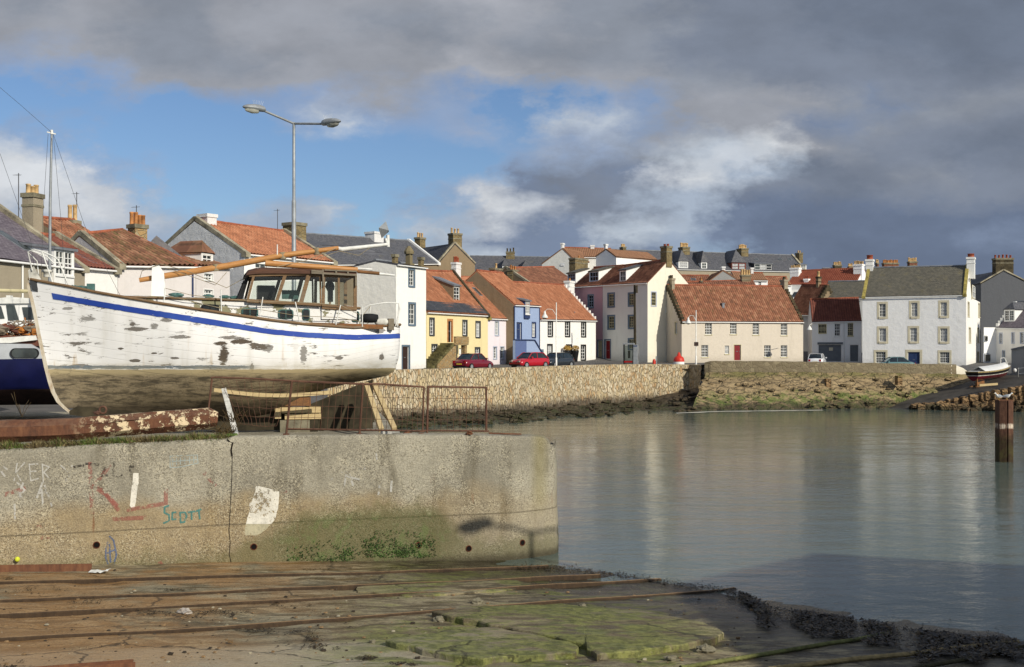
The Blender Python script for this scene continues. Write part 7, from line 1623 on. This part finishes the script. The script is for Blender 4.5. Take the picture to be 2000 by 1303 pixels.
# ---------------------------------------------------------------- street things
glass('car_glass', (38, 44, 46), .08, .6)
def car(name, label, px, py, D, rz, paint, L=3.9, W_=1.66, H=1.42, hatch=True, cat='car'):
    g = G(px, D); t = thing(name, label, cat, (g.x, g.y, zat(py, D)), rz, 'cars parked along the harbour street'); w_ = W_/2; mb = MB()
    st = [(0, .38, .50, .80), (.06, .28, .62, .93), (.35, .22, .74, .98), (1.0, .2, .86, 1), (1.35, .2, .90, 1), (2.6, .2, .92, 1), (3.3, .22, .92 if hatch else .90, .99), (3.75, .26, .90, .95), (L-.04, .34, .78, .88), (L, .40, .62, .82)]
    rings = [[Vector((x, 0, z0)), Vector((x, -w_*k*.92, z0)), Vector((x, -w_*k, z0+.16)), Vector((x, -w_*k*1.0, (z0+z1)/2+.05)), Vector((x, -w_*k*.94, z1-.05)), Vector((x, -w_*k*.86, z1)), Vector((x, 0, z1+.03))] for x, z0, z1, k in st]
    mb.grid(rings); mb.grid([[Vector((p.x, -p.y, p.z)) for p in r_] for r_ in rings[::-1]])
    for r_ in (rings[0], rings[-1]): mb.face(r_+[Vector((p.x, -p.y, p.z)) for p in r_[::-1][1:-1]])
    body = mb.build('body', paint, t)
    rf = [(1.02, .88), (1.62, H-.05), (1.95, H), (2.75, H), (3.25, H-.06), (3.72, .9)] if hatch else [(1.0, .88), (1.65, H-.04), (2.0, H), (2.6, H), (2.95, H-.05), (3.55, .9)]
    mb = MB(); top = [Vector((x, -w_*(.70 if z > 1 else .86), z)) for x, z in rf]; bot = [Vector((x, -w_*.86, .88)) for x, z in rf]
    mb.grid([bot, top]); mb.grid([[Vector((p.x, -p.y, p.z)) for p in top], [Vector((p.x, -p.y, p.z)) for p in bot]]); mb.grid([top, [Vector((p.x, -p.y, p.z)) for p in top]]); mb.build('windows', 'car_glass', t)
    mb = MB(); tt = top[1:5]; a = [p+Vector((0, -.01, .012)) for p in tt]; mb.grid([a, [Vector((p.x, 0, p.z+.03)) for p in a], [Vector((p.x, -p.y, p.z)) for p in a]])
    for s_ in (1, -1):
        for (x0, z0, x1, z1) in ((rf[0][0], rf[0][1], rf[1][0], rf[1][1]), (2.25, .9, 2.28, H-.01), (rf[4][0]-.05, H-.05, rf[5][0], rf[5][1]), (rf[1][0], rf[1][1], rf[2][0], rf[2][1]), (rf[2][0], H-.01, rf[3][0], H-.01), (rf[3][0], H-.01, rf[4][0], rf[4][1])):
            mb.beam((x0, -s_*w_*(.87 if z0 < 1 else .715), z0), (x1, -s_*w_*(.87 if z1 < 1 else .715), z1), .05, .06)
    mb.build('roof', paint, t)
    for x in (.72, L-.68):
        for s_ in (1, -1):
            mb = MB(); mb.tube([(x, s_*(w_-.16), .3), (x, s_*(w_+.01), .3)], .3, 18); wh_ = mb.build('wheel', 'rubber', t); mb = MB(); mb.tube([(x, s_*(w_-.02), .3), (x, s_*(w_+.02), .3)], .19, 12); mb.build('rim', 'galv', wh_)
    for s_ in (1, -1):
        mb = MB(); mb.box(-.015, .10, s_*w_*.58-.14, s_*w_*.58+.14, .56, .70); mb.build('headlight', 'lens_glass', t); mb = MB(); mb.box(L-.08, L+.012, s_*w_*.68-.10, s_*w_*.68+.10, .60, .82); mb.build('tail_light', 'tail_red', t)
        mb = MB(); mb.box(1.28, 1.42, s_*(w_+.08)-.07, s_*(w_+.08)+.07, .92, 1.04); mb.build('mirror', paint, t)
    mb = MB(); mb.box(L-.01, L+.018, -.26, .26, .48, .58); mb.build('number_plate', 'plate_yellow', t)
    mb = MB(); mb.box(-.02, L+.02, -w_*.8, w_*.8, .24, .36); mb.build('bumper', 'black_paint', t)
    return t
plain('tail_red', (150, 20, 20), .3, .1); plain('plate_yellow', (210, 180, 60), .5, .05)
def carpaint(n, c): plain(n, c, .22, .05, 1.0); M[n].node_tree.nodes['Principled BSDF'].inputs['Coat Weight'].default_value = .6
carpaint('car_maroon', (112, 24, 40)); carpaint('car_red', (170, 30, 44)); carpaint('car_dark', (44, 50, 56)); carpaint('car_white', (220, 222, 224)); carpaint('car_teal', (96, 128, 132))
# x axis of a car runs from bonnet to boot
car('parked_car', 'dark maroon saloon parked at the foot of the stone stair, boot towards the water', 950, 722, 98.8, R(-122), 'car_maroon', hatch=False, L=4.2)
car('parked_car', 'bright red hatchback parked before the blue and pink houses', 1005, 719.5, 101, R(46), 'car_red')
car('parked_car', 'dark grey hatchback parked in front of the white crow-stepped house', 1062, 718.5, 106, R(50), 'car_dark')
car('parked_car', 'white estate car behind the sea wall beside the grey garage doors', 1600, 716, 124, R(-112), 'car_white')
car('parked_car', 'pale teal saloon behind the sea wall in front of the big white house', 1706, 724, 117, R(-4), 'car_teal', hatch=False, L=4.1)
# planters
plain('orange_flower', (176, 142, 70), .95, .4, 8)
CUR[0] = '5'
for xc, lb in ((1660, 'tall black planter with a ball plant, left of the black framed door'), (1725, 'tall black planter with a ball plant, right of the black framed door')):
    px = cx(xc); D = rowD(px, .7); g = G(px, D); t = thing('planter', lb, 'planter', (g.x, g.y, 3.85), 0, 'planters beside the door of the white crow-stepped house')
    mb = MB(); mb.lathe((0, 0, 0), [(.22, 0), (.30, .8), (.42, 1.5), (.44, 1.62), (.36, 1.62), (.36, 1.5)], 14); mb.build('pot', 'black_paint', t); mb = MB(); rd = random.Random(int(px))
    for i in range(420):
        d = Vector((rd.gauss(0, 1), rd.gauss(0, 1), rd.gauss(0, 1))).normalized(); p = Vector((0, 0, 1.85))+Vector((d.x*.45, d.y*.45, d.z*.34))*rd.uniform(.75, 1.08); u = Vector((rd.gauss(0, 1), rd.gauss(0, 1), rd.gauss(0, 1))).normalized()*.06; v = u.cross(d)*1.0; mb.face([p-u, p-v, p+u, p+v])
    mb.build('plant', 'orange_flower', t)
CUR[0] = '0'
# phone box
g = G(1218, 119); D = 119; t = thing('phone_box', 'steel and glass telephone box with red stripe on the open street', 'phone box', (g.x, g.y, zat(716.5, D)), R(-12)); H = 2.35; Wb = .98
mb = MB()
for x in (0, Wb):
    for y in (0, Wb): mb.box(x-.04, x+.04, y-.04, y+.04, 0, H)
mb.build('frame', 'black_paint', t); mb = MB(); mb.box(-.08, Wb+.08, -.08, Wb+.08, H, H+.16); mb.build('roof', 'galv', t); mb = MB(); mb.box(Wb-.03, Wb+.50, .0, Wb, .02, H-.01); mb.build('side_panel', 'galv', t)
mb = MB(); mb.box(.04, Wb-.05, -.01, .0, .45, .62); mb.build('stripe', 'tail_red', t); mb = MB(); mb.box(.04, Wb-.05, .0, .015, .1, H-.1); mb.build('glass', 'clear_glass', t); mb = MB(); mb.box(.38, .62, Wb-.3, Wb-.1, .9, 1.7); mb.build('telephone', 'black_paint', t)
mb = MB(); mb.box(Wb+.05, Wb+.45, -.008, -.002, H-.22, H-.10); mb.build('name_plate', 'navy_paint', t)
# harbour buoy
D = 115.5; g = G(1326, D); t = thing('harbour_buoy', 'round red harbour buoy with a white foot, set down before the cottage', 'buoy', (g.x, g.y, zat(713, D))); mb = MB(); mb.lathe((0, 0, 0), [(.55, 0), (.56, .18), (.55, .34)], 24); mb.build('foot', 'white_paint', t)
plain('buoy_red', (196, 54, 38), .45, .12); mb = MB(); mb.lathe((0, 0, .34), [(.56, 0), (.555, .16), (.52, .32), (.43, .46), (.28, .56), (.19, .60), (.18, .74), (.13, .78), (.11, .92), (.03, .98), (0, .99)], 24); mb.build('float', 'buoy_red', t); mb = MB(); mb.box(-.12, .12, -.03, .03, .85, 1.22); mb.build('lifting_eye', 'buoy_red', t)
# bollard, hydrant, bench shadow
D = 117; g = G(1282, D); mb = MB(); mb.tube([(g.x, g.y, 4.0), (g.x, g.y, zat(696, D))], .07, 8); tag(mb.build('marker_post', 'galv'), 'short grey post beside the red buoy', 'post')
g = G(1277.5, D-.5); mb = MB(); mb.lathe((g.x, g.y, 4.0), [(.16, 0), (.17, .35), (.12, .5), (.05, .58), (0, .6)], 10); tag(mb.build('red_canister', 'buoy_red'), 'small red canister at the foot of the grey post', 'canister')
# old telegraph pole
D = 121; a = P(1240.5, 706, D); b = P(1239.5, 556, D); mb = MB(); mb.tube([a, b], [.16, .11], 10); c = P(1242.5, 565, D); mb.box(c.x-.05, c.x+.14, c.y-.3, c.y-.1, c.z-.4, c.z+.4); tag(mb.build('telegraph_pole', 'stair_dark'), 'bare brown wooden pole in front of the tall grey house', 'pole')
# street lamps with swan necks
def slamp(px, ybase, ytop, D, label, left=True, sign=None, headw=1.15):
    a = P(px, ybase, D); H = zat(ytop, D)-a.z; t = thing('swan_neck_lamp', label, 'street lamp', tuple(a), 0, 'swan neck lamps on the harbour street'); mb = MB(); mb.tube([(0, 0, 0), (0, 0, .9), (0, 0, .92), (0, 0, H)], [.09, .085, .05, .045], 10); mb.build('pole', 'white_metal', t); s_ = -1 if left else 1
    mb = MB(); zc = H*.83; mb.tube([(0, 0, H*.80), (s_*.35*headw, 0, zc+.38), (s_*.8*headw, 0, zc+.42), (s_*1.05*headw, 0, zc+.2)], .025, 6); mb.build('neck', 'white_metal', t)
    mb = MB(); mb.lathe((s_*1.05*headw, 0, zc-.38), [(.30, 0), (.26, .12), (.12, .34), (.08, .58), (0, .62)], 14); hd = mb.build('lamp_shade', 'white_metal', t); mb = MB(); mb.lathe((s_*1.05*headw, 0, zc-.50), [(.05, 0), (.18, .05), (.22, .12)], 12); mb.build('bulb_glass', 'lens_glass', hd)
    mb = MB(); mb.tube([(-.5, 0, H*.47), (.5, 0, H*.47)], .015, 5); mb.build('crossbar', 'white_metal', t)
    if sign: mb = MB(); z = zat(sign[1], D)-a.z; mb.box(-.22, .22, -.14, -.08, z-.2, z+.2); mb.build('sign', 'brown_door', t)
slamp(1086.5, 718, 591, 103, 'white swan neck lamp between the dark car and the quay wall', headw=1.0); slamp(1359.5, 713, 606, 114.5, 'swan neck lamp with a small brown sign, in front of the beige cottage', sign=(0, 672), headw=.75)
# wall lamp
D = 127.5; c = P(1581, 640, D); mb = MB(); mb.tube([(c.x+.5, c.y+1.0, c.z+.1), (c.x+.3, c.y, c.z+.45), (c.x, c.y, c.z+.3)], .03, 6); mb.lathe((c.x, c.y, c.z-.25), [(.32, 0), (.25, .15), (.1, .4), (0, .55)], 12); tag(mb.build('wall_lamp', 'white_metal'), 'white bell lamp at the corner of the garage house', 'wall lamp')
# small open boat on its trailer at the head of the ramp
CUR[0] = 'r'; D0 = 107.0; a = G(cx(190), D0); b = G(cx(1005), D0+4.5); u = (b-a).normalized(); bz = zat(cy(770), D0); t = thing('clinker_boat', 'small open clinker boat, black and maroon, parked at the head of the ramp', 'boat', (a.x, a.y, bz), math.atan2(u.y, u.x)); L = (b-a).length; kz = zat(cy(700), D0+1)-bz; zr0 = zat(cy(500), D0)-bz; zr1 = zat(cy(365), D0+4)-bz
def cb(q, w_):
    B = .95*math.sin(math.pi*min(1, .18+q*.82))**.6; zs = zr0+(zr1-zr0)*q+.12*(2*q-1)**2-.1; z = kz+.25*q+(zs-kz-.25*q)*w_; return Vector((q*L*(.86+.14*w_)+.35*(1-w_)*(1-q), -B*(1-(1-w_)**2.2)**.7, z))
for w0, w1, nm, mt in ((0, .52, 'bottom', 'car_maroon'), (.52, .6, 'waterline', 'dirty_white'), (.6, .86, 'hull', 'black_paint'), (.86, 1, 'gunwale', 'rope_straw')):
    mb = MB(); rw = [[cb(i/24, w0+(w1-w0)*j/5) for i in range(25)] for j in range(6)]; mb.grid(rw); mb.grid([[Vector((p.x, -p.y, p.z)) for p in r_] for r_ in rw[::-1]]); e = [r_[0] for r_ in rw]; mb.grid([e, [Vector((p.x, -p.y, p.z)) for p in e]], sm=False); mb.build(nm, mt, t)
mb = MB(); rw = [cb(i/24, .99) for i in range(25)]; mb.grid([rw, [Vector((p.x, -p.y*1, p.z)) for p in rw]]); 
q = [cb(i/24, 1.0)+Vector((0, .12, .0)) for i in range(4, 22)]; mb.grid([q, [Vector((p.x, 0, p.z+.42)) for p in q], [Vector((p.x, -p.y, p.z)) for p in q]]); mb.build('cover', 'white_paint', t)
mb = MB()
for (x0, y0, x1, y1) in ((795, 395, 800, 215), (800, 215, 880, 205), (880, 205, 960, 370), (905, 215, 960, 365)):
    p = Vector(((cx(x0)-cx(190))*L/(cx(1005)-cx(190)), 0, zat(cy(y0), D0+3)-bz)); q = Vector(((cx(x1)-cx(190))*L/(cx(1005)-cx(190)), 0, zat(cy(y1), D0+3)-bz)); mb.tube([p, q], .03, 6)
mb.build('rigging_frame', 'white_metal', t)
mb = MB(); mb.beam((.35, -.35, kz-.55), (.35, -.35, kz+.3), .12, .12); mb.beam((.7, -.04, kz-.3), (2.2, -.04, kz-.1), .12, .3); mb.beam((.2, .3, kz-.52), (L*.9, .3, kz-.2), .1, .1); mb.beam((.2, -.3, kz-.52), (L*.9, -.3, kz-.2), .1, .1); mb.build('cradle', 'brown_timber', t)
for x in (L*.70,):
    for s_ in (1, -1): mb = MB(); mb.tube([(x, s_*.7, kz-.2), (x, s_*.88, kz-.2)], .32, 16); mb.build('trailer_wheel', 'rubber', t)
mb = MB(); c = Vector((L*1.0, -.5, zr1-.5)); mb.blob(c, (.17, .17, .2), 3, 12, 8, 0, sm=True); mb.build('fender', 'white_paint', t)
# blocks beside it
mb = MB(); c = P(cx(560), cy(790), 104); mb.beam(c-Vector((.9, 0, 0)), c+Vector((.9, .3, .12)), .16, .2); tag(mb.build('timber_baulk', 'pale_timber'), 'pale timber baulk beside the clinker boat cradle', 'timber')
# handrail by the shed
mb = MB(); D = 108
for (x0, y0, x1, y1) in ((1182, 430, 1500, 400), (1185, 540, 1500, 515), (1182, 690, 1184, 425)): mb.tube([P(cx(x0), cy(y0), D), P(cx(x1), cy(y1), D-2)], .03, 6)
tag(mb.build('handrail', 'white_metal'), 'pale steel handrail in front of the grey shed', 'handrail'); CUR[0] = '0'
# tyre fender hung on the jetty
c = P(1880, 783, 104.6); mb = MB(); pts = [c+Vector((.33*math.cos(a), -.0, .42*math.sin(a))) for a in [2*math.pi*i/20 for i in range(21)]]; mb.tube(pts, .13, 8); tag(mb.build('tyre_fender', 'rubber'), 'black tyre hung against the stone jetty left of the pile', 'tyre')
# timber baulks on the embankment
for px, py, lb in ((1617, 748, 'weathered stone post jutting from the bank, left one'), (1756, 742, 'ochre stone post jutting from the bank, nearer the ramp')):
    D = 108.5; c = P(px, py, D); mb = MB(); mb.box(c.x-.22, c.x+.22, c.y-.3, c.y+.6, c.z-.5, c.z+.4); tag(mb.build('bank_post', 'jetty_rock'), lb, 'post', 'posts on the bank')
